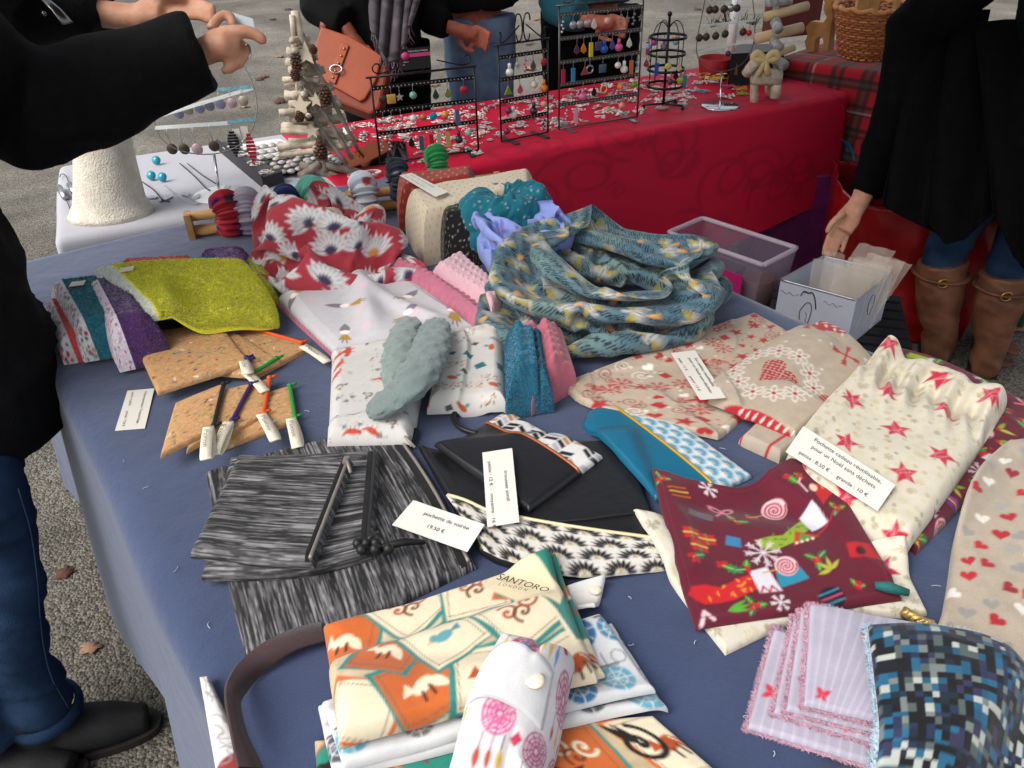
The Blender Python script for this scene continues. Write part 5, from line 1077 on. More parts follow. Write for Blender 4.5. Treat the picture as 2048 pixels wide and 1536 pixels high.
# ------------------------------------------------------------------ reusable wipes
def stripes(seed):
    def f(cv):
        for x in np.arange(.4, cv.W, .95): cv.line([(x, 0), (x, cv.H)], .16, '#b9b3c0')
        r = random.Random(seed)
        for x, y in scatter(cv.W, cv.H, 5.2, .7, r):
            c = r.choice(['#c23048', '#a8206a', '#cf5a62']); a = r.uniform(0, 6.3)
            for s_ in (-1, 1): cv.leaf(x, y, 1.2, .7, c, a + s_ * .8); cv.leaf(x, y, .9, .5, c, a + s_ * 2.2)
        for e in (cv.x < .35, cv.x > cv.W - .35): cv.c[e] = lin('#a29dab')
    return f
def wipe(q, seed, front, base, back, label, z, group, mid={}, th=.005, paint=None, wr=.003):
    root = empty('cloth_wipe', at(*q[0], TZ), label, 'wipe', group)
    cx, cy = sum(p[0] for p in q) / 4, sum(p[1] for p in q) / 4; q2 = [(p[0] + (p[0] - cx) * .035, p[1] + (p[1] - cy) * .045) for p in q]; m2 = {k: [(p[0] + (p[0] - cx) * .035, p[1] + (p[1] - cy) * .045) for p in v] for k, v in mid.items()}
    o, T, cv = slab('terry_back', q2, .005, None, back, mid=m2, mat='terry', z=z, parent=root, drape=.005, sp=.003, stamp=True)
    e = np.vstack([T[:3].reshape(-1, 3), T[-3:].reshape(-1, 3), T[:, :3].reshape(-1, 3), T[:, -3:].reshape(-1, 3)])
    rgn = np.random.default_rng(seed); n = 5000; p = e[rgn.integers(0, len(e), n)]; dv = rgn.normal(0, 1, (n, 3)); dv[:, 2] = np.abs(dv[:, 2]) * .5; dv /= np.linalg.norm(dv, axis=1, keepdims=True); sd = np.cross(dv, rgn.normal(0, 1, (n, 3))); sd /= np.linalg.norm(sd, axis=1, keepdims=True)
    pl = mesh_obj('pile', np.stack([p - sd * .0007, p + sd * .0007, p + dv * .0045], 1).reshape(-1, 3), np.arange(3 * n).reshape(-1, 3), M['terry'], root, col=lin(back), smooth=False); pl['kind'] = 'stuff'
    slab('printed_front', q, th, paint or stripes(seed), base, mid=mid, z=z + .004, parent=root, wr=wr, drape=.004, seed=seed)
LIL = '#a49fae'
wipe([(1496, 1452), (1800, 1545), (1810, 1320), (1546, 1268)], 1, None, LIL, '#c79aae', 'lilac striped wipe at the bottom of the stack', .75, 'lilac striped wipes')
wipe([(1548, 1424), (1800, 1500), (1850, 1300), (1587, 1240)], 2, None, LIL, '#c79aae', 'lilac striped wipe, second from the bottom of the stack', .76, 'lilac striped wipes')
wipe([(1572, 1422), (1810, 1480), (1880, 1290), (1600, 1232)], 3, None, LIL, '#c79aae', 'lilac striped wipe, second from the top of the stack', .77, 'lilac striped wipes')
wipe([(1606, 1416), (1810, 1462), (2020, 1290), (1616, 1224)], 4, None, LIL, '#c79aae', 'lilac striped wipe with pink butterflies on top of the stack', .78, 'lilac striped wipes', mid={2: [(1750, 1240), (1900, 1265)]})
def mosaic(cv):
    r = random.Random(2); s_ = .68; cs = ['#0c0d12', '#0c0d12', '#1d5a78', '#12222e', '#6d7672', '#a9ada6', '#2e2c4a', '#19506a', '#10121a', '#4c5754', '#0c0d12', '#1d2a44']
    for i in range(int(cv.W / s_) + 1):
        a, b = np.searchsorted(cv.x, [i * s_, (i + 1) * s_])
        for j in range(int(cv.H / s_) + 1):
            c, d = np.searchsorted(cv.y, [j * s_, (j + 1) * s_]); cv.c[a:b, c:d] = lin(r.choice(cs))
wipe([(1768, 1560), (2120, 1600), (2120, 1345), (1736, 1290)], 8, None, '#222222', '#9fb4c4', 'blue checked mosaic wipe under the top one', .79, 'blue mosaic wipes', mid={2: [(1850, 1282), (1960, 1298)]}, paint=mosaic)
wipe([(1762, 1552), (2120, 1590), (2120, 1338), (1728, 1278)], 9, None, '#222222', '#a9bdcc', 'blue, black and white mosaic wipe on top of the pile', .795, 'blue mosaic wipes', mid={2: [(1850, 1270), (1960, 1288)]}, paint=mosaic, wr=.009)
# ------------------------------------------------------------------ patchwork print cloths (stationery print), lantern cloth and the rolled one
def patches(seed, dark=False):
    def f(cv):
        r = random.Random(seed); W, H = cv.W, cv.H; x = cv.x[:, None] * np.ones((1, cv.nv)); y = cv.y[None] * np.ones((cv.nu, 1)); n = fbm(x * .9, y * .9, seed, 4)[..., None]
        cv.c[:] = cv.c * (.8 + .45 * n)
        for X, Y in scatter(W, H, 6.3, .3, r):
            a = r.uniform(-.6, .6); S = r.uniform(2.9, 3.7); bg, ed = r.choice([('#ddd0b2', '#2d7f78'), ('#ddd0b2', '#2d7f78'), ('#ddd0b2', '#2d7f78'), ('#1f7d6c', '#c8642c'), ('#c0622c', '#2d7f78'), ('#ddd0b2', '#c8642c'), ('#2a7f76', '#e0d3b5')])
            ca, sa = math.cos(a), math.sin(a); q = lambda u, v: (X + u * ca - v * sa, Y + u * sa + v * ca)
            J = lambda k: [q(sx * k + r.uniform(-.2, .2), sy * k + r.uniform(-.2, .2)) for sx, sy in ((-1, -1), (-.3, -1.04), (.4, -.97), (1, -1), (1.05, 0), (1, 1), (.2, 1.05), (-.5, .97), (-1, 1), (-.96, .2))]
            cv.poly(J(S * 1.13), ed); cv.poly(J(S), bg)
            for k in range(-7, 8):
                for e in (-1, 1): cv.line([q(k * S / 8, e * S * .86), q((k + .5) * S / 8, e * S * .86)], .09, '#6f5a48'); cv.line([q(e * S * .86, k * S / 8), q(e * S * .86, (k + .5) * S / 8)], .09, '#6f5a48')
            m = r.random(); oc = '#a8491b' if bg != '#c0622c' else '#e0d3b5'
            if m < .45:                      # a fox: body, brush, pointed head
                cv.ell(*q(0, 0), S * .34, S * .20, oc, ang=a + .5); cv.leaf(*q(S * .2, S * .15), S * .75, S * .34, oc, a - .9, '#e0d3b5'); cv.poly([q(-S * .2, -S * .1), q(-S * .62, -S * .12), q(-S * .40, S * .26)], oc); cv.line([q(-.1 * S, -.2 * S), q(-.12 * S, -.45 * S)], S * .09, '#3a2318'); cv.line([q(.15 * S, -.1 * S), q(.18 * S, -.40 * S)], S * .09, '#3a2318')
            elif m < .7:                     # curling branches
                for k in range(3): cv.spiral(*q(S * (-.3 + .35 * k), S * (.25 - .3 * (k % 2))), S * .34, oc if k != 1 else '#6f3a1c', S * .10, 1.3, a + k * 2)
            elif m < .85:
                cv.ell(*q(0, 0), S * .30, S * .19, '#5d9aa2', ang=a); cv.poly([q(S * .2, 0), q(S * .62, S * .18), q(S * .55, -S * .12)], '#4a8790'); cv.disc(*q(-S * .28, S * .14), S * .14, '#5d9aa2'); cv.poly([q(-S * .4, S * .16), q(-S * .55, S * .1), q(-S * .38, S * .06)], '#c9822a')
        if dark:
            for X, Y in scatter(W, H, 8, .8, r): cv.spiral(X, Y, 2.2, '#17130f', .55, 1.6, r.uniform(0, 6)); cv.leaf(X, Y, 3.4, .9, '#17130f', r.uniform(0, 6)); cv.leaf(X, Y, 2.6, .8, '#17130f', r.uniform(0, 6))
    return f
PC = '#c2b190'
o, T, _ = slab('patchwork_cloth', [(640, 1640), (1470, 1575), (1305, 1432), (628, 1482)], .012, patches(5, True), '#b7a582', z=.75, wr=.004, drape=.006)
tag(o, 'orange and black patchwork print cloth at the bottom of the pile', 'cloth')
def lantern(cv):
    r = random.Random(21)
    for x, y in scatter(cv.W, cv.H, 4.6, .35, r):
        c = r.choice(['#3d7fa0', '#4b4e54', '#7c7468', '#5f9fb2', '#2f6a94']); R = r.uniform(1.4, 1.9); cv.disc(x, y, R, c); 
        for k in range(8): cv.line([(x, y), (x + R * math.cos(k * .785), y + R * math.sin(k * .785))], .1, '#cdd2d3')
        cv.disc(x, y, R * .55, '#cdd2d3', ring=.12)
        cv.line([(x - 1, y + R + .15), (x + 1, y + R + .15)], .28, '#26272a'); cv.line([(x, y + R), (x, y + R + 1.6)], .08, '#5a5a5a'); cv.disc(x + 1.5, y + R + .9, .7, '#5a5a5a', ring=.08)
for k, (q, zz_, lab) in enumerate((([(668, 1560), (1338, 1412), (1225, 1235), (632, 1402)], .758, 'white cloth printed with blue and grey lanterns, lower of the two'), ([(690, 1545), (1312, 1380), (1200, 1215), (640, 1398)], .768, 'white lantern print cloth folded under the patchwork one'))):
    o, T, _ = slab('lantern_cloth', q, .010, lantern, '#cfd0d0', z=zz_, wr=.004, drape=.006, seed=k, r=.006); tag(o, lab, 'cloth', 'lantern print cloths')
o, T, _ = slab('snap_pouch', [(1140, 1215), (1190, 1222), (1212, 1150), (1130, 1165)], .006, None, '#cfcdc8', z=.76, wr=.002); tag(o, 'white cotton flap with a press stud behind the patchwork cloth', 'pouch')
MB().lathe(on(T, .8, .7) + [0, 0, .0], [(.007, 0), (.007, .002), (.004, .003)], 16).build('press_stud', 'ribbon', o)
o, T, cv = slab('patchwork_cloth', [(684, 1514), (1210, 1360), (1112, 1102), (645, 1238)], .012, patches(9), PC, z=.772, wr=.003, drape=.006, mid={1: [(1140, 1180)]}); tag(o, 'patchwork print cloth, lower fold of the lettered one', 'cloth')
o, T, cv = slab('patchwork_cloth', [(686, 1508), (1195, 1364), (1098, 1092), (641, 1236)], .014, lambda cv: (patches(9)(cv), cv.poly([(cv.W * .66, cv.H * .86), (cv.W * .92, cv.H * .48), (cv.W * .99, cv.H * .62), (cv.W * .86, cv.H * 1.0), (cv.W * .74, cv.H * 1.0)], '#d8c9a6')), PC, z=.785, wr=.006, wf=5, drape=.006, mid={1: [(1125, 1177)], 3: [(662, 1377)], 2: [(850, 1172)]}, seed=3)
tag(o, 'teal, orange and cream patchwork print cloth with SANTORO lettering', 'cloth')
q = [on(T, *p) + [0, 0, .004] for p in ((.71, .88), (.89, .56), (.955, .64), (.78, .96))]
lettering([('SANTORO', .2, .9, 2.1), ('L O N D O N', 1.6, -.2, .95)], q, 10, 3.2, 'ink', o, off=.001)
# dreamcatcher cloth rolled up, held by a strap with a press stud
def dream(cv):
    r = random.Random(4)
    for x, y in scatter(cv.W, cv.H, 5.2, .5, r):
        R = r.uniform(1.3, 1.9); c = r.choice(['#b02a6a', '#c43a80', '#a8256a'])
        for k in (1, .74, .5, .26): cv.disc(x, y, R * k, c, ring=.2)
        for k in range(10): a = k * .628; cv.line([(x + R * .2 * math.cos(a), y + R * .2 * math.sin(a)), (x + R * math.cos(a + .4), y + R * math.sin(a + .4))], .14, c)
        for k in range(3): X = x - R * .7 + k * R * .7; cv.line([(X, y - R), (X, y - R - 1.2)], .1, '#7d4a6a'); cv.leaf(X, y - R - 1.1, 1.8, .55, r.choice(['#3f86b8', '#b0483a', '#c9a23c', '#8d3a6a']), -1.57)
        cv.poly([(x + R, y - R), (x + R + .7, y - R + .7), (x + R + 1.4, y - R), (x + R + .7, y - R - .7)], r.choice(['#c9a23c', '#b02a4a', '#3f86b8']))
root = empty('rolled_cloth', at(1010, 1450, TZ), 'rolled white dreamcatcher print cloth closed by a white strap with press stud', 'cloth')
o, T, _ = slab('roll', [(862, 1560), (1078, 1575), (1150, 1350), (1000, 1320)], .055, dream, '#cbc9c9', z=.80, parent=root, r=.04, wr=.006, wf=7, drape=.012, seed=9, sp=.0016, fold=lambda u, v: -.010 * np.exp(-((u - .62) / .05) ** 2) * np.clip(np.abs(v - .5) * 4 - .5, 0, 1))
def on_strip(T, u0, u1, v0, v1, n=30, up=.002):
    return np.array([[on(T, u0 + (u1 - u0) * i / (n - 1), v0 + (v1 - v0) * j / 9) + [0, 0, up + .004 * math.sin(i / (n - 1) * 3.1)] for j in range(10)] for i in range(n)])
S = on_strip(T, .02, .86, .42, .72); o2 = surf('strap', S, 'cotton', root, '#dad9d8'); md = o2.modifiers.new('t', 'SOLIDIFY'); md.thickness = .002
MB().lathe(S[24, 5] + [0, 0, .001], [(.0085, 0), (.0085, .002), (.006, .004), (.001, .0045)], 20).build('press_stud', 'ribbon', root)
# cards on the pouches
card([(964, 894), (973, 1028), (1038, 1022), (1024, 889)], [('trousses simili', 4.2, 4.0, .98), ('petite : 12 €  -  moyenne : 16 €', 2.0, 1.0, .92)], 13.5, 6, 'white price card lying on the small black pouch', z=.79)
card([(783, 1043), (935, 1107), (970, 1060), (827, 1001)], [('pochette de soirée', 3.2, 3.6, 1.05), ('19.50 €', 5.0, 1.6, 1.0)], 13, 5.6, 'white price card lying between the grey and black pouches', z=.765)
# ------------------------------------------------------------------ white table: neck form, necklaces, ear studs, trays, round stand
def atk(px, py, k):
    """world point at camera depth k"""
    return CAM_POS + k * (_f + _r * (px - 1024) / 1577.0 - _u * (py - 768) / 1577.0)
WZ = TZ - .002
M['felt'] = pmat('cream_felt', '#e6dfd0', .95, c2='#d3cab8', nscale=25, bump=.9, bscale=220)
b0 = at(222, 428, WZ); M['charcoal'] = pmat('charcoal', '#2b2a2d', .6)
t0 = aty(192, 180, b0[1] + .02); n = 40; mb = MB(); V = []; F = []
for i in range(26):
    s_ = i / 25; c = b0 * (1 - s_) + t0 * s_; rx = .092 * (1 - s_) ** 1.6 + .060 * (1 - (1 - s_) ** 1.6) + (.012 * max(0, .12 - s_) / .12); 
    for k in range(n): a = 2 * math.pi * k / n; V.append(c + np.array([rx * math.cos(a), rx * .8 * math.sin(a), 0]))
for i in range(25):
    for k in range(n): F.append((i * n + k, i * n + (k + 1) % n, (i + 1) * n + (k + 1) % n, (i + 1) * n + k))
F += [tuple(range(n - 1, -1, -1)), tuple(25 * n + k for k in range(n))]
tag(mb.add(V, F).build('neck_form', 'felt', None), 'cream felt covered neck display form on the white table', 'display form')
def chain(name, px, z, mat, label, rad=.0012, cat='necklace', group='necklaces laid on the white cloth'):
    W = smooth_line(np.array([at(*p, z) for p in px]), 60, 2); W[:, 2] = z + rad; o = MB().tube(W, rad, 5).build(name, mat, None); return tag(o, label, cat, group)
o = chain('necklace', [(120, 355), (122, 348), (132, 350), (140, 372)], WZ + .004, 'charcoal', 'dark cord necklace with two carved beads left of the neck form'); 
for a, b in (((118, 375), (132, 395)), ((140, 370), (150, 385))): MB().tube([at(*a, WZ + .008), at(*b, WZ + .008)], .009, 10).build('bead', 'silver', o)
MB().tube(smooth_line(np.array([at(*p, WZ + .005) for p in ((131, 396), (146, 430), (158, 438), (162, 434), (150, 388))]), 30), .0012, 5).build('cord', 'charcoal', o)
chain('necklace', [(285, 365), (310, 382), (322, 398), (330, 402), (318, 400), (340, 405)], WZ + .004, 'charcoal', 'dark necklace with a knotted pendant right of the neck form', .0018)
chain('necklace', [(360, 328), (388, 352), (412, 378), (420, 382)], WZ + .004, 'charcoal', 'long grey chain with a drop leading to the round stand', .0018)
chain('necklace', [(330, 372), (360, 398), (392, 412), (398, 408), (370, 388)], WZ + .004, 'silver', 'thin silver chain in a narrow loop on the white cloth')
chain('necklace', [(375, 328), (405, 352), (432, 368)], WZ + .004, 'charcoal', 'short grey chain beside the long one', .0016)
M['tealglass'] = pmat('teal_glass', '#0f8fa6', .15, coat=.5)
for i, (x, y, l) in enumerate(((315, 325, 'farthest'), (305, 356, 'left front'), (327, 359, 'right front'))):
    p = at(x, y + 5, WZ) + [0, 0, .014]; r0 = empty('ear_stud', p - [0, 0, .012], 'teal glass ear stud on the white cloth, %s of the three' % l, 'ear stud', 'teal glass ear studs')
    MB().lathe(p, [(.001, -.004), (.010, -.004), (.013, 0), (.010, .005), (.001, .007)], 18, [(1, 0, 0), (0, .4, .9), (0, -.9, .4)]).build('glass_disc', 'tealglass', r0)
    MB().tube([p + [0, 0, -.004], p + [.004, .004, -.013]], .002, 6).build('post', 'silver', r0)
def flat_bits(pts, z, mat, label, cat, group, S=.018, seed=1):
    r = random.Random(seed)
    for (x, y) in pts:
        c = at(x, y, z) + [0, 0, .003]; a = r.uniform(0, 6.3); mb = MB(); ax = [(math.cos(a), math.sin(a), 0), (-math.sin(a), math.cos(a), 0), (0, 0, 1)]
        mb.prism([(-S, -S * .25), (-S * .2, -S * .45), (S, 0), (-S * .2, S * .45), (-S * .9, S * .3)], c, ax, .004); tag(mb.build('charm', mat, None, smooth=False), label, cat, group)
flat_bits([(333, 400), (372, 392), (455, 378), (395, 396), (300, 398)], WZ, 'silver', 'small silver leaf pendant on the white cloth', 'pendant', 'silver leaf pendants on the white cloth', .02)
# round wire stands
def hoop(px_ring, k, w, mat, parent, closed=True):
    w *= .7; mat = 'gunmetal'; P = smooth_line(np.array([atk(*p, k) for p in px_ring]), 70, 3); return MB().tube(P, w, 8, closed=False).build('hoop', mat, parent)
def hang_disc(p, r, mat, parent, name='disc', hook=.014, face=None):
    d = np.array([0, -1, .1]) if face is None else face; d = d / np.linalg.norm(d); x = np.cross(d, (0, 0, 1)); x /= np.linalg.norm(x); y = np.cross(x, d)
    c = p - np.array([0, 0, hook + r]); o = MB().lathe(c, [(r * .92, -.0015), (r, 0), (r * .92, .0015)], 18, [x, y, d]).build(name, mat, parent)
    MB().tube([p + [0, 0, .002], p - [.002, 0, hook * .5], c + [0, 0, r]], .0009, 5).build('hook', 'silver', o); return o
for nm, c in (('lilac', '#8f8aa6'), ('greyd', '#7d7d88'), ('rosed', '#b49aa4'), ('sand', '#a89a8c')): M[nm] = pmat(nm + '_enamel', c, .35, metal=.3)
sb = at(440, 390, WZ); k0 = float((sb - CAM_POS) @ _f)
st = empty('jewellery_stand', sb, 'round wire earring stand with white disc base on the white table', 'stand')
hoop([(330, 130), (312, 200), (306, 240), (318, 275), (350, 300), (400, 310), (450, 306), (490, 285), (512, 245), (515, 200), (500, 150), (475, 115)], k0, .0022, 'chrome', st)
MB().tube([atk(428, 308, k0), sb + [0, 0, .004]], .0035, 8).build('stem', 'chrome', st); MB().lathe(sb, [(.068, .001), (.068, .003), (.009, .004)], 36).build('base_disc', 'white', st)
M['bluebar'] = pmat('blue_glitter_tape', '#1f4a6e', .4, c2='#2f7f86', nscale=120); M['clear'] = pmat('clear_acrylic', '#c9d2d2', .1, alpha=.45)
for a, b, m in (((435, 180), (503, 174), 'bluebar'), ((318, 232), (505, 176), 'clear'), ((310, 256), (460, 246), 'clear'), ((455, 245), (513, 238), 'bluebar')):
    A, B = atk(*a, k0 - .002), atk(*b, k0 - .002); MB().box((A + B) / 2, (np.linalg.norm(B - A), .002, .010), [(B - A) / np.linalg.norm(B - A), _f, np.cross((B - A) / np.linalg.norm(B - A), _f)]).build('bar', m, st, smooth=False)
G1 = 'charms hanging from the round stand'
def charm_disc(x, y, r, mat, label, k=k0, G=G1, cat='earring', hook=.014):
    p = atk(x, y, k - .006); o = hang_disc(p, r, mat, None, 'earring', hook, -_f * [1, 1, 0]); tag(o, label, cat, G)
for x, y, m, l in ((352, 206, 'lilac', 'leftmost'), (371, 198, 'sand', 'second'), (394, 195, 'lilac', 'third'), (414, 190, 'greyd', 'fourth'), (436, 186, 'lilac', 'fifth'), (459, 184, 'rosed', 'sixth'), (482, 180, 'sand', 'rightmost')): charm_disc(x, y, .0135, m, 'round enamel disc earring on the upper bar of the white table stand, %s of seven' % l)
for x, y, l in ((333, 256, 'left'), (358, 256, 'middle'), (418, 250, 'right')): charm_disc(x, y, .0145, 'bronze', 'dark bronze key ring disc on the lower bar, %s of three' % l, hook=.04, cat='key ring')
charm_disc(384, 256, .0150, 'rosed', 'pink enamel key ring on the lower bar of the round stand', hook=.04, cat='key ring')
M['redenam'] = pmat('red_enamel', '#a3152c', .35); M['darkwire'] = pmat('dark_wire', '#231f22', .4, metal=.5)
def feather(p, L, wd, mat, label, G):
    mb = MB()
    for i in range(9): s_ = i / 8; c = p + np.array([0, 0, -L * s_]); h = wd * math.sin(math.pi * (.15 + .8 * s_)); mb.box(c, (h * 2, .002, L / 10), [_r0, (0, 1, 0), (0, 0, 1)])
    tag(mb.build('earring', mat, None, smooth=False), label, 'earring', G)
feather(atk(497, 270, k0 - .004), .075, .012, 'redenam', 'red feather earring at the right of the round stand', G1); feather(atk(463, 265, k0 - .004), .06, .015, 'darkwire', 'black wire feather earring at the right of the round stand', G1)
for x, y in ((470, 252), (486, 247)):
    p = atk(x, y, k0 - .006); tag(MB().box(p - [0, 0, .03], (.018, .001, .045), [_r0, (0, 1, 0), (0, 0, 1)]).build('price_tag', 'paper', None, smooth=False), 'small white paper tag hanging at the right of the round stand', 'price tag', 'paper tags on the round stand')
# trays of rings, brooches and buttons
M['velvet'] = pmat('black_velvet', '#0f0e10', .95, sheen=.3)
def quad_box(q, z, h, mat, name, parent, inset=0):
    P = np.array([at(*p, z) for p in q]); return MB().add(np.vstack([P, P + [0, 0, h]]), [(3, 2, 1, 0), (4, 5, 6, 7)] + [(i, (i + 1) % 4, 4 + (i + 1) % 4, 4 + i) for i in range(4)]).build(name, mat, parent, smooth=False)
tr = empty('ring_tray', at(500, 330, WZ), 'long black jewellery tray with silver brooches at the front of the white table', 'tray')
quad_box([(530, 378), (568, 365), (462, 296), (438, 300)], WZ, .022, 'velvet', 'tray_body', tr)
for q in ([(528, 379), (532, 378), (440, 299), (436, 301)], [(528, 379), (569, 366), (567, 363), (526, 376)]): quad_box(q, WZ, .032, 'charcoal', 'tray_rim', tr)
def cluster(c, s, n, seed, mats, parent=None, name='trinket', flat=.35):
    """a small tangle of wire, beads and tags"""
    r = random.Random(seed); mb = MB()
    for _ in range(n):
        p = c + np.array([r.uniform(-s, s), r.uniform(-s, s) * .7, r.uniform(0, s * flat) + .002]); k = r.random()
        if k < .4: mb.sphere(p, r.uniform(.002, .0045), 6, 4)
        elif k < .7: a = r.uniform(0, 6.3); mb.prism([(-s * .6, -s * .14), (s * .6, -s * .18), (s * .5, s * .16), (-s * .5, s * .2)], p, [(math.cos(a), math.sin(a), 0), (-math.sin(a), math.cos(a), 0), (0, .1, 1)], .0015)
        else: a = r.uniform(0, 6.3); mb.tube([p + np.array([s * .55 * math.cos(a + t), s * .4 * math.sin(a + t), 0]) for t in np.linspace(0, 5.2, 9)], .0012, 4)
    return mb.build(name, mats, parent, smooth=False)
M['trinket'] = pmat('silver_trinket', '#b9b4b0', .35, metal=.55, noise=.2, nscale=200); M['trinket2'] = pmat('pearl_trinket', '#d6cfc8', .4, metal=.1)
for i, (x, y) in enumerate(((536, 350), (512, 330), (488, 312), (465, 300))): tag(cluster(at(x, y, WZ + .022), .020, 9, i, 'trinket2'), 'silver brooch in the black tray, %s from the front' % ('nearest', 'second', 'third', 'farthest')[i], 'brooch', 'brooches in the black tray')
tr2 = empty('button_board', at(600, 340, TZ), 'black board set with small white buttons under the driftwood tree', 'board')
quad_box([(565, 352), (690, 330), (655, 305), (520, 318)], TZ + .003, .008, 'velvet', 'board', tr2)
M['button'] = pmat('white_button', '#cdc8c2', .3, c2='#a9a39e', nscale=90)
r = random.Random(3)
for i in range(8):
    for j in range(4):
        u, v = (i + .5 + r.uniform(-.2, .2)) / 8, (j + .5 + r.uniform(-.2, .2)) / 4; a = np.array([565, 352]); b = np.array([690, 330]); c = np.array([655, 305]); d_ = np.array([520, 318])
        p = (a * (1 - u) + b * u) * (1 - v) + (d_ * (1 - u) + c * u) * v; q = at(*p, TZ + .011)
        tag(MB().lathe(q, [(.009, 0), (.0115, .003), (.0105, .006), (.005, .009)], 12).build('button', 'button', None), 'small domed white button on the black board', 'button', 'domed buttons on the black board')
tr3 = empty('button_tray', at(540, 300, TZ), 'white plastic tray of domed buttons behind the black board', 'tray')
quad_box([(522, 325), (610, 310), (560, 285), (478, 297)], TZ + .003, .012, 'white', 'tray', tr3)
for i in range(5):
    for j in range(3):
        u, v = (i + .5) / 5, (j + .5) / 3; p = (np.array([522, 325]) * (1 - u) + np.array([610, 310]) * u) * (1 - v) + (np.array([478, 297]) * (1 - u) + np.array([560, 285]) * u) * v
        tag(MB().lathe(at(*p, TZ + .015), [(.010, 0), (.014, .003), (.012, .007), (.005, .011)], 12).build('button', 'button', None), 'large domed button in the white tray', 'button', 'domed buttons in the white tray')
for i, (x, y) in enumerate(((500, 315), (522, 332), (545, 345))):
    b_ = quad_box([(x - 16, y + 2), (x + 12, y + 6), (x + 18, y - 5), (x - 8, y - 8)], TZ + .003, .010, 'velvet', 'ring_box', None); tag(b_, 'small black ring box beside the long tray, %s of three' % ('farthest', 'middle', 'nearest')[i], 'box', 'small ring boxes')
    tag(MB().lathe(at(x, y, TZ + .013), [(.009, 0), (.010, .005), (.004, .010)], 12).build('ring', ('brass' if i else 'trinket2'), None), 'domed ring in the %s black ring box' % ('farthest', 'middle', 'nearest')[i], 'ring', 'rings in ring boxes')
o = quad_box([(640, 350), (815, 325), (810, 285), (745, 283)], TZ + .004, .004, 'chrome', 'hand_mirror', None); o.data.materials[0] = pmat('mirror_glass', '#9a9c98', .04, metal=1); tag(o, 'flat mirror lying on the red cloth beside the driftwood tree', 'mirror')
o = quad_box([(660, 290), (712, 285), (690, 268), (640, 275)], TZ + .004, .02, 'white', 'white_box', None); tag(o, 'small white box behind the driftwood tree', 'box')
mb = MB()
for i in range(5): c = at(725 + i * 5, 350, TZ + .008); mb.tube([c + np.array([(.040 - .004 * i) * math.cos(a), (.030 - .003 * i) * math.sin(a), .002 * i]) for a in np.linspace(0, 6.0, 26)], .0014, 5)
tag(mb.build('bangles', 'trinket2', None), 'loose coil of silver wire bangles at the edge of the red table', 'bangles')
# ------------------------------------------------------------------ driftwood tree
O = at(640, 345, TZ + .004); Y0 = O[1]
tree = empty('driftwood_tree', O, 'driftwood stick christmas tree with wooden stars and pine cones', 'ornament')
r = random.Random(8)
def stick(a, b, rad, mat='drift', name='stick'):
    a, b = np.asarray(a), np.asarray(b); m = (a + b) / 2 + np.array([0, r.uniform(-.006, .006), r.uniform(-.006, .006)]); P = smooth_line(np.array([a, m, b]), 7, 2); MB().tube(P, [rad * r.uniform(.85, 1.15) for _ in range(7)], 8).build(name, mat, tree)
rows = 21
for i in range(rows):
    s_ = i / (rows - 1); py = 300 - 215 * s_; hw = 62 * (1 - s_) ** .85 + 11; cx = 640 - 46 * s_; off = r.uniform(-12, 12); tl = r.uniform(-8, 8); yy = Y0 + r.uniform(-.012, .012)
    stick(aty(cx - hw + off, py + tl + 3, yy + r.uniform(-.02, .03)), aty(cx + hw * .95 + off, py - tl - 3, yy + r.uniform(-.02, .03)), r.uniform(.0075, .0115))
    if i % 2 == 0: stick(aty(cx - 10, py - 4, yy - .05), aty(cx + 20, py - 8, yy + .06), .008)
stick(aty(590, 22, Y0), aty(652, 335, Y0), .010, 'drift', 'trunk_stick'); stick(aty(584, 30, Y0 - .01), aty(600, 230, Y0), .007)
for a, b in (((600, 70), (716, 300)), ((585, 130), (705, 318)), ((610, 215), (694, 330)), ((600, 60), (630, 120)), ((590, 150), (655, 290))): stick(aty(*a, Y0 - .03), aty(*b, Y0 - .035), .006, 'twig', 'twig')
for a, b in (((600, 352), (640, 325)), ((640, 328), (735, 352)), ((600, 330), (690, 362)), ((640, 300), (650, 345))): stick(aty(*a, Y0 - .01), aty(*b, Y0 - .02), .011, 'twig', 'root')
M['starwood'] = pmat('pale_star_wood', '#c6b8a0', .8, noise=.08, bump=.2)
for x, y, S in ((612, 108, .030), (602, 212, .030), (624, 262, .022), (632, 200, .020)):
    MB().prism([(S * (1 if k % 2 == 0 else .45) * math.cos(k * math.pi / 5 + 1.57), S * (1 if k % 2 == 0 else .45) * math.sin(k * math.pi / 5 + 1.57)) for k in range(10)], aty(x, y, Y0 - .045), [_r0, (0, .3, .95), (0, -.95, .3)], .006).build('star', 'starwood', tree, smooth=False)
def cone(c, h, rad, parent):
    mb = MB()
    for i in range(7):
        for k in range(8):
            a = k * .785 + i * .4; s_ = i / 6; rr = rad * math.sin(math.pi * (.22 + .72 * s_)); p = c + np.array([rr * math.cos(a), rr * math.sin(a), h * (s_ - .5)]); mb.sphere(p, (rad * .34, rad * .34, h * .07), 6, 4)
    mb.tube([c - [0, 0, h * .5], c + [0, 0, h * .45]], rad * .6, 6); return mb.build('pine_cone', 'cone', parent)
for x, y, h, rd in ((592, 120, .045, .012), (590, 148, .03, .010), (650, 190, .045, .014), (598, 232, .025, .011), (618, 232, .022, .010), (640, 300, .045, .015), (626, 98, .02, .009)): cone(aty(x, y, Y0 - .05), h, rd, tree)
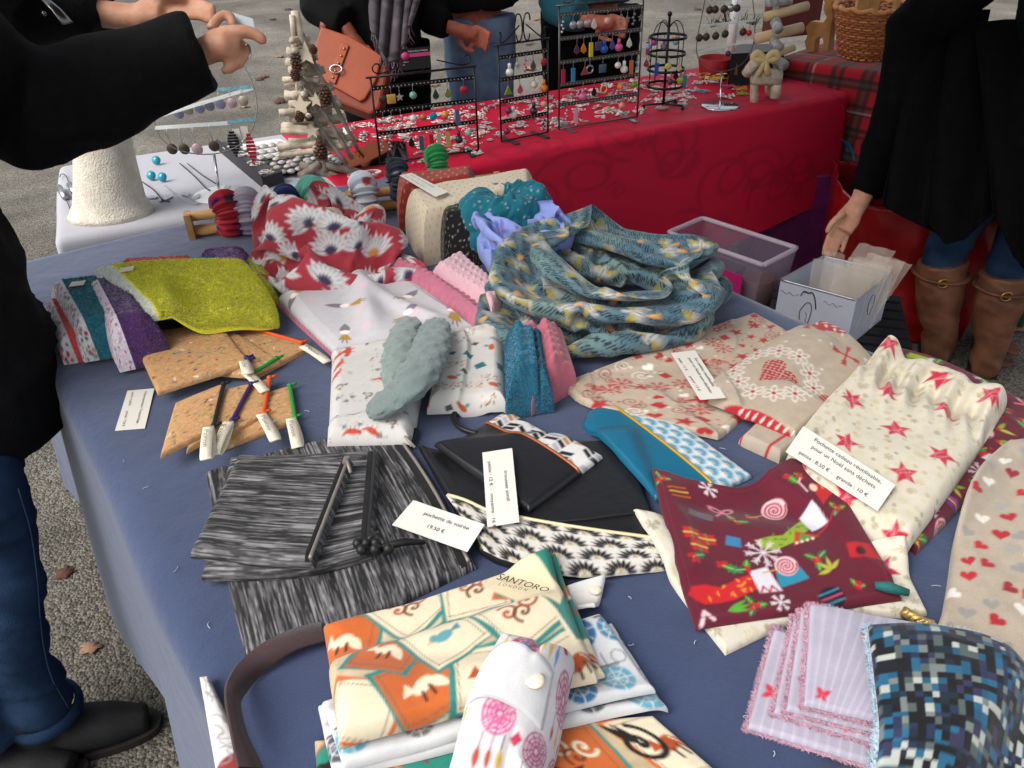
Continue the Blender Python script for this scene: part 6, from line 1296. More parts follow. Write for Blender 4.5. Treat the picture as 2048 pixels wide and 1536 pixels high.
# ------------------------------------------------------------------ earring racks
CC = {}
def cm(c):
    if c not in CC: CC[c] = pmat('enamel_' + c.strip('#'), c, .3, noise=.08, nscale=120)
    return CC[c]
def earring(p, kind, c, label, group, fx, s=1.0):
    """hangs at p; fx: the rack's own x direction"""
    m = M[c] if c in M else cm(c); r0 = empty('earring', p, label, 'earring', group); dn = np.array([0, 0, -1.]); nrm = np.cross(fx, (0, 0, 1))
    MB().tube([p + nrm * .004, p + nrm * .003 + [0, 0, .003], p, p + dn * .010 * s, p + dn * .013 * s], .0010, 5).build('hook', 'silver', r0)
    c0 = p + dn * .014 * s; ax = [fx, np.array([0, 0, 1.]), nrm]; S = .011 * s
    if kind == 'disc': MB().lathe(c0 + dn * S * 1.0, [(S * .85, -.002), (S, 0), (S * .85, .002)], 16, ax).build('pendant', m, r0)
    elif kind == 'ball': MB().sphere(c0 + dn * S * .9, S * .9, 12, 8).build('pendant', m, r0)
    elif kind == 'bar': MB().box(c0 + dn * S * 1.9, (S * 1.1, .005, S * 3.6), [fx, nrm, (0, 0, 1)]).build('pendant', m, r0, smooth=False)
    elif kind == 'square': MB().box(c0 + dn * S * 1.2, (S * 2.2, .005, S * 2.2), [fx, nrm, (0, 0, 1)]).build('pendant', m, r0, bevel=.002)
    elif kind == 'tri': MB().prism([(0, 0), (-S * 1.2, -S * 2.2), (S * 1.2, -S * 2.2)], c0, ax, .004).build('pendant', m, r0, smooth=False)
    elif kind == 'drop': MB().prism([(0, 0), (S * .7, -S * 1.3), (S * .8, -S * 2.0), (0, -S * 2.6), (-S * .8, -S * 2.0), (-S * .7, -S * 1.3)], c0, ax, .004).build('pendant', m, r0, smooth=False)
    elif kind == 'bottle': mb = MB(); mb.sphere(c0 + dn * S * 2.2, S * 1.05, 12, 8).tube([c0, c0 + dn * S * 1.4], S * .45, 8); mb.build('pendant', m, r0)
    elif kind == 'star': MB().prism([(S * (1 if k % 2 == 0 else .45) * math.cos(k * math.pi / 5 + 1.57), S * (1 if k % 2 == 0 else .45) * math.sin(k * math.pi / 5 + 1.57) - S) for k in range(10)], c0, ax, .003).build('pendant', m, r0, smooth=False)
    elif kind == 'ring': MB().tube([c0 + fx * S * math.cos(t) + np.array([0, 0, S * math.sin(t) - S]) for t in np.linspace(0, 6.283, 17)], .0022, 6).build('pendant', m, r0)
    else:
        mb = MB()
        for k in range(4): mb.sphere(c0 + dn * S * .8 * k + fx * S * .2 * (-1) ** k, S * .35, 8, 6)
        mb.build('pendant', m, r0)
    return r0
def rack(A, B, h, fr, mat, label, rname, rows, wr=.0028, perf=True, scroll='wave', foot='charcoal', lean=.0):
    A = np.asarray(A, float); B = np.asarray(B, float); fx = (B - A) / np.linalg.norm(B - A); L = np.linalg.norm(B - A); up = np.array([0, 0, 1.]); nrm = np.cross(fx, up)
    R0 = empty('earring_rack', (A + B) / 2, label, 'earring rack'); up = up + nrm * lean
    for P_ in (A, B): MB().tube([P_ + up * .004, P_ + up * h], wr, 8).build('post', mat, R0)
    MB().tube([A + up * .006, B + up * .006], wr, 8).build('bottom_rail', mat, R0); MB().tube([A - fx * .012 + up * h, B + fx * .006 + up * h], wr * 1.1, 8).build('top_rail', mat, R0)
    for P_ in (A + fx * .03, B - fx * .03): MB().box(P_ - np.array([nrm[0], nrm[1], 0]) * 0 + [0, 0, .003], (.016, .09, .003), [fx, nrm, (0, 0, 1)]).build('foot', foot, R0, smooth=False)
    for f_ in fr:
        c = (A + B) / 2 + up * h * f_; b = MB().box(c, (L, .0025, .011), [fx, nrm, up]).build('bar', mat, R0, smooth=False)
        mb = MB(); nh = int(L / .0105)
        for k in range(nh): mb.lathe(A + fx * (k + .5) * L / nh + up * h * f_, [(.0017, -.0018), (.0017, .0018)], 6, [fx, up, nrm])
        mb.build('holes', M['hole'], b, smooth=False)
    mid = (A + B) / 2 + up * h; hs = L * .5
    if scroll == 'wave':
        for sg in (-1, 1):
            P = [mid + fx * sg * hs * x + up * z for x, z in ((.95, .030), (.88, .034), (.86, .022), (.93, .008), (.80, .004), (.6, .014), (.35, .03), (.14, .044))]; MB().tube(smooth_line(np.array(P), 40, 3), wr * .8, 6).build('scroll', mat, R0)
        for sg in (-1, 1): MB().tube(smooth_line(np.array([mid + fx * sg * x + up * z for x, z in ((.022, .02), (.020, .004), (.010, .001), (.002, .02), (.002, .055), (.010, .075), (.022, .072), (.024, .055))]), 30, 3), wr * .8, 6).build('scroll', mat, R0)
    else:
        for sg in (-1, 1):
            P = [mid + fx * sg * hs * x + up * z for x, z in ((.78, .024), (.86, .034), (.95, .026), (.93, .010), (.78, .006), (.5, .016), (.28, .026))]; MB().tube(smooth_line(np.array(P), 40, 3), wr * .7, 6).build('scroll', mat, R0)
            P = [mid + fx * sg * x + up * z for x, z in ((0, .004), (.014, .03), (.016, .042), (.008, .046), (.001, .036), (.006, .026))]; MB().tube(smooth_line(np.array(P), 30, 3), wr * .7, 6).build('scroll', mat, R0)
    names = ['top', 'second', 'third', 'fourth', 'fifth']
    for ri, row in enumerate(rows):
        cnt = {}
        for (x, kind, c, nm) in row:
            p = A + fx * L * x + up * h * fr[ri] - np.array([0, 0, .004]) + nrm * .004
            earring(p, kind, c, '%s earring on the %s bar of the %s' % (nm, names[ri], rname), 'earrings on the ' + rname, fx, 1.0)
    return R0, fx, mid
M['hole'] = pmat('perforation', '#b8b0a4', .7)
A, B = at(762, 331, TZ + .004), at(957, 304, TZ + .004)
r1, fx1, m1 = rack(A, B, .234, (.88, .62, .37), 'blackmetal', 'wide black wire earring rack carrying a business card', 'wide black rack', [
    [(.09, 'disc', 'bronze', 'bronze disc'), (.17, 'square', '#c9973f', 'cream yellow square'), (.25, 'star', 'trinket', 'silver star'), (.38, 'ball', '#5f9f8c', 'pale green bead'), (.60, 'drop', '#2c3a2c', 'dark leaf'), (.72, 'drop', '#7c7a2a', 'olive leaf'), (.88, 'disc', '#a3202c', 'red disc')],
    [(.07, 'chain', 'trinket', 'first silver dangle'), (.15, 'chain', 'trinket', 'second silver dangle'), (.24, 'chain', 'trinket', 'third silver dangle'), (.36, 'ball', 'trinket2', 'pearl owl'), (.46, 'ball', '#a85a3a', 'copper bead'), (.56, 'disc', '#0f86b0', 'bright blue disc'), (.68, 'ball', '#c7862f', 'amber bead'), (.80, 'bar', '#3f5f86', 'blue tassel'), (.92, 'chain', 'trinket', 'silver tassel')],
    [(.03, 'chain', 'trinket', 'left silver chain'), (.11, 'chain', 'trinket', 'right silver chain'), (.32, 'drop', 'darkwire', 'black feather'), (.42, 'bar', '#1f5f66', 'teal bar'), (.52, 'bar', '#a3152c', 'red bar'), (.60, 'bar', '#b3a07c', 'left sand bar'), (.69, 'bar', '#b39a5c', 'right gold bar'), (.80, 'bottle', '#2a2530', 'dark owl'), (.90, 'ball', '#7fae9a', 'jade bead')]], scroll='wave2')
# business card held in the rack's scrolls
c0 = m1 + np.array([0, 0, .036]) - np.cross(fx1, (0, 0, 1)) * 0 + np.cross(fx1, (0, 0, 1)) * .006 - fx1 * .018
up = np.array([0, .12, .99]); up /= np.linalg.norm(up); nn = np.cross(fx1, up)
bc = MB().box(c0, (.080, .0008, .052), [fx1, nn, up]).build('business_card', 'velvet', None, smooth=False); tag(bc, 'black business card with pink band standing on the wide black rack', 'business card')
M['pinkink'] = pmat('pink_print', '#c23a76', .5); M['whiteink'] = pmat('white_print', '#d9d4d4', .5)
MB().box(c0 + up * .009 + nn * .0009, (.079, .0004, .009), [fx1, nn, up]).build('pink_band', 'pinkink', bc, smooth=False)
MB().lathe(c0 - fx1 * .028 + up * .008 + nn * .0014, [(.0105, -.0003), (.0105, .0003)], 20, [fx1, up, nn]).build('pink_button', 'pinkink', bc)
Q = [c0 + fx1 * a * .04 + up * b * .026 + nn * .001 for a, b in ((-1, -1), (1, -1), (1, 1), (-1, 1))]
lettering([('Pollock Bijoux Fantaisie', 2.0, 4.3, .56), ('créations', .4, 1.9, .42), ('06', .4, 1.2, .42)], Q, 8, 5.2, 'whiteink', bc, off=.0006)
A, B = at(1003, 287, TZ + .004), at(1096, 268, TZ + .004)
rack(A, B, .272, (.88, .66, .44, .23), 'blackmetal', 'narrow black wire earring rack with scroll top', 'narrow black rack', [
    [(.2, 'bottle', 'trinket2', 'white flower'), (.36, 'star', 'trinket', 'silver star'), (.52, 'chain', '#b0486a', 'pink bead'), (.68, 'drop', '#5a4646', 'brown oval'), (.9, 'disc', '#b3261f', 'red disc')],
    [(.16, 'tri', '#7d8a2c', 'olive triangle'), (.4, 'drop', '#b04a5c', 'pink drop'), (.7, 'ball', '#c9b8a4', 'cream bead'), (.9, 'bottle', '#d07a1a', 'orange bead')],
    [(.15, 'ball', '#6a2a4a', 'plum bead'), (.25, 'bottle', 'trinket2', 'white shell'), (.68, 'bottle', '#2a2024', 'black bottle'), (.9, 'ball', '#c9927c', 'peach bead')],
    [(.1, 'ball', '#7a2a52', 'purple bead'), (.9, 'chain', '#4a3a30', 'dark dangle')]], wr=.0026)
A, B = at(1118, 262, TZ + .004), at(1274, 237, TZ + .004)
rack(A, B, .352, (.93, .75, .565, .385, .22), 'gunmetal', 'tall silver wire earring rack with five bars', 'silver rack', [
    [(.03, 'chain', 'trinket', 'leftmost silver dangle'), (.15, 'disc', 'trinket', 'first silver disc'), (.23, 'disc', 'trinket', 'second silver disc'), (.32, 'disc', 'trinket', 'third silver disc'), (.4, 'drop', 'trinket2', 'white shell'), (.56, 'ball', '#c9a08a', 'peach pearl'), (.72, 'chain', '#7a7a70', 'first pewter charm'), (.80, 'star', '#7a7a70', 'pewter flower'), (.88, 'chain', '#7a7a70', 'second pewter charm'), (.97, 'star', '#7a7a70', 'pewter star')],
    [(.2, 'drop', '#5a2a4c', 'plum drop'), (.28, 'drop', '#c9761a', 'orange carrot'), (.37, 'bar', '#d3c21a', 'yellow bar'), (.46, 'square', '#4a3f78', 'purple square'), (.53, 'bottle', '#1552a0', 'blue bottle'), (.63, 'drop', '#4a4a86', 'striped blue drop'), (.71, 'bottle', '#cf4f86', 'pink bottle'), (.84, 'drop', 'trinket2', 'white skull')],
    [(.04, 'bar', '#b01c4a', 'raspberry dotted bar'), (.16, 'bar', '#2f83b0', 'blue dotted bar'), (.3, 'tri', '#8a3a3c', 'brick triangle'), (.36, 'ring', 'silver', 'silver loop'), (.52, 'square', '#44566e', 'slate square'), (.71, 'ball', 'trinket2', 'white bead'), (.79, 'bottle', '#d8d6d2', 'white skull'), (.88, 'bar', '#cf6a3a', 'coral bar'), (.95, 'chain', '#2a7f96', 'teal spiral')],
    [(.28, 'bottle', '#c46a92', 'pink bunny'), (.42, 'drop', '#15131a', 'black drop'), (.54, 'ring', '#d3b36a', 'cream flower'), (.68, 'chain', '#8a2a3a', 'dark red dangle'), (.75, 'ball', '#d08a2a', 'orange ball'), (.8, 'ring', '#c48aa6', 'pink ring'), (.93, 'ball', '#6a8f1f', 'green ball')],
    [(.08, 'chain', 'trinket', 'beige dangle'), (.2, 'bar', '#c79aae', 'pale pink bar'), (.62, 'chain', '#8a9a3a', 'green cupcake'), (.78, 'ball', '#d0876a', 'coral bead')]], wr=.0026, foot='silver')
# spinning stand
c = at(1326, 217, TZ + .004); fx = _r0
sp_ = empty('earring_stand', c, 'black revolving earring stand with four rings and tripod foot', 'earring stand')
MB().tube([c + [0, 0, .012], c + [0, 0, .285]], .0045, 8).build('pole', 'blackmetal', sp_); MB().sphere(c + [0, 0, .288], .008, 8, 6).build('finial', 'blackmetal', sp_)
for a in (3.25, 5.7, .75):
    e = c + np.array([.068 * math.cos(a), .068 * math.sin(a), .008]); MB().tube([c + [0, 0, .016], e + [0, 0, .008]], .0035, 6).build('foot', 'blackmetal', sp_); MB().sphere(e, .007, 8, 6).build('ball_foot', 'blackmetal', sp_)
for z in (.075, .125, .172, .222):
    P = [c + np.array([.060 * math.cos(t), .060 * math.sin(t), z]) for t in np.linspace(0, 2 * np.pi, 40, endpoint=False)]; g = np.stack([np.array(P) - [0, 0, .004], np.array(P) + [0, 0, .004]], 1); o = surf('ring', g, M['blackmetal'], sp_, cu=True); o.modifiers.new('t', 'SOLIDIFY').thickness = .002
for a in (.4, 1.97, 3.54, 5.11):
    q = np.array([.060 * math.cos(a), .060 * math.sin(a), 0]); MB().tube([c + q + [0, 0, .07], c + q + [0, 0, .226]], .0018, 6).build('upright', 'blackmetal', sp_)
    MB().tube(smooth_line(np.array([c + q + [0, 0, .226], c + q * .75 + [0, 0, .262], c + q * .35 + [0, 0, .270], c + [0, 0, .245]]), 20, 2), .0016, 6).build('scroll', 'blackmetal', sp_)
kk = [('ball', '#7f93c9', 'periwinkle bead'), ('drop', '#b8a58c', 'beige feather'), ('drop', '#3a2420', 'dark brown drop'), ('bar', '#a8483a', 'rust bar'), ('disc', '#b7a75a', 'yellow disc'), ('bottle', '#9a8a70', 'sand tassel'), ('ball', '#b03a92', 'magenta flower'), ('bar', '#2a4a9a', 'blue bar'), ('bar', '#2f7a96', 'teal bar'), ('bottle', '#8a6a92', 'mauve bead'), ('chain', '#5f5148', 'brown dangle'), ('disc', '#8fae1f', 'lime disc'), ('ball', '#7fa6a6', 'grey blue flower'), ('drop', '#a3304a', 'crimson drop'), ('ball', '#3a3034', 'black bead')]
for i, (k, cl, nm) in enumerate(kk):
    a = 3.3 + (i * 1.9) % 6.28; z = (.222, .172, .125)[i % 3]; p = c + np.array([.064 * math.cos(a), .064 * math.sin(a), z - .002]); earring(p, k, cl, '%s earring on the revolving black stand' % nm, 'earrings on the revolving stand', fx)
# teardrop stand at the right
sb = at(1440, 213, TZ + .004); k0 = float((sb - CAM_POS) @ _f)
st = empty('jewellery_stand', sb, 'teardrop wire earring stand with round steel base on the red table', 'stand')
hoop([(1412, -10), (1402, 40), (1394, 75), (1392, 105), (1402, 128), (1425, 143), (1455, 143), (1485, 130), (1505, 100), (1511, 60), (1506, 0), (1500, -20)], k0, .0022, 'chrome', st)
MB().tube([atk(1443, 144, k0), sb + [0, 0, .003]], .003, 8).build('stem', 'chrome', st); MB().lathe(sb, [(.062, 0), (.062, .003), (.058, .0045)], 36).build('base_disc', 'chrome', st)
for a, b in (((1402, 52), (1510, 40)), ((1395, 105), (1508, 80))):
    A, B = atk(*a, k0 - .002), atk(*b, k0 - .002); MB().box((A + B) / 2, (np.linalg.norm(B - A), .002, .008), [(B - A) / np.linalg.norm(B - A), _f, np.cross((B - A) / np.linalg.norm(B - A), _f)]).build('bar', 'clear', st, smooth=False)
for i, (x, y) in enumerate(((1400, 60), (1414, 58), (1433, 56), (1452, 52), (1488, 48), (1421, 4), (1432, 3), (1450, 2), (1464, 0), (1476, 0))): charm_disc(x, y, .0125, 'bronze' if i != 8 else 'silver', ('dark bronze disc earring' if i != 8 else 'silver disc earring') + ' on the %s bar of the teardrop stand, %s from the left' % ('lower' if i < 5 else 'upper', ('first', 'second', 'third', 'fourth', 'fifth')[i % 5]), k0, 'bronze discs on the teardrop stand', hook=.012)
earring(atk(1500, 50, k0 - .006), 'ball', '#b3161f', 'bright red ball earring at the right of the teardrop stand', 'earrings on the teardrop stand', fx); earring(atk(1458, 92, k0 - .006), 'ball', '#3a2448', 'dark purple ball earring on the lower bar of the teardrop stand', 'earrings on the teardrop stand', fx)
# small pieces scattered over the red cloth
protos = [cluster(np.zeros(3), .020, 8, 50 + i, 'trinket' if i % 3 else 'trinket2') for i in range(6)]
r = random.Random(17); spots = []
for _ in range(900):
    x, y = r.uniform(690, 1400), r.uniform(150, 330); p = at(x, y, TZ + .004); u = (p[:2] - R_O) @ RD_; v = (p[:2] - R_O) @ RDN
    if not (.06 < v < .56 and .05 < u < 1.72): continue
    if x < 1290 and y > 340 - (x - 690) * .10 - 55 * (x > 960): pass
    if v < .16 and x > 980: continue
    if any((p[0] - q[0]) ** 2 + (p[1] - q[1]) ** 2 < .0011 for q in spots): continue
    if x < 830 and y > 285: continue
    spots.append(p)
    if len(spots) >= 190: break
for i, p in enumerate(spots):
    if i < 6: o = protos[i]
    else: o = protos[i % 6].copy(); COL.objects.link(o)
    o.name = 'trinket'; o.location = [float(v) for v in p]; o.rotation_euler = (0, 0, r.uniform(0, 6.3)); o.scale = [r.uniform(.75, 1.2)] * 3
    tag(o, 'small silver jewellery piece lying on the red cloth', 'jewellery', 'small jewellery pieces scattered on the red cloth')
for i, (x, y, s_, c_) in enumerate(((1425, 165, .03, '#c9c2bd'), (1460, 175, .028, '#b3486a'), (1480, 180, .022, '#c9a23c'), (1400, 185, .025, '#6a9ab0'), (1455, 195, .025, '#d0c9c4'), (1485, 190, .018, '#8fae3a'))): tag(cluster(at(x, y, TZ + .004), s_, 12, 80 + i, cm(c_)), '%s bead bracelet near the teardrop stand' % ('white', 'pink', 'yellow', 'blue', 'pearl', 'green')[i], 'bracelet', 'bead bracelets on the red cloth')
# black display with brass drops, red basket, papers behind the teardrop stand
o = quad_box([(1455, 172), (1560, 166), (1560, 150), (1468, 150)], TZ + .004, .11, 'velvet', 'display_block', None); tag(o, 'black velvet display block behind the teardrop stand', 'display')
for i, x in enumerate((1468, 1485, 1502)): tag(MB().prism([(0, .02), (-.006, -.02), (.006, -.02)], at(x, 172, TZ + .004) + [0, -.006, .06], [_r0, (0, 0, 1), (0, -1, 0)], .002).build('pendant', 'brass', None, smooth=False), 'brass drop pendant hung on the black block, %s of three' % ('left', 'middle', 'right')[i], 'pendant', 'brass pendants')
M['redcloth'] = pmat('red_cloth', '#8f1420', .7, noise=.2, nscale=30, bump=.4, bscale=60)
bk = empty('red_basket', at(1425, 160, TZ), 'red cloth lined basket of trinkets at the far edge of the red table', 'basket')
MB().lathe(at(1428, 158, TZ + .004), [(.045, 0), (.058, .03), (.066, .075), (.060, .078), (.050, .03), (.02, .012)], 28).build('basket_body', 'redcloth', bk)
cluster(at(1428, 158, TZ + .06), .035, 16, 77, cm('#c9a23c'), bk, 'trinkets')
o = quad_box([(1400, 140), (1445, 152), (1440, 140), (1410, 132)], TZ + .004, .003, 'paper', 'white_papers', None); tag(o, 'white papers at the far edge of the red table', 'paper')
# ------------------------------------------------------------------ driftwood reindeer, branch tree, tartan table goods
M['birch'] = pmat('birch_grey', '#b4b2b0', .85, c2='#85827e', nscale=40, bump=.3); M['dowel'] = pmat('cut_branch', '#c6ab82', .75, noise=.1, bump=.2)
yb = at(1530, 205, TZ)[1]; rd = empty('driftwood_reindeer', at(1530, 203, TZ), 'driftwood reindeer figure with straw bow standing on the red cloth', 'ornament')
def peg(a, b, rad, mat, parent, name, y=yb, dy=0, n=10): A, B = aty(*a, y), aty(*b, y + dy); return MB().tube([A, (A + B) / 2, B], rad, n).build(name, mat, parent)
peg((1508, 205), (1510, 140), .014, 'drift', rd, 'leg', dy=.01); peg((1550, 195), (1553, 150), .018, 'drift', rd, 'leg'); peg((1540, 190), (1537, 150), .015, 'drift', rd, 'leg', y=yb + .06)
peg((1505, 152), (1560, 155), .028, 'drift', rd, 'body'); peg((1492, 148), (1512, 122), .017, 'drift', rd, 'head', dy=-.03); peg((1515, 140), (1530, 118), .018, 'drift', rd, 'neck')
for a, b in (((1512, 120), (1500, 108)), ((1518, 118), (1522, 100))): peg(a, b, .005, 'twig', rd, 'antler')
M['straw'] = pmat('straw_bow', '#c9b07c', .8, bump=.4, bscale=200)
mb = MB(); c = aty(1530, 120, yb - .03)
for sg in (-1, 1): mb.tube(smooth_line(np.array([c, c + [sg * .03, 0, .03], c + [sg * .045, 0, .0], c]), 20, 2), .006, 6, flat=2); mb.tube([c, c + [sg * .018, 0, -.05]], .006, 6, flat=1.8)
mb.build('bow', 'straw', rd)
bt = empty('branch_tree', at(1548, 170, TZ), 'small tree of cut branches stacked crosswise, behind the reindeer', 'ornament'); yt = yb + .08
peg((1552, 165), (1552, 0), .010, 'birch', bt, 'trunk', y=yt)
for i, (a, b, rr, m) in enumerate((((1510, 78), (1604, 55), .017, 'dowel'), ((1530, 118), (1588, 95), .011, 'dowel'), ((1530, 34), (1615, 12), .015, 'dowel'), ((1535, 5), (1580, 2), .014, 'birch'), ((1540, 112), (1570, 132), .017, 'birch'), ((1546, 80), (1560, 95), .014, 'birch'), ((1550, 42), (1556, 58), .017, 'birch'))): peg(a, b, rr, m, bt, 'branch', y=yt - .02, dy=.04 if i < 4 else -.07)
yd = at(1640, 108, T_Z)[1]; TZ2 = T_Z + .006
wr_ = empty('wooden_reindeer', at(1640, 105, T_Z), 'sawn wooden reindeer cut-out on the tartan cloth', 'ornament'); M['gilt'] = pmat('sawn_edge', '#c49a4c', .5)
# cut-out traced as a real board 3 cm thick
pts = [(1612, 110), (1627, 110), (1629, 85), (1640, 78), (1645, 85), (1643, 107), (1656, 108), (1660, 70), (1665, 40), (1662, 0), (1664, -60), (1640, -60), (1644, -25), (1640, -5), (1648, 10), (1645, 25), (1652, 40), (1645, 50), (1620, 48), (1610, 60), (1614, 75), (1608, 88)]
W = [aty(x, y, yd) for x, y in pts]; base = min(p[2] for p in W); W = [p + np.array([0, 0, TZ2 - base]) for p in W]
V = np.vstack([W, np.array(W) + [.030, .028, 0]]); n = len(W); MB().add(V, [tuple(range(n - 1, -1, -1)), tuple(n + i for i in range(n))] + [(i, (i + 1) % n, n + (i + 1) % n, n + i) for i in range(n)]).build('board', 'wood', wr_, smooth=False, bevel=.002)
bx_ = empty('wooden_box', at(1600, 85, T_Z), 'dark red wooden box with pale lid edge on the tartan cloth', 'box'); M['redwood'] = pmat('red_stained_wood', '#5a1c16', .5, noise=.15)
c = at(1597, 78, TZ2); MB().box(c + [0, .12, .075], (.20, .12, .15), [unit(20).tolist() + [0], unit(110).tolist() + [0], (0, 0, 1)]).build('box_body', 'redwood', bx_, smooth=False, bevel=.004)
MB().box(c + [0, .12, .16], (.22, .14, .02), [unit(20).tolist() + [0], unit(110).tolist() + [0], (0, 0, 1)]).build('lid', 'wood', bx_, smooth=False, bevel=.003)
# wicker basket
wc = at(1742, 125, TZ2) + np.array([.02, .10, 0]); M['wicker'] = pmat('wicker', '#9a5a2c', .5, noise=.2, nscale=60, bump=.3); M['wicker2'] = pmat('wicker_pale', '#b87a42', .5, noise=.15, nscale=60)
wk = empty('wicker_basket', wc, 'brown wicker basket on the tartan cloth beside the black cardigan', 'basket')
NS, NR, HB = 44, 20, .165
def brad(z): return .085 + .045 * (z / HB) ** .8
for i in range(NR):
    z = .006 + HB * i / (NR - 1); P = [wc + np.array([(brad(z) + .004 * (1 if (k + i) % 2 else -1)) * math.cos(2 * math.pi * k / NS), 1.15 * (brad(z) + .004 * (1 if (k + i) % 2 else -1)) * math.sin(2 * math.pi * k / NS), z]) for k in range(NS)]
    MB().tube(P, .0042, 6, closed=True).build('weaver', 'wicker' if i % 3 else 'wicker2', wk)
mb = MB()
for k in range(NS): a = 2 * math.pi * k / NS; mb.tube([wc + np.array([brad(z) * math.cos(a), 1.15 * brad(z) * math.sin(a), z]) for z in np.linspace(.002, HB, 5)], .0035, 5)
mb.build('stakes', 'wicker', wk)
MB().tube([wc + np.array([(brad(HB) + .004) * math.cos(t) + .004 * math.cos(14 * t), 1.15 * (brad(HB) + .004) * math.sin(t), HB + .006 + .004 * math.sin(14 * t)]) for t in np.linspace(0, 2 * np.pi, 120, endpoint=False)], .009, 8, closed=True).build('rim', 'wicker2', wk)
for i, (dx, dy, a) in enumerate(((-.06, -.02, .3), (.0, .03, -.5), (.05, -.05, .9))):
    o = MB().box(wc + [dx, dy, HB + .01], (.05, .015, .16), [unit(a * 57).tolist() + [0], (unit(a * 57 + 90)).tolist() + [0], (0, 0, 1)]).build('wooden_block', 'wood', None, smooth=False, bevel=.003); tag(o, 'wooden piece standing in the wicker basket, %s of three' % ('left', 'middle', 'right')[i], 'wooden piece', 'wooden pieces in the basket')
mb = MB(); r = random.Random(4); c = aty(1468, 38, 3.35)
for i in range(70): s_ = r.uniform(-.09, .09); p = c + np.array([s_, r.uniform(-.02, .02), -.3 * abs(s_)]); mb.tube([p, p + [r.uniform(-.025, .025), r.uniform(-.02, .02), r.uniform(.005, .04)]], .0011, 4)
pt_ = empty('potted_fir', np.array([c[0], c[1], TZ]), 'white post with fir sprig behind the teardrop stand', 'plant'); M['fir'] = pmat('fir_needles', '#26331f', .8)
mb.build('sprig', 'fir', pt_); MB().tube([(c[0], c[1], TZ), (c[0], c[1], c[2] + .1)], .018, 10).build('post', 'white', pt_)
# ------------------------------------------------------------------ people
M['blackwool'] = pmat('black_wool', '#0b0b0c', .9, noise=.3, nscale=40, spec=.2, bump=.5, bscale=260)
M['blackjersey'] = pmat('black_jersey', '#060607', .95, noise=.3, nscale=30, spec=.12, bump=.3, bscale=300)
M['denim'] = pmat('denim', '#1a2a40', .95, c2='#2c415c', nscale=9, spec=.1, bump=.5, bscale=500)
M['thread'] = pmat('seam_thread', '#2c3e54', .8)
M['denimlight'] = pmat('light_denim', '#4f7196', .85, c2='#7f9db8', nscale=9, bump=.3, bscale=700)
M['tealknit'] = pmat('teal_knit', '#14505f', .9, noise=.15, nscale=120, bump=.4, bscale=260)
M['bootblack'] = pmat('black_suede', '#0d0c0d', .75, noise=.2, bump=.2)
M['bootbrown'] = pmat('brown_leather', '#6e4630', .5, noise=.2, nscale=14, c2='#513120', bump=.2, bscale=50)
M['sole'] = pmat('boot_sole', '#1b1512', .7); M['hair'] = pmat('brown_hair', '#4a2c1c', .5, noise=.3, nscale=80, bump=.6, bscale=150)
M['skinred'] = pmat('ruddy_skin', '#9c5340', .55, c2='#ad6a54', nscale=38, bump=.25, bscale=220, spec=.35)
def worn(name, mb, vox, mat, parent, amp=.008, f=9, it=5, seed=0, stretch=(1, 1, 1)):
    """a garment or body: one continuous surface with creases"""
    V, N, F = remesh(mb, vox, it)
    if amp:
        st = np.array(stretch); X = V * f * st
        n = (fbm(X[:, 0] + X[:, 2] * .7, X[:, 1] - X[:, 2] * .6, seed, 3) - .45) + .8 * np.clip(ridge(X[:, 0] * .5 + X[:, 2] * .8, X[:, 1] * .5 + X[:, 2] * .3, seed + 2), 0, 1) ** 2 - .2
        V = V + N * (amp * n)[:, None]
    return mesh_obj(name, V, F, M[mat], parent)
def head(mb, c, fwd=(0, 1, 0)):
    f = np.asarray(fwd, float); f /= np.linalg.norm(f); s_ = np.cross(f, (0, 0, 1)); c = np.asarray(c, float)
    mb.sphere(c, (.078, .092, .112), 20, 14); mb.sphere(c + f * .03 - [0, 0, .06], (.055, .06, .055), 14, 10)
    mb.tube([c + f * .085 + [0, 0, .02], c + f * .108 - [0, 0, .018]], [.009, .014], 8)
    for sg in (-1, 1): mb.sphere(c + s_ * sg * .08, (.012, .022, .03), 8, 6)
    mb.tube([c + f * .088 - np.array([0, 0, .05]) - s_ * .02, c + f * .088 - np.array([0, 0, .05]) + s_ * .02], .007, 6)
def hairdo(c, parent, fwd=(0, 1, 0), long=.1):
    f = np.asarray(fwd, float); mb = MB(); c = np.asarray(c, float); mb.sphere(c - f * .018 + [0, 0, .03], (.092, .100, .105), 18, 12); mb.sphere(c - f * .05 - [0, 0, long * .5], (.085, .06, .08 + long), 16, 10)
    worn('hair', mb, .012, 'hair', parent, amp=.012, f=30, stretch=(1, 1, .3))
# ---- the customer on the left with a phone
P0 = empty('person', at(60, 1470, 0) + [-.08, .05, 0], 'person in black coat, jeans and black boots holding a phone at the left edge', 'person', 'people at the stall')
tc = aty(92, 480, 1.10); tx = tc[0] - .275; ty = 1.10
KA = 1.42
body = MB(); hd = np.array([tx + .02, ty + .02, 1.62]); head(body, hd, (.6, .8, 0))
body.tube([(tx, ty, .85), (tx, ty, 1.1), (tx, ty, 1.36), (tx + .01, ty + .01, 1.52)], [.12, .11, .12, .05], 16)
def finger(mb, pts, rad): mb.tube(smooth_line(np.array(pts), 9, 2), np.linspace(rad, rad * .82, 9), 8); mb.sphere(pts[-1], rad * .84, 8, 6)
hk = lambda x, y, k=0: atk(x, y, KA + k)
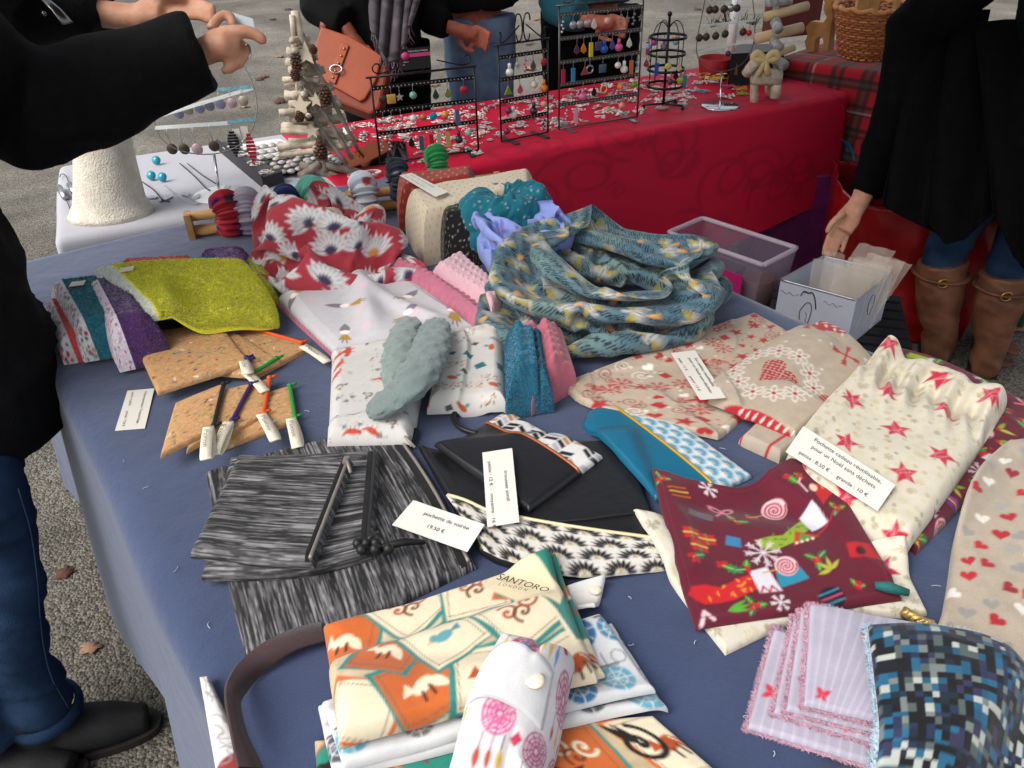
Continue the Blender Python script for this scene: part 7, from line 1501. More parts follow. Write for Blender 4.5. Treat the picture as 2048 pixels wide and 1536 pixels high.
# near hand, gripping the phone from the right
body.tube([hk(250, 180), hk(340, 140), hk(405, 105), hk(432, 92)], [.036, .032, .028, .030], 14, flat=.85)
body.tube([hk(425, 92, .0), hk(452, 88, .0), hk(476, 92, .01)], [.036, .040, .030], 14, flat=.75)
finger(body, [hk(445, 66, -.015), hk(478, 62, -.02), hk(508, 66, -.015), hk(524, 78, -.01)], .0135)      # thumb
finger(body, [hk(420, 60, .02), hk(440, 30, .03), hk(462, 28, .035), hk(466, 50, .03)], .0105)             # index over the phone
finger(body, [hk(462, 80, .02), hk(492, 92, .03), hk(496, 112, .02), hk(476, 118, .01)], .0105)
finger(body, [hk(458, 98, .01), hk(484, 112, .02), hk(482, 130, .012), hk(464, 130, .0)], .0100)
finger(body, [hk(450, 112, .0), hk(468, 128, .01), hk(464, 142, .005), hk(448, 140, -.004)], .0090)
# far hand, palm towards us
body.tube([hk(150, 20, .12), hk(225, 30, .12), hk(270, 36, .12)], [.033, .029, .030], 14, flat=.85)
body.tube([hk(265, 34, .12), hk(300, 34, .115), hk(335, 30, .11)], [.034, .042, .034], 14, flat=.7)
for j, (y0, y1) in enumerate(((18, 4), (28, 10), (40, 18), (50, 30))): finger(body, [hk(325, y0, .11), hk(365, y1, .10), hk(400, y1 + 2, .09), hk(425, y1 + 12, .08)], .0105)
finger(body, [hk(285, 12, .10), hk(320, -6, .09), hk(360, -8, .08)], .0125)
worn('body', body, .0050, 'skin', P0, amp=.0008, f=60, it=4)
hairdo(hd, P0, (.6, .8, 0))
coat = MB()
coat.tube([(tx, ty, .63), (tx, ty, .70), (tx, ty, .80), (tx, ty, 1.0), (tx, ty, 1.2), (tx, ty, 1.36), (tx + .01, ty, 1.46)], [.17, .195, .19, .175, .18, .16, .09], 24)
coat.tube([(tx + .02, ty - .02, 1.36), atk(-60, 120, 1.30), atk(60, 205, 1.33), atk(180, 178, 1.38), atk(300, 140, 1.41), atk(408, 104, KA)], [.10, .105, .100, .092, .084, .074], 20)
coat.tube([(tx + .05, ty + .08, 1.36), atk(-20, -60, 1.52), atk(90, 10, 1.54), atk(200, 26, 1.54)], [.10, .10, .075, .06], 18)
worn('coat', coat, .010, 'blackwool', P0, amp=.026, f=7, it=4, seed=3)
M['zipmetal'] = pmat('zip_puller', '#6a6866', .25, metal=1)
MB().tube([atk(80, -10, 1.18), atk(112, 20, 1.18), atk(136, 48, 1.18)], [.007, .009, .010], 8, flat=.4).build('coat_buckle', 'zipmetal', P0); MB().sphere(atk(88, 28, 1.18), .004, 8, 6).build('stud', 'zipmetal', P0)
jn = MB(); hip = np.array([tx, ty, .86])
f1 = at(95, 1430, .10); f2 = at(-20, 1480, .10); k1 = (f1 + hip) / 2 + [.06, -.03, .02]; k2 = (f2 + hip) / 2 + [-.03, -.03, .02]
jn.tube([hip + [.06, 0, 0], k1 + [0, 0, .12], k1, f1 + [0, 0, .16], f1 + [.0, 0, .02]], [.095, .070, .058, .052, .058], 18); jn.tube([hip - [.07, 0, 0], k2 + [0, 0, .12], k2, f2 + [0, 0, .16], f2], [.095, .070, .058, .052, .058], 18)
jo = worn('jeans', jn, .009, 'denim', P0, amp=.010, f=12, it=4, seed=5, stretch=(1, 1, 1.5))
MB().tube([f1 + np.array([.060 * math.cos(t), .060 * math.sin(t), .015]) for t in np.linspace(0, 2 * np.pi, 40, endpoint=False)], .007, 8, closed=True, flat=2.2).build('hem', 'denim', jo)
MB().tube(smooth_line(np.array([f1 + [.058, -.012, .03], f1 + [.054, -.012, .16], k1 + [.062, -.01, 0], k1 + [.078, -.01, .12]]), 30, 2), .0011, 6).build('side_seam', 'thread', jo)
def ankle_boot(a, toe, parent, mat='bootblack'):
    d = (toe - a) * [1, 1, 0]; L = np.linalg.norm(d); d /= L; mb = MB(); g = np.array([a[0], a[1], 0])
    mb.tube([g + [0, 0, .14], g + [0, 0, .08], g + [0, 0, .045]], [.052, .052, .05], 14); mb.tube([g - d * .045 + [0, 0, .045], g + d * .05 + [0, 0, .05], g + d * L * .65 + [0, 0, .040], g + d * L + [0, 0, .032]], [.044, .050, .044, .026], 14, flat=.9)
    worn('boot', mb, .006, mat, parent, amp=.003, f=20)
    s_ = np.array([-d[1], d[0], 0]); q = [((L + .105) / 2 * math.cos(t) * abs(math.cos(t)) ** -.25 + (L - .065) / 2, .046 * math.sin(t) * (abs(math.sin(t)) + 1e-6) ** -.3) for t in np.linspace(.01, 2 * np.pi + .01, 28, endpoint=False)]
    MB().prism(q, g + [0, 0, .009], [d, s_, (0, 0, 1)], .016).build('boot_sole', 'sole', parent, smooth=False)
ankle_boot(at(95, 1470, .05), at(300, 1440, .02), P0); ankle_boot(at(-30, 1520, .05), at(150, 1540, .02), P0)
a, b, c_, d_ = [atk(x, y, KA + .05) for x, y in ((440, 48), (512, 62), (508, 44), (445, 26))]
ph = MB().add(np.vstack([[a, b, c_, d_], np.array([a, b, c_, d_]) + [0, 0, .007]]), [(3, 2, 1, 0), (4, 5, 6, 7)] + [(i, (i + 1) % 4, 4 + (i + 1) % 4, 4 + i) for i in range(4)]).build('smartphone', pmat('phone_glass', '#b7c2c4', .15), None, smooth=False, bevel=.002); tag(ph, 'smartphone held in the hand at the upper left', 'phone')
c = hk(494, 104, .02); tag(MB().tube([c + .013 * (math.cos(t) * _r * .5 + math.sin(t) * _u) for t in np.linspace(0, 2 * np.pi, 24, endpoint=False)], .0022, 8, closed=True).build('finger_ring', 'chrome', None), 'silver ring on the finger of the hand with the phone', 'ring')
# ---- the stallholder on the right, bending to the bags
P1 = empty('person', at(1900, 735, 0), 'person in long black cardigan and brown boots reaching down at the right', 'person', 'people at the stall')
b1, b2 = at(1866, 724, 0), at(1962, 748, 0); hipc = np.array([1.63, 2.32, .88]); sh = np.array([1.42, 2.20, 1.36])
body = MB(); hd = np.array([1.34, 2.22, 1.60]); head(body, hd, (-.7, .5, 0)); body.tube([hipc, (hipc + sh) / 2, sh, hd - [0, 0, .08]], [.13, .12, .11, .05], 16)
wk_ = 2.38; wr0 = atk(1722, 398, wk_)
body.tube([atk(1800, 200, wk_ - .02), atk(1750, 330, wk_), wr0, atk(1708, 420, wk_)], [.045, .036, .029, .030], 14, flat=.85)
body.tube([atk(1710, 414, wk_), atk(1694, 440, wk_), atk(1680, 462, wk_)], [.030, .040, .036], 14, flat=.6)
for j, (x0, y0, x1, y1, x2, y2) in enumerate(((1668, 452, 1654, 480, 1647, 508), (1677, 462, 1662, 488, 1656, 513), (1686, 468, 1673, 490, 1668, 510), (1697, 462, 1690, 484, 1684, 502))): finger(body, [atk(x0 + 8, y0 - 12, wk_), atk(x0, y0, wk_), atk(x1, y1, wk_ + .005), atk(x2, y2, wk_ + .015)], .0098 if j < 3 else .0088)
finger(body, [atk(1690, 425, wk_ - .03), atk(1666, 442, wk_ - .035), atk(1655, 462, wk_ - .03)], .0115)
worn('body', body, .0052, 'skin', P1, amp=.0008, f=60, it=4); hairdo(hd, P1, (-.7, .5, 0), .14)
cd = MB(); cd.tube([sh + [.05, .02, .06], sh + [.08, .02, -.05], (hipc * .5 + sh * .5) + [.06, 0, 0], hipc + [.03, -.02, 0], hipc + [.03, -.03, -.18]], [.10, .17, .185, .205, .22], 22)
cd.tube([sh + [-.02, -.05, .02], atk(1822, 60, wk_ - .1), atk(1800, 190, wk_ - .06), atk(1768, 290, wk_ - .02), atk(1732, 385, wk_)], [.095, .075, .066, .056, .050], 18)
worn('cardigan', cd, .010, 'blackjersey', P1, amp=.014, f=7, it=4, seed=6, stretch=(1, 1, .5))
# hanging cardigan fronts: pleated sheets with pointed hems
def drape_sheet(top, bot, k0, k1, name, mat, parent, pl=9, amp=.02, nu=90, nv=60):
    A = smooth_line(np.array(top, float), nu, 1); B = smooth_line(np.array(bot, float), nu, 1); G = np.zeros((nu, nv, 3))
    for i in range(nu):
        for j in range(nv):
            t = j / (nv - 1); x, y = A[i] * (1 - t) + B[i] * t; k = k0 * (1 - t) + k1 * t + amp * (.3 + t) * math.sin(pl * i / nu * 6.28 + 1.5 * math.sin(t * 3) + 2 * math.sin(i / nu * 9)) ; G[i, j] = atk(x, y, k)
    o = surf(name, G, M[mat], parent); o.modifiers.new('t', 'SOLIDIFY').thickness = .004; return o
drape_sheet([(1838, 40), (1900, 20), (1980, 20)], [(1762, 410), (1800, 432), (1880, 470)], 2.28, 2.22, 'cardigan_front', 'blackjersey', P1, 1.1, .012)
drape_sheet([(1900, 60), (1980, 40), (2090, 40)], [(1850, 440), (1905, 505), (2010, 400)], 2.24, 2.20, 'cardigan_front', 'blackjersey', P1, 1.1, .012)
drape_sheet([(1950, 60), (2020, 40), (2120, 40)], [(1985, 420), (2040, 545), (2120, 560)], 2.20, 2.14, 'cardigan_front', 'blackjersey', P1, 1.1, .012)
jn = MB(); t1 = aty(1885, 520, b1[1] + .03); t2 = aty(2012, 545, b2[1] + .03)
jn.tube([hipc + [-.08, 0, -.02], (hipc + t1) / 2 + [-.05, 0, .05], t1 + [0, 0, .04], t1 - [0, 0, .1]], [.12, .095, .062, .05], 16); jn.tube([hipc + [.1, 0, -.02], (hipc + t2) / 2 + [.03, 0, .05], t2 + [0, 0, .04], t2 - [0, 0, .1]], [.12, .095, .062, .05], 16)
worn('jeans', jn, .010, 'denim', P1, amp=.010, f=11, seed=7)
for bb, tt, toe in ((b1, t1, (.10, .24)), (b2, t2, (.14, .22))):
    bo = empty('boot', bb); bo.parent = P1; bo.matrix_parent_inverse = wm(P1).inverted()
    mb = MB(); mb.tube([tt, tt * .7 + bb * .3, tt * .45 + bb * .55 + [0, 0, .02], np.array([*bb[:2], .11]), np.array([*bb[:2], .05])], [.074, .072, .062, .048, .05], 18)
    e = bb + np.array([*toe, 0]); mb.tube([bb + [-.02, -.04, .04], bb * .5 + e * .5 + [0, 0, .045], e + [0, 0, .03]], [.042, .046, .026], 12, flat=.9)
    worn('boot_leather', mb, .007, 'bootbrown', bo, amp=.004, f=16, seed=8, stretch=(1, 1, 1.6)); MB().box(bb * .5 + e * .5 + [0, 0, .01], (.09, .30, .018), [np.array([toe[1], -toe[0], 0]) / np.hypot(*toe), np.array([*toe, 0]) / np.hypot(*toe), (0, 0, 1)]).build('boot_sole', 'sole', bo, smooth=False)
    P = [tt * .88 + bb * .12 + np.array([.078 * math.cos(t), .078 * math.sin(t), 0]) for t in np.linspace(0, 2 * np.pi, 30, endpoint=False)]; MB().tube(P, .010, 8, closed=True, flat=.35).build('boot_strap', 'bootbrown', bo)
    q = tt * .88 + bb * .12 + np.array([-.03, -.075, 0]); MB().tube([q + np.array([.016 * math.cos(t), 0, .014 * math.sin(t)]) for t in np.linspace(0, 2 * np.pi, 16, endpoint=False)], .003, 6, closed=True).build('buckle', 'brass', bo)
# ---- customers behind the red table (heads above the picture)
def customer(label, fx, fy, h, coat_mat, leg_mat, coat_hem, seed, arm=None, hand=None, skin='skinred', legs=(.07, -.07), cw=.17, lw=.075):
    Pp = empty('person', (fx, fy, 0), label, 'person', 'people at the stall'); hd = np.array([fx + .02, fy - .12, h - .12]); body = MB(); head(body, hd, (0, -1, 0))
    body.tube([(fx, fy, .9), (fx, fy, 1.2), (fx, fy - .04, h - .30), hd - [0, 0, .1]], [.11, .10, .10, .05], 14)
    if hand is not None:
        w0, w1 = hand; body.tube([w0, w1], [.030, .032], 12, flat=.8); d = (w1 - w0) / np.linalg.norm(w1 - w0); body.tube([w1, w1 + d * .045, w1 + d * .075], [.034, .042, .034], 12, flat=.65)
        sx = np.cross(d, (0, -1, 0)); sx /= np.linalg.norm(sx) + 1e-9
        for j in range(4): o_ = sx * (j - 1.5) * .019; finger(body, [w1 + d * .06 + o_, w1 + d * .10 + o_ + [0, -.012, 0], w1 + d * .125 + o_ + [0, -.03, -.006], w1 + d * .12 + o_ + [0, -.045, 0]], .0095)
        finger(body, [w1 + d * .02 + sx * .035, w1 + d * .05 + sx * .055 + [0, -.015, 0], w1 + d * .08 + sx * .05 + [0, -.03, 0]], .011)
    worn('body', body, .0072, skin, Pp, amp=.0006, f=60, it=3); hairdo(hd, Pp, (0, -1, 0), .16)
    ct = MB(); ct.tube([(fx, fy, coat_hem), (fx, fy, 1.0), (fx, fy - .02, 1.2), (fx, fy - .04, h - .30), (fx, fy - .06, h - .24)], [cw * 1.05, cw, cw, cw * .95, .09], 20)
    if arm is not None: ct.tube([np.array([fx + math.copysign(cw * .8, arm[0][0] - fx), fy - .05, h - .36])] + list(arm), [.085] + list(np.linspace(.072, .055, len(arm))), 16)
    worn('coat', ct, .011, coat_mat, Pp, amp=.014, f=7, seed=seed); lg = MB()
    for dx in legs: lg.tube([(fx + dx * .9, fy, coat_hem + .1 if coat_hem < .9 else .95), (fx + dx, fy, .5), (fx + dx, fy + .01, .09)], [lw * 1.3, lw, lw * .8], 16)
    worn('trousers', lg, .010, leg_mat, Pp, amp=.010, f=10, seed=seed + 1)
    for dx in legs: ankle_boot(np.array([fx + dx, fy, .05]), np.array([fx + dx, fy - .2, .02]), Pp)
    return Pp
yh = 3.18
x_ = aty(760, 150, yh)[0]
Ph = customer('person in dark coat with grey scarf carrying an orange satchel', x_, yh, 1.70, 'blackwool', 'blackjersey', .80, 11, arm=[aty(640, -60, yh - .05), aty(640, 20, yh - .15), aty(690, 45, yh - .2)], hand=(aty(688, 50, yh - .2), aty(700, 68, yh - .2)), legs=(.075, -.04), lw=.10)
# scarf: a grey patterned sheet with fringe
M['scarf'] = cloth_mat('wool_scarf', weave=300, wb=.8, var=.15)
def scarfp(cv):
    r = random.Random(2)
    for x, y in scatter(cv.W, cv.H, 7, .4, r): cv.poly([(x - 2.5, y - 2), (x + 2.5, y - 1.6), (x, y + 2.4)], r.choice(['#1d1a1e', '#5a5058', '#2a2629']))
A = smooth_line(np.array([(735, -40), (800, -60), (850, -40)], float), 60, 1); B = smooth_line(np.array([(745, 60), (775, 128), (800, 118), (822, 40)], float), 60, 1); G = np.zeros((60, 50, 3)); ks = 2.78
for i in range(60):
    for j in range(50): t = j / 49; x, y = A[i] * (1 - t) + B[i] * t; G[i, j] = atk(x, y, ks - .10 + .02 * math.sin(i * .5 + t * 3))
sc_ = surf('scarf', G, 'scarf', Ph, '#453e44', scarfp, 30, 45); sc_.modifiers.new('t', 'SOLIDIFY').thickness = .008
mb = MB(); r = random.Random(3)
for i in range(60): p = G[i, -1]; mb.tube([p, p + [r.uniform(-.01, .01), -.01, -.02], p + [r.uniform(-.02, .02), -.01, -r.uniform(.03, .06)]], .0018, 4)
mb.build('fringe', M['scarf'], sc_, col='#5a5058')
# satchel
kb = 2.70; M['orange_leather'] = pmat('orange_leather', '#96421f', .45, noise=.08, nscale=14, bump=.12, bscale=60); M['orange_dark'] = pmat('orange_leather_dark', '#7d3219', .5, noise=.1, bump=.12)
sb_ = empty('satchel', atk(700, 150, kb), 'orange leather satchel with studded strap hanging at the hip', 'bag')
def plate(px, k, th, name, mat, parent, bevel=.006):
    W = np.array([atk(x, y, k) for x, y in px]); n = len(W); V = np.vstack([W, W + _f * th]); return MB().add(V, [tuple(range(n)), tuple(2 * n - 1 - i for i in range(n))] + [((i + 1) % n, i, n + i, n + (i + 1) % n) for i in range(n)]).build(name, mat, parent, smooth=False, bevel=bevel)
plate([(640, 62), (768, 118), (778, 135), (760, 215), (742, 230), (665, 200), (634, 175), (630, 120)], kb, .09, 'bag_body', 'orange_dark', sb_, .010)
plate([(642, 52), (700, 72), (764, 110), (752, 160), (730, 198), (720, 203), (655, 166), (632, 140), (630, 90)], kb - .012, .012, 'flap', 'orange_leather', sb_, .005)
st_ = plate([(684, 84), (698, 90), (670, 168), (656, 160)], kb - .019, .006, 'strap', 'orange_leather', sb_, .002)
for t in (.1, .3, .5, .72, .9): MB().sphere(atk(691 - 28 * t, 90 + 72 * t, kb - .020), .0045, 8, 6).build('stud', 'brass', st_)
MB().tube([atk(672 + 12 * math.cos(t), 138 + 8 * math.sin(t), kb - .024) for t in np.linspace(0, 2 * np.pi, 16, endpoint=False)], .003, 6, closed=True).build('buckle', 'chrome', st_)
MB().tube(smooth_line(np.array([atk(645, 60, kb), atk(660, -80, kb + .05), atk(720, -260, kb + .1)]), 20, 2), .012, 8, flat=.25).build('shoulder_strap', 'orange_dark', sb_)
x_ = aty(955, 150, 3.42)[0]; yj = 3.42
customer('person in black coat and light jeans behind the jewellery table', x_, yj, 1.72, 'blackwool', 'denimlight', 1.02, 14, arm=[aty(850, -40, yj - .1), aty(868, 40, yj - .25), aty(895, 50, yj - .28)], hand=(aty(893, 52, yj - .28), aty(912, 58, yj - .28)), legs=(.06, -.03), cw=.19, lw=.085)
x_ = aty(1180, 100, 3.50)[0]; yt_ = 3.50
customer('person in teal jumper and black skirt behind the silver rack', x_, yt_, 1.64, 'tealknit', 'blackjersey', .98, 17, arm=[aty(1105, -60, yt_ - .05), aty(1112, 20, yt_ - .2), aty(1160, 35, yt_ - .3)], hand=(aty(1160, 38, yt_ - .3), aty(1185, 42, yt_ - .3)), legs=(.06, -.06), cw=.17, lw=.12)
# ------------------------------------------------------------------ things on the ground at the right
M['clearplastic'] = pmat('clear_plastic', '#8f7f92', .12, alpha=.24); M['blackcrate'] = pmat('black_crate', '#121214', .5); M['magenta'] = pmat('magenta_card', '#a01058', .6); M['magentab'] = pmat('magenta_fabric', '#5f1450', .7, noise=.2, bump=.3)
M['tin'] = pmat('white_tin', '#aeb0bb', .35, noise=.04); M['cello'] = pmat('cellophane', '#cfc3b4', .08, alpha=.30); M['redbag'] = pmat('red_glossy_bag', '#7d0f12', .28, noise=.25, nscale=12, bump=.5, bscale=14); M['bluebag'] = pmat('blue_print_bag', '#15358a', .35, c2='#1f5aa8', nscale=6)
SZ = .42
sl_ = empty('crate', at(1610, 660, .2), 'black slatted crate under the tin box and the plastic tub', 'crate')
ux = np.array([*unit(-18), 0]); uy = np.array([*unit(72), 0]); cc0 = at(1560, 640, SZ)
for i in range(7): MB().box(cc0 + uy * (.05 * i - .10) + [0, 0, -.008], (.62, .036, .014), [ux, uy, (0, 0, 1)]).build('slat', 'blackcrate', sl_, smooth=False)
for sx in (-.29, .29):
    for sy in (-.10, .20): MB().box(cc0 + ux * sx + uy * sy + [0, 0, -SZ / 2 - .010], (.03, .03, SZ - .02), [ux, uy, (0, 0, 1)]).build('leg', 'blackcrate', sl_, smooth=False)
def tub(o, ux, uy, a, b, h, th, mat, name, label, cat, rim=.012, rimmat=None, taper=.9):
    t = empty(name, o, label, cat); zz = np.array([0, 0, 1.])
    def ring(s_, z): return [o + ux * a * (.5 + sx * .5 * s_) + uy * b * (.5 + sy * .5 * s_) + zz * z for sx, sy in ((-1, -1), (1, -1), (1, 1), (-1, 1))]
    R1, R2 = ring(taper, 0), ring(1, h); i1, i2 = ring(taper - .03, th * 2), ring(.97, h)
    for k in range(4):
        j = (k + 1) % 4; MB().add([R1[k], R1[j], R2[j], R2[k], i1[k], i1[j], i2[j], i2[k]], [(0, 1, 2, 3), (7, 6, 5, 4), (0, 4, 5, 1), (3, 2, 6, 7), (1, 5, 6, 2), (0, 3, 7, 4)]).build('side', mat, t, smooth=False)
    MB().add(ring(taper, 0) + ring(taper, th * 2), [(3, 2, 1, 0), (4, 5, 6, 7), (0, 1, 5, 4), (1, 2, 6, 5), (2, 3, 7, 6), (3, 0, 4, 7)]).build('bottom', mat, t, smooth=False)
    if rim: MB().tube(resample(np.array(R2 + [R2[0]]), 60), rim, 8).build('rim', rimmat or mat, t)
    return t
p0 = at(1512, 668, SZ); e1 = at(1578, 640, SZ) - p0; e1 /= np.linalg.norm(e1); tu = np.array([*unit(40), 0]); tv = np.array([*unit(130), 0])
M['rimplastic'] = pmat('plastic_rim', '#c2b2bd', .2, alpha=.55)
tub(at(1508, 648, SZ), tu, tv, .15, .30, .165, .003, 'clearplastic', 'plastic_tub', 'translucent plastic storage tub with pink card inside', 'tub', .007, 'rimplastic')
c = at(1500, 645, SZ + .01); o = MB().box(c + tv * .10 + tu * .0 + [0, 0, .062], (.004, .12, .11), [tu, tv, (0, 0, 1)]).build('pink_card', 'magenta', None, smooth=False); tag(o, 'magenta card standing inside the plastic tub', 'card')
o = MB().box(c + tv * .16 + tu * .08 + [0, 0, .05], (.06, .12, .08), [tu, tv, (0, 0, 1)]).build('dark_box', 'charcoal', None, smooth=False, bevel=.004); tag(o, 'dark box inside the plastic tub', 'box')
c = at(1508, 648, SZ + .01) + tu * .09 + tv * .06; tag(MB().lathe(c, [(.040, 0), (.042, .08), (.038, .082), (.036, .01)], 24).build('brown_cup', pmat('kraft_pot', '#6b4a38', .6), None), 'brown pot inside the plastic tub', 'pot')
# tin with cellophane sleeves
q = [(1545, 655), (1690, 700), (1762, 640), (1628, 605)]; P4 = [at(x, y, SZ) for x, y in q]
tin = empty('tin_box', P4[0], 'open white tin box with black figure drawings', 'box'); hT = .135; ins = []
Pm = sum(P4) / 4
for k in range(4):
    j = (k + 1) % 4; A_, B_ = P4[k], P4[j]; Ai, Bi = A_ + (Pm - A_) * .03, B_ + (Pm - B_) * .03; up = np.array([0, 0, hT])
    MB().add([A_, B_, B_ + up, A_ + up, Ai, Bi, Bi + up, Ai + up], [(0, 1, 2, 3), (7, 6, 5, 4), (0, 4, 5, 1), (3, 2, 6, 7), (1, 5, 6, 2), (0, 3, 7, 4)]).build('side', 'tin', tin, smooth=False)
MB().add(P4 + [p + np.array([0, 0, .004]) for p in P4], [(3, 2, 1, 0), (4, 5, 6, 7), (0, 1, 5, 4), (1, 2, 6, 5), (2, 3, 7, 6), (3, 0, 4, 7)]).build('bottom', 'tin', tin, smooth=False)
MB().tube(resample(np.array([p + np.array([0, 0, hT]) for p in P4 + [P4[0]]]), 60), .0028, 6).build('rolled_rim', 'silver', tin)
ex = (P4[1] - P4[0]); Lx = np.linalg.norm(ex); ex /= Lx; nf = np.cross(ex, (0, 0, 1))
def scrib(pts, w_, name='ink_drawing'):
    P = np.array([P4[0] + ex * (x * Lx) + np.array([0, 0, y * hT]) + nf * .0012 for x, y in pts]); MB().tube(smooth_line(P, 60, 3), w_, 5, flat=.3).build(name, 'ink', tin)
scrib([(.30, .80), (.33, .92), (.40, .88), (.44, .95), (.50, .80), (.53, .62)], .0022); scrib([(.36, .62), (.40, .72), (.46, .70), (.48, .55), (.46, .35), (.45, .12), (.36, .10), (.34, .35), (.32, .5), (.36, .62)], .0018)
scrib([(.40, .5), (.43, .46), (.41, .36), (.44, .3)], .001)
for y0, x0 in ((.78, .02), (.25, .02), (.80, .60), (.3, .60)): scrib([(x0 + k * .028, y0 + .035 * math.sin(k * 1.7)) for k in range(10)], .0007)
ey = P4[2] - P4[1]; Ly = np.linalg.norm(ey); ey /= Ly; n2 = np.cross(ey, (0, 0, 1))
MB().tube(smooth_line(np.array([P4[1] + ey * x * Ly + np.array([0, 0, y * hT]) + n2 * .0012 for x, y in ((.4, .7), (.45, .85), (.55, .8), (.58, .6), (.5, .4), (.42, .5), (.4, .7))]), 40, 2), .0009, 5, flat=.3).build('ink_drawing', 'inkgrey', tin)
r = random.Random(6)
for i in range(9):
    u, v = .55 + r.uniform(-.2, .3), .2 + i * .07; b_ = P4[0] + (P4[1] - P4[0]) * u + (P4[3] - P4[0]) * v + np.array([0, 0, .01]); tl = np.array([r.uniform(.0, .03) + .008 * i, .02, .145 + r.uniform(0, .035)]); wv = ex * .045
    n_ = 8; G = np.array([[b_ - wv + (wv * 2) * a / (n_ - 1) + tl * t / 9 + nf * .004 * math.sin(a * 1.8 + t) for t in range(10)] for a in range(n_)]); o = surf('cellophane_sleeve', G, M['cello'], None); tag(o, 'clear cellophane sleeve standing in the tin box', 'sleeve', 'cellophane sleeves in the tin box')
b_ = P4[0] + (P4[1] - P4[0]) * .22 + (P4[3] - P4[0]) * .5; G = np.array([[b_ + ex * (.02 + .05 * a / 7) + np.array([-.015, 0, .20]) * t / 9 + nf * .004 * math.sin(a) for t in range(10)] for a in range(8)]); o = surf('cellophane_sleeve', G, M['cello'], None); tag(o, 'frosted sleeve leaning at the left end of the tin box', 'sleeve')
# shopping bags
def soft_bag(c, a, b, h, rot, mat, label, seed, handles=None, hmat='charcoal', mouth=1.12, print_=None):
    t = empty('shopping_bag', c, label, 'bag', 'shopping bags on the ground'); nu, nv = 96, 40; ang = np.linspace(0, 2 * np.pi, nu, endpoint=False)[:, None]; v = np.linspace(0, 1, nv)[None]
    sq = lambda x: np.sign(x) * np.abs(x) ** .55; wid = .92 + (mouth - .92) * v + .05 * np.sin(v * 3.14); X = a / 2 * sq(np.cos(ang)) * wid; Y = b / 2 * sq(np.sin(ang)) * wid
    d_ = .03 * (fbm(np.cos(ang) * 2 + seed, v * 3 + np.sin(ang) * 2, seed, 3) - .45) + .02 * np.clip(ridge(np.cos(ang) * 1.5 + v * 2 + seed, np.sin(ang) * 1.5 + v, seed), 0, 1); X = X + d_ * np.cos(ang); Y = Y + d_ * np.sin(ang); Z = h * v + .03 * np.sin(ang * 2 + seed) * v
    ca, sa = math.cos(rot), math.sin(rot); P = np.dstack([c[0] + X * ca - Y * sa, c[1] + X * sa + Y * ca, .004 + Z]); o = surf('bag_body', P, M[mat] if print_ is None else 'satin', t, '#15358a', print_, 120, 50, cu=True); o.modifiers.new('t', 'SOLIDIFY').thickness = .003
    bt = P[:, 0]; mesh_obj('bag_bottom', bt, [tuple(range(nu))], M[mat], t)
    for sg in (-1, 1):
        if handles:
            dxy = lambda x, y: np.array([c[0] + x * ca - y * sa, c[1] + x * sa + y * ca]); Q = [np.r_[dxy(-handles[0], sg * b * .5), h * .8], np.r_[dxy(-handles[0], sg * b * .52), h + .02], np.r_[dxy(-handles[0] * .8, sg * b * .3), h + handles[1]], np.r_[dxy(handles[0] * .8, sg * b * .3), h + handles[1]], np.r_[dxy(handles[0], sg * b * .52), h + .02], np.r_[dxy(handles[0], sg * b * .5), h * .8]]; MB().tube(smooth_line(np.array(Q), 40, 3), .018, 8, flat=.18).build('handle', hmat, t)
    return t
soft_bag(at(1800, 690, 0) + [.02, .16, 0], .48, .30, .52, -.25, 'redbag', 'large glossy red shopping bag with black handles', 2, (.07, .12))
soft_bag(at(1600, 600, 0) + [.05, .18, 0], .46, .22, .44, .1, 'magentab', 'purple shopping bag with teal rim and handles behind the tin box', 5, (.08, .14), 'tealseam')
def fishp(cv):
    r = random.Random(8)
    for x, y in scatter(cv.W, cv.H, 11, .7, r): cv.ell(x, y, r.uniform(3, 5), r.uniform(1.5, 3), r.choice(['#c9a01a', '#b0481a', '#2f8a3a', '#1f8aa8', '#0f1f5a', '#a8281f']), ang=r.uniform(0, 3))
soft_bag(at(1965, 690, 0) + [.05, .34, 0], .40, .22, .50, .3, 'bluebag', 'blue shopping bag with colourful print behind the brown boots', 9, None, print_=fishp)
bn = empty('bench', at(1850, 380, 0), 'green metal bench with dark plank seat behind the shopping bags', 'bench')
cb = at(1800, 405, 0) + [.1, .35, 0]; bu = np.array([*unit(10), 0]); bv = np.array([*unit(100), 0])
for i in range(2): MB().box(cb + bv * (.13 * i) + [.2, 0, .46], (1.0, .12, .03), [bu, bv, (0, 0, 1)]).build('plank', 'plank', bn, smooth=False, bevel=.004)
for x in (-.12, .5):
    for y in (-.03, .16): MB().box(cb + bu * x + bv * y + [0, 0, .22], (.035, .035, .44), [bu, bv, (0, 0, 1)]).build('leg', 'green', bn, smooth=False)
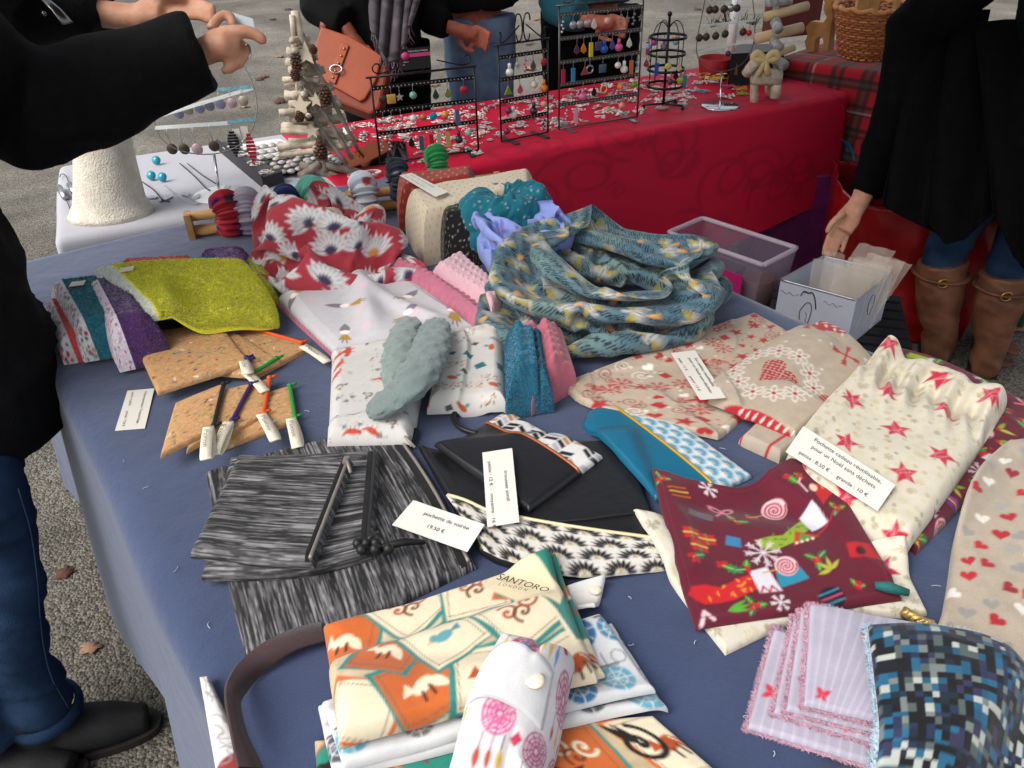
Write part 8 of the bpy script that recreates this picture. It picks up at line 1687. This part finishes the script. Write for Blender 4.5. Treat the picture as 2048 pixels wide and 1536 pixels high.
o = tub(at(1745, 440, 0) + [.0, .2, 0], np.array([*unit(15), 0]), np.array([*unit(105), 0]), .42, .30, .30, .004, 'green', 'green_crate', 'green plastic crate behind the reaching hand', 'crate', .008)
# ------------------------------------------------------------------ fallen leaves
leafm = [pmat('dry_leaf_%d' % i, c, .8, noise=.2, nscale=90) for i, c in enumerate(('#6e4030', '#8a6244', '#543424', '#96745a'))]
r = random.Random(33); proto = []
for i in range(4):
    nu = 18; V = [(0, 0, .012)]; 
    for k in range(nu): a = 2 * math.pi * k / nu; rr = .055 * (.62 + .38 * abs(math.cos(2.5 * a))) * (1 + r.uniform(-.12, .12)); V.append((rr * math.cos(a), rr * math.sin(a) * .8, .004 + .016 * r.random()))
    o = mesh_obj('fallen_leaf', V, [(0, k + 1, (k + 1) % nu + 1) for k in range(nu)], leafm[i]); o.modifiers.new('t', 'SOLIDIFY').thickness = .0012; proto.append(o)
px = [(110, 312), (405, 205), (520, 160), (490, 215), (545, 40), (505, 75), (480, 40), (560, 115), (530, 155), (1690, 320), (130, 1148), (182, 1298), (2010, 700), (2035, 660), (1990, 725), (640, 18), (575, 20), (1075, 40), (1060, 90), (870, 172), (1270, 60), (1350, 75), (1395, 20), (1060, 140), (100, 280), (880, 220), (560, 205), (470, 110)]
wh = ['by the left coat', 'in the middle of the yard', 'near the white table', 'by the dark boots', 'by the brown boots', 'behind the red table']
for i, (x, y) in enumerate(px):
    o = proto[i] if i < 4 else proto[i % 4].copy()
    if i >= 4: COL.objects.link(o)
    p = at(x, y, 0.001); o.location = [float(v) for v in p]; o.rotation_euler = (r.uniform(-.15, .15), r.uniform(-.15, .15), r.uniform(0, 6.3)); s_ = r.uniform(.7, 1.3); o.scale = (s_, s_, s_)
    if y > 1000: s_ = .45; o.scale = (s_, s_, s_)
    tag(o, 'dry brown fallen leaf on the asphalt ' + (wh[3] if y > 1000 else wh[4] if x > 1900 else wh[5] if x > 620 else 'in the yard at upper left'), 'leaf', 'fallen leaves')
for o in list(SC.objects):
    if '_w' in o: del o['_w']
